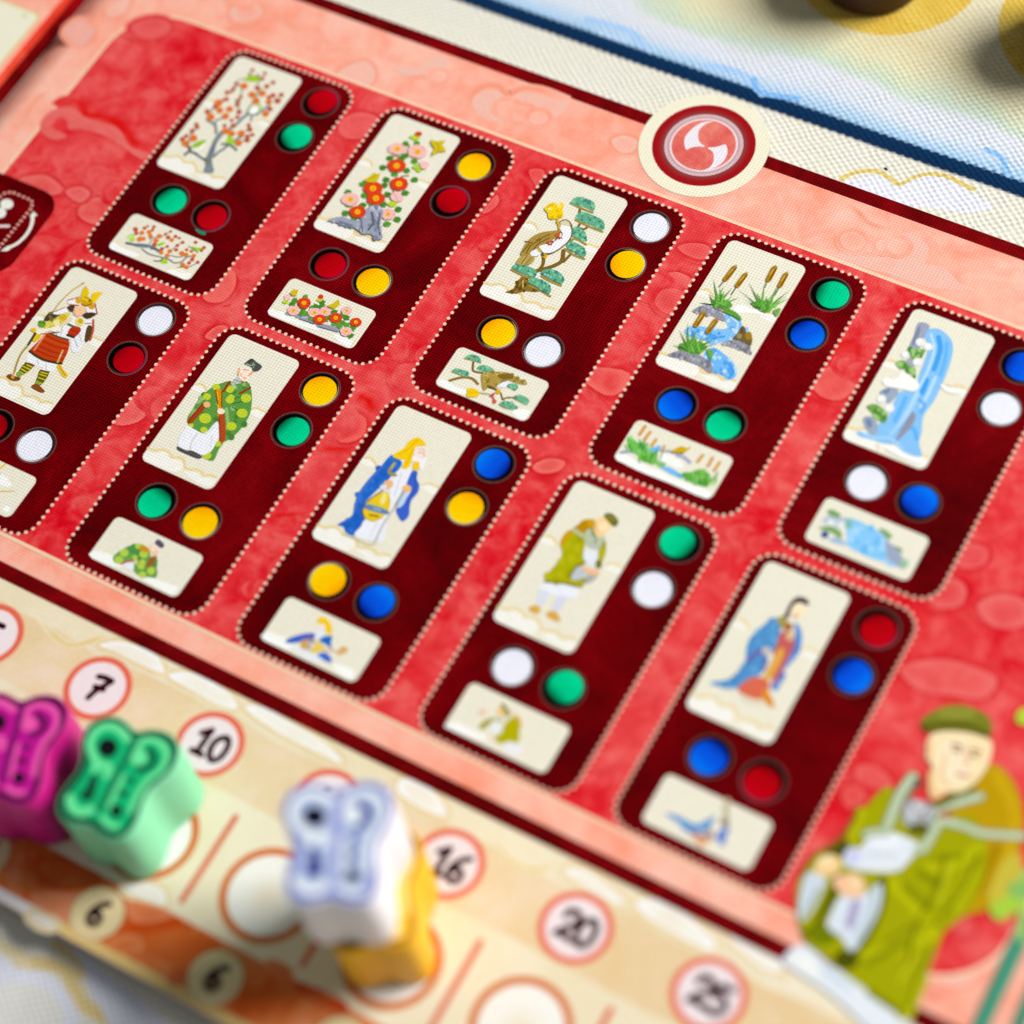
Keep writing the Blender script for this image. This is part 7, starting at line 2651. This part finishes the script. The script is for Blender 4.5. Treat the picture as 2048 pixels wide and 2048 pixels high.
 'pawn_face': '''
L l 86 -142 449 -298 499 -436 478 -523 371 -512 226 -409 113 -291 54 -259 -34
L l 91 -200 55 -125 56 -98 -27
L l 95 -322 -449 -229 -526 -98 -539 -21 -457
L l 70 47 298 19 403 34 503 125 568 264 563 394 472 423 309 368 149 357 12 369 -114 401 -257
L e 0 101 318 87 44 59 -86
L l 64 157 -475 276 -516 360 -487
L l 52 78 47 106 -145 145 -329
G l 73 164 446 275 383 287 278 192 186
C l 81 -59 528 -15 267 11 13 47 -233 62 -415
G s 0 -251 -111 -185 -86 -110 -224 -76 -368 -185 -397 -241 -364 -226 -253
K e 0 -279 253 104 52 71 -101
K e 0 199 -127 40 20 27 -39
K e 0 250 -334 62 31 48 -68
G e 0 186 43 38 19 26 -37''',
}
# ================================================================== setting
def slab(name, x0, y0, x1, y1, z0, z1, mat, parent=None):
    v = [(x, y, z) for z in (z0, z1) for x, y in rect(x0, y0, x1, y1)]
    return mesh(name, v, [(3, 2, 1, 0), (4, 5, 6, 7), (0, 1, 5, 4), (1, 2, 6, 5), (2, 3, 7, 6), (3, 0, 4, 7)], mat, parent)
tag(slab('table', -700, -700, 800, 700, -40, -5.05, M_TABLE), kind='structure')

# ================================================================== play mat
mat_t = tag(empty('play_mat', (0, 0, -5)), 'cream woven cloth play mat with navy stripe and gold rings lying under the red board', 'play mat')
slab('cloth', -260, -260, 330, 260, 0, 2.0, M_CLOTH, mat_t)
for cx, cy, r in ((59.8, 57.3, 13.4), (91.0, 57.9, 13.9), (28.6, 56.8, 13.5)):
    sheet('gold_ring', [(cx + r * math.cos(2 * math.pi * i / 64), cy + r * math.sin(2 * math.pi * i / 64)) for i in range(64)], 2.004, M_GOLD, mat_t)
for k in ('mat_cloud_upper', 'mat_cloud_lower', 'mat_waves'):
    each(k, 'wave_print' if 'waves' in k else 'cloud_print', 2.006, mat_t, M_CLOTHP, False)
p = Print(2.03); p.ell((74.82, 23.55), (.30, -.16), (.10, .17), '15151c', 10); p.build('black_speck', mat_t, M_CLOTHP)

# ================================================================== game board
board = tag(empty('game_board', (0, 0, -3)), 'red and pink folding game board with ten picture panels and a cream score track', 'board game')
ZB = 3.0                                       # board top above the mat, in mm
def prof(x):
    """height of the board top: flat, with a rounded valley at the fold"""
    if x >= -39.2: return 0.0
    if x >= -44.6:
        t = (-39.2 - x) / 5.4
        return -2.95 * t ** 1.75
    t = min(1, (-44.6 - x) / 2.0)
    return -2.95 * (1 - t) ** 2.4
def strip(name, xs, y0, y1, dz, mat, z_bottom=None, parent=None):
    v = []; f = []
    for x in xs:
        v += [(x, y0, ZB + prof(x) + dz), (x, y1, ZB + prof(x) + dz)]
    n = len(xs)
    for i in range(n - 1):
        f.append((2 * i, 2 * i + 2, 2 * i + 3, 2 * i + 1))
    if z_bottom is not None:
        k = len(v)
        for x in xs:
            v += [(x, y0, z_bottom), (x, y1, z_bottom)]
        for i in range(n - 1):
            f.append((k + 2 * i, k + 2 * i + 1, k + 2 * i + 3, k + 2 * i + 2))
            f.append((2 * i, k + 2 * i, k + 2 * i + 2, 2 * i + 2))
            f.append((2 * i + 1, 2 * i + 3, k + 2 * i + 3, k + 2 * i + 1))
        f.append((0, 1, k + 1, k)); f.append((2 * n - 2, k + 2 * n - 2, k + 2 * n - 1, 2 * n - 1))
    o = mesh(name, v, f, mat, parent or board)
    for p_ in o.data.polygons: p_.use_smooth = p_.normal.z > .3 and abs(p_.normal.y) < .5
    return o
XR = 178
xs_main = [-44.55 + i * .25 for i in range(23)] + [XR]
xs_left = [-120] + [-47.4 + i * .2 for i in range(14)] + [-44.65]
strip('board_core', xs_main, -116.6, 17.0, -.02, M_PAPER, .02)
strip('board_core', xs_left, -116.6, 17.0, -.02, M_PAPER, .02)
prism('board_tab', [(52.1 + 8.8 * math.cos(2 * math.pi * i / 72), 15.1 + 8.8 * math.sin(2 * math.pi * i / 72)) for i in range(72)], .02, ZB - .005, M_PAPER, board)

# pink border with its printed clouds
pk = strip('pink_border', xs_main, -80.0, 15.0, .004, M_PINK)
each('pink_clouds', 'printed_cloud', ZB + .008, pk, M_PINK_MARK, True, 'f08a6c')
strip('border_line', [-39.5, 43.7], 15.0, 17.0, .004, M_BAND)
strip('border_line', [60.5, XR], 15.0, 17.0, .004, M_BAND)
strip('border_line', [-39.5, 112.3], -82.0, -80.0, .06, M_BAND)
strip('border_line', [126.6, XR], -82.0, -80.0, .06, M_BAND)
strip('track_ground', [112.3, 126.6], -82.0, -80.0, .003, M_CREAM)

# left half of the board beyond the fold
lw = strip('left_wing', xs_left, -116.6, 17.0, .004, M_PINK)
strip('wing_fold_shade', [x for x in xs_left if x > -45.45], -116, 16.8, .010, M_BAND, None, lw)  # maroon strip on the slope: shade of the fold valley put into colour
strip('wing_red_shade', [x for x in xs_left if -46.25 < x < -45.2], -116, 16.8, .008, linen_wash('wing_red_shade_wash', [(0.36, 'c42010'), (0.5, 'd03c28'), (0.64, 'dc6048')], 120, seed=6.1), None, lw)  # red strip grading the painted fold shade out into the pink
q = Print(ZB + .012)
q.poly(rrect(-110, -60, -47.0, -2.7, 1.2), 'd8c468'); q.poly(rrect(-110, -60, -47.25, -2.95, 1.1), 'e9e6cf'); q.ell((-49.4, -3.9), (.35, 0), (0, .25), 'a8bc6a')
q.build('cream_panel', lw)

# red field
red = sheet('red_field', rrect(-34.5, -76.5, 132.0, 5.0, 8.5, 16), ZB + .040, M_RED, board)
p = Print(ZB + .036); p.poly(rrect(-34.95, -76.95, 132.45, 5.45, 8.9, 16), 'f1cfae'); p.build('cream_line', red)
each('red_clouds', 'printed_cloud', ZB + .042, red, M_RED_MARK, True, 'c8081a')

# smaller scalloped clouds scattered over the wash, as on the printed field
rnd = random.Random(11)
def curls(n, x0, y0, x1, y1, cols, name, z, parent, mat, edge, r0, r1, avoid=None):
    made = 0
    while made < n:
        cx, cy = rnd.uniform(x0, x1), rnd.uniform(y0, y1)
        if avoid and avoid(cx, cy): continue
        made += 1
        k = rnd.randint(1, 3); a = rnd.uniform(-.5, .5)
        for i in range(k):
            r = rnd.uniform(r0, r1)
            pts = []
            for j in range(10):
                t = 2 * math.pi * j / 10
                pts += ['%d' % round(100 * (cx + r * math.cos(t) * rnd.uniform(.92, 1.05))), '%d' % round(100 * (cy + r * .85 * math.sin(t) * rnd.uniform(.92, 1.05)))]
            each(None, name, z, parent, mat, True, edge, [[rnd.choice(cols), 's', '0'] + pts], rnd.uniform(.2, .5))
            z += .0003
            cx += r * 1.5 * math.cos(a); cy += r * 1.1 * math.sin(a)
def in_panel(x, y):
    for r in (0, 1):
        for c in range(5):
            ox, oy = 26 * c + (-.375 if r else 0), -40.82 * r
            if ox - 15.4 < x < ox + 2.6 and oy - 33.8 < y < oy + 2.4: return True
    return not (-33 < x < 131 and -75 < y < 3.5)
curls(32, -33, -75, 131, 3.5, ['e46a66', 'e2605e', 'e87872', 'dc5452'], 'printed_cloud', ZB + .0631, red, M_RED_MARK, 'cc1020', 1.2, 2.8, in_panel)
curls(7, -30, 8.4, 120, 12.2, ['f4c8ba', 'f6cfc2', 'f2beae'], 'printed_cloud', ZB + .0251, pk, M_PINK_MARK, 'f08a6c', 1.0, 1.9, lambda x, y: 38 < x < 66)

# rules icon at the left edge of the field
ic = sheet('rules_icon', rrect(-37.6, -44.4, -23.85, -29.35, 3.4), ZB + .086, M_MAROON, red)
p = Print(ZB + .09); p.data('icon'); p.build('icon_marks', red)

# ten picture panels
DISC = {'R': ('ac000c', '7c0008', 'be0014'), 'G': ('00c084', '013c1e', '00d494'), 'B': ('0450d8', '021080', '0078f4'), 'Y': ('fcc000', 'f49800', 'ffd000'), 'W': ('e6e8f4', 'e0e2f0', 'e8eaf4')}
POS = [(0, 0), (0, -6.8), (-9.98, -23.27), (-3.2, -23.21)]
PANELS = [
 ('blossom_tree', 0, 0, 'RGGR', [(-1, .6), (-1, .5), (-.8, -.8), (-.6, -.8)], 'a blossoming tree with small birds'),
 ('camellia', 0, 1, 'YRRY', [(.5, -.8), (-.8, .6), (-.7, -.7), (-.6, -.7)], 'red and pink flowers climbing a rock'),
 ('eagle_pine', 0, 2, 'WYYW', [(-.5, -.8), (-1, .1), (-.6, -.6), (.3, -.9)], 'a brown bird of prey perched in a pine'),
 ('marsh', 0, 3, 'GBBG', [(-1, -.3), (-.5, -.7), (.8, -.5), (.7, -.7)], 'cattails beside a winding stream'),
 ('waterfall', 0, 4, 'BWWB', [(-.9, -.4), (-.7, -.6), (.3, -1), (-.8, .6)], 'a tall blue waterfall'),
 ('archer', 1, 0, 'WRRW', [(.2, -.8), (-.8, -.6), (.9, -.3), (.7, -.5)], 'an armoured archer with a long bow'),
 ('courtier', 1, 1, 'YGGY', [(-.2, -1), (-.8, -.6), (.7, -.7), (.2, -1)], 'a man in a green spotted robe and black hat'),
 ('lute_player', 1, 2, 'BYYB', [(.9, .5), (.5, -.9), (.7, .7), (-.8, .6)], 'a lute player in a blue robe and yellow hood'),
 ('wanderer', 1, 3, 'GWWG', [(.8, .6), (.1, -.3), (.3, -.7), (-.8, .6)], 'a stooping wanderer in an olive robe'),
 ('lady', 1, 4, 'RBBR', [(-.2, -1), (-.7, -.7), (.8, -.7), (.6, -.8)], 'a standing lady in a blue robe'),
]
def img2board(ix, iy):
    x, y = .914 * ix + .576 * iy, .435 * ix - 1.01 * iy
    l = math.hypot(x, y) or 1
    return x / l, y / l
def mixc(a, b, t):
    return tuple(a[i] * (1 - t) + b[i] * t for i in range(4))
pan_path = rrect(-16.9, -35.35, 4.1, 3.85, 2.9, 10)
def dots_along(path, gap):
    L = 0; out = []; d = 0
    pts = path + [path[0]]
    tot = sum(math.dist(pts[i], pts[i + 1]) for i in range(len(path)))
    g = tot / round(tot / gap); nxt = 0
    for i in range(len(path)):
        l = math.dist(pts[i], pts[i + 1])
        while nxt <= d + l + 1e-9 and len(out) < round(tot / gap):
            t = (nxt - d) / l if l else 0
            out.append((pts[i][0] + (pts[i + 1][0] - pts[i][0]) * t, pts[i][1] + (pts[i + 1][1] - pts[i][1]) * t))
            nxt += g
        d += l
    return out
for key_, r, c, cols, dirs, what in PANELS:
    ox, oy = 26 * c + (-.375 if r else 0), -40.82 * r
    pn = sheet('picture_panel', pan_path, ZB + .085, M_MAROON, board, (ox, oy, 0))
    tag(pn, 'dark red panel showing ' + what)
    dp = Print(ZB + .0895, 0)
    for x, y in dots_along(pan_path, .985): dp.disc((x, y), .25, 'eecbb2', 10)
    dp.build('dotted_border', pn)
    cd = Print(ZB + .090, .0006)
    cd.poly(rrect(-15.51, -19.0, -4.46, 2.63, 1.0), 'e6e2cf')
    cd.z = ZB + .092; cd.data('clouds'); cd.build('picture_card', pn)
    pc = Print(ZB + .108); pc.data('card_' + key_); pc.build('picture', pn)
    cd = Print(ZB + .090, .0006); cd.poly(rrect(-13.38, -33.75, .16, -27.2, .85), 'e6e2cf'); cd.build('picture_tile', pn)
    pc = Print(ZB + .094); pc.data('tile_' + key_); pc.build('tile_picture', pn)
    for (px, py), ch, (ix, iy) in zip(POS, cols, dirs):
        if c == 1 and r == 0 and px == 0: px, py = -.44, py - .7
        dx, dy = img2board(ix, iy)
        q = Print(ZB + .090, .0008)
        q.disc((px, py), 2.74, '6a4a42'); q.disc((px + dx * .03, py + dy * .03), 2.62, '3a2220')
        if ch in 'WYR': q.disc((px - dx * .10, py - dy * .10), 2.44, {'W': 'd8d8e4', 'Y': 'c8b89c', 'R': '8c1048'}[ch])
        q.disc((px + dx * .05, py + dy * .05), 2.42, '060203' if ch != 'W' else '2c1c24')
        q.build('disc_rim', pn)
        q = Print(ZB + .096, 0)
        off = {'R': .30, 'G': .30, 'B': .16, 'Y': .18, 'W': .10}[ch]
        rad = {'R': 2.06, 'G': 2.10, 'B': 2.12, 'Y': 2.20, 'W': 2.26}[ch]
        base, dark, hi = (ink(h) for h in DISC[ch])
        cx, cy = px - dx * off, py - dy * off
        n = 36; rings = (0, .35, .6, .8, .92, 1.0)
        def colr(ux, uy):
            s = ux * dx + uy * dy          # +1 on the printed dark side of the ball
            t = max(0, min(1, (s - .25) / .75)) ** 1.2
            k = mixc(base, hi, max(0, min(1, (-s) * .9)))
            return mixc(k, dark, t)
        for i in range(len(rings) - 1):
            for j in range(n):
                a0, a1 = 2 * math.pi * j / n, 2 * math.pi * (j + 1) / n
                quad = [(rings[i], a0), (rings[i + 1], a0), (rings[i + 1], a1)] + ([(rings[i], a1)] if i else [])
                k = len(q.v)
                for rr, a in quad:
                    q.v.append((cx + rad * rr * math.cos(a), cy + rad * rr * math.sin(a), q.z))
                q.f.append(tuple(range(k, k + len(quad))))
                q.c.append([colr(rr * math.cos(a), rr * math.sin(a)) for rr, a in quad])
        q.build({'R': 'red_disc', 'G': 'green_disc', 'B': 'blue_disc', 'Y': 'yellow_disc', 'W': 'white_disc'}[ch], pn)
    if r == 0 and c == 0:
        q = Print(ZB + .0885); q.ell((-3.0, -26.05), (.9, -.1), (0, .35), '1c8460'); q.build('disc_edge', pn)

# medallion
md = Print(ZB + .05, .0015)
md.disc((0, 0), 8.8, 'ebe6cd', 72)
md.disc((0, 0), 6.95, '9c0f16', 64)
for rr, h in ((6.3, '98181c'), (5.95, '96282a'), (5.65, '8c3a38')): md.disc((0, 0), rr, h, 64)
md.disc((0, 0), 5.3, 'cfb4ba', 60); md.disc((0, 0), 4.95, 'c8a8ac', 60); md.disc((0, 0), 4.75, 'b48084', 60); md.disc((0, 0), 4.62, 'e8d0d2', 60)
mo = md.build('medallion', board, loc=(52.1, 15.1, 0))
tag(mo, 'round cream medallion with a dark red ring')
sheet('emblem_ground', [(4.3 * math.cos(2 * math.pi * i / 60), 4.3 * math.sin(2 * math.pi * i / 60)) for i in range(60)], ZB + .07,
      linen_wash('salmon_wash', [(0.3, 'd04844'), (0.5, 'dc6a60'), (0.7, 'e6907e')], 180, seed=7.7), mo)
q = Print(ZB + .073); q.data('medallion'); q.build('emblem_swirl', mo)

# ------------------------------------------------------------------ score track
trk = strip('score_track', xs_main, -116.5, -82.0, .0035, M_CREAM)
edge_wave = [(x, -84.9 + .35 * math.sin(x * .21) + .2 * math.sin(x * .5)) for x in range(-39, 179, 3)]
low_wave = [(x, -93.5 + .25 * math.sin(x * .17)) for x in range(177, -40, -3)]
sheet('beige_band', edge_wave + low_wave, ZB + .008, M_BEIGE, trk)
each('track_clouds', 'printed_cloud', ZB + .012, trk, M_CREAM_MARK, True, 'dfc078')
p = Print(ZB + .010); p.poly(rect(-39.5, -116.45, XR, -115.1), 'e2c07c'); p.poly(rect(-39.5, -116.45, 34.5, -115.1), 'ede0c0'); p.poly(rect(28, -116.45, 36.4, -115.25), 'f0eeee'); p.build('gold_edge', trk)
og = sheet('orange_strip', rect(-39.5, -115.15, XR, -108.5), ZB + .014, M_ORANGE, trk)
each('orange_wash', 'wash_print', ZB + .018, og, M_ORANGE_MARK, True)

def digit(p, ch, x, y, h, w, col):
    """brush-like numerals, drawn in a box of height h standing on (x, y)"""
    k = {'0': [[(.30, .98), (.08, .75), (.05, .4), (.22, .05), (.42, .04), (.58, .3), (.58, .7), (.45, .94), (.30, .98)]],
         '1': [[(.08, .74), (.22, .86), (.36, 1.0)], [(.36, 1.0), (.34, .5), (.34, .02)], [(.12, .02), (.56, .02)]],
         '2': [[(.08, .74), (.14, .93), (.34, 1.0), (.54, .88), (.54, .64), (.34, .38), (.06, .04)], [(.06, .05), (.30, .10), (.62, .03)]],
         '3': [[(.08, .82), (.26, 1.0), (.50, .92), (.50, .68), (.26, .54)], [(.26, .54), (.54, .46), (.56, .18), (.30, 0), (.06, .12)]],
         '5': [[(.56, .98), (.18, .96)], [(.18, .96), (.12, .56)], [(.12, .54), (.36, .62), (.56, .44), (.54, .16), (.30, 0), (.06, .10)]],
         '6': [[(.52, 1.0), (.26, .80), (.08, .44), (.12, .12), (.32, .0), (.52, .12), (.52, .36), (.34, .48), (.12, .34)]],
         '7': [[(.06, .90), (.30, .96), (.62, .96)], [(.62, .96), (.40, .58), (.26, .28), (.20, .02)], [(.18, .50), (.52, .54)]]}[ch]
    for st in k:
        p.stroke([(x + a * h, y + b * h) for a, b in st], w, col)
def number_disc(x, txt):
    p = Print(ZB + .03, .001)
    p.disc((0, 0), 4.28, 'e4725a'); p.disc((0, 0), 3.95, 'e0644c'); p.disc((0, 0), 3.48, 'eddcda'); p.disc((0, 0), 3.2, 'ecdfe2')
    h = 3.3; wd = .62 * h
    x0 = -(len(txt) * wd + (len(txt) - 1) * .25) / 2 + (.25 if len(txt) > 1 else .05)
    for ch in txt:
        digit(p, ch, x0, -h / 2, h, .78, '36061a'); x0 += wd + .12
    o = p.build('number_disc', trk, loc=(x, -89.0, 0))
    tag(o, 'pale number disc reading ' + txt)
for i, t_ in enumerate(('5', '7', '10', '13', '16', '20', '25')):
    number_disc(7.5 + 16.47 * i, t_)
def track_ring(x):
    p = Print(ZB + .03, .001)
    p.disc((0, 0), 5.8, 'd8844c'); p.disc((0, 0), 5.55, 'd07034'); p.disc((0, 0), 4.85, 'eadfc8'); p.disc((0, 0), 4.7, 'f0efe8')
    # soft tan blot in the middle of each space
    for k_ in range(8):
        p.disc((0, -.2), 3.0 - .34 * k_, '%02x%02x%02x' % (240 - k_, 238 - 2 * k_, 231 - 4 * k_), 36)
    p.build('track_ring', trk, loc=(x, -101.6, 0))
for i in range(9): track_ring(7.5 + 16.5 * i)
for i in range(8):
    p = Print(ZB + .028); x = -1.0 + 16.45 * i + 0; p.stroke([(x, -95.3), (x + .03, -101), (x + .06, -106.7)], .75, 'd86a48'); p.build('space_divider', trk)
def bonus_disc(x):
    p = Print(ZB + .05, .001)
    p.disc((0, 0), 3.3, 'a8743c'); p.disc((.05, -.12), 3.16, 'e0cd9e')
    digit(p, '6', -.85, -1.45, 2.9, .80, '28061a')
    p.build('bonus_disc', trk, loc=(x, -112.42, 0))
for i in range(7): bonus_disc(7.6 + 16.42 * i)

# seated figure and bamboo printed over the lower right corner
p = Print(ZB + .19); p.data('seated_wanderer')
tag(p.build('seated_figure_print', board), 'printed man in an olive robe and green cap sitting by the panels')
p = Print(ZB + .20); p.data('bamboo'); tag(p.build('bamboo_print', board), 'printed green bamboo stem with leaves')

# ================================================================== pawns
def outline():
    t = DATA['pawn_outline'].strip().split()
    q = [int(v) / 100 for v in t[3:]]
    return catmull([(q[i], q[i + 1]) for i in range(0, len(q), 2)], 3)
OUTL = outline()
# round the trace off a little
for _ in range(1):
    OUTL = [((OUTL[i - 1][0] + 2 * OUTL[i][0] + OUTL[(i + 1) % len(OUTL)][0]) / 4, (OUTL[i - 1][1] + 2 * OUTL[i][1] + OUTL[(i + 1) % len(OUTL)][1]) / 4) for i in range(len(OUTL))]
def inset(d):
    n = len(OUTL); out = []
    a = sum(OUTL[i - 1][0] * OUTL[i][1] - OUTL[i][0] * OUTL[i - 1][1] for i in range(n))
    s = 1 if a > 0 else -1
    for i in range(n):
        p0, p1 = OUTL[i - 2], OUTL[(i + 2) % n]
        dx, dy = p1[0] - p0[0], p1[1] - p0[1]
        l = math.hypot(dx, dy) or 1
        out.append((OUTL[i][0] - s * dy / l * d, OUTL[i][1] + s * dx / l * d))
    return out
HP = 11.7
def pawn(x, y, z, rot, body_hex, pal, label, name='butterfly_pawn'):
    t = tag(empty(name, (x, y, z), None, math.radians(rot)), label, 'game piece', 'butterfly shaped pawns on the score track')
    prism('body', OUTL, 0, HP, plain('pawn_' + body_hex, body_hex, .42, .35, .03, 300), t, bevel=.22)
    p = Print(HP + .02, .004)
    p.poly(inset(.16), pal['F'])
    p.poly(inset(.32), pal['D'])
    p.poly(inset(1.02), pal['I'])
    p.data('pawn_face', pal)
    p.build('printed_face', t, M_FACE)
    return t
HT = 0.22
pawn(38.59, -100.45, HT, 0, '8ae4b2', dict(F='06a86a', D='013828', I='02b872', L='6ae89c', G='02442e', C='04784c', K='01060a'),
     'green butterfly pawn standing between the magenta one and the white one')
pawn(25.55, -102.95, HT, 14, 'cc1484', dict(F='bc0488', D='360030', I='c00490', L='ee54aa', G='58044a', C='7c0468', K='10000c'),
     'magenta butterfly pawn cut off by the left edge')
pawn(71.3, -98.6, HT, 27, 'f8bc06', dict(F='f0b010', D='a06a10', I='f4bc20', L='f8d870', G='a87820', C='b88420', K='201008'),
     'yellow butterfly pawn lying underneath the white pawn')
pawn(69.57, -98.85, HT + HP + .12, 20, 'eceef6', dict(F='b4b8e0', D='747cbe', I='b0bfe4', L='e8f2f6', G='1c2484', C='9a9ed8', K='000020'),
     'white butterfly pawn stacked on top of the yellow pawn')

# ================================================================== brown wooden pieces at the top edge
def peg(x, y, label):
    prof_ = [(0, 0), (6.7, 0), (7.25, .2), (7.6, .75), (7.6, 9.2), (7.3, 9.75), (6.7, 10.0), (0, 10.0)]
    n = 56; v = []; f = []
    for r_, z_ in prof_[1:-1]:
        v += [(r_ * math.cos(2 * math.pi * i / n), r_ * math.sin(2 * math.pi * i / n), z_) for i in range(n)]
    m_ = len(prof_) - 2
    for k in range(m_ - 1):
        for i in range(n):
            j = (i + 1) % n
            f.append((k * n + i, k * n + j, (k + 1) * n + j, (k + 1) * n + i))
    f.append(tuple(range(n))[::-1]); f.append(tuple((m_ - 1) * n + i for i in range(n)))
    o = mesh('wooden_disc', v, f, M_DARKWOOD, None, (x, y, -2.98), True)
    tag(o, label, 'game piece', 'dark wooden discs on the gold rings of the mat')
peg(58.6, 54.0, 'dark brown wooden disc on the gold ring at the top edge')
peg(89.7, 54.6, 'dark brown wooden disc just beyond the right edge casting its shadow')
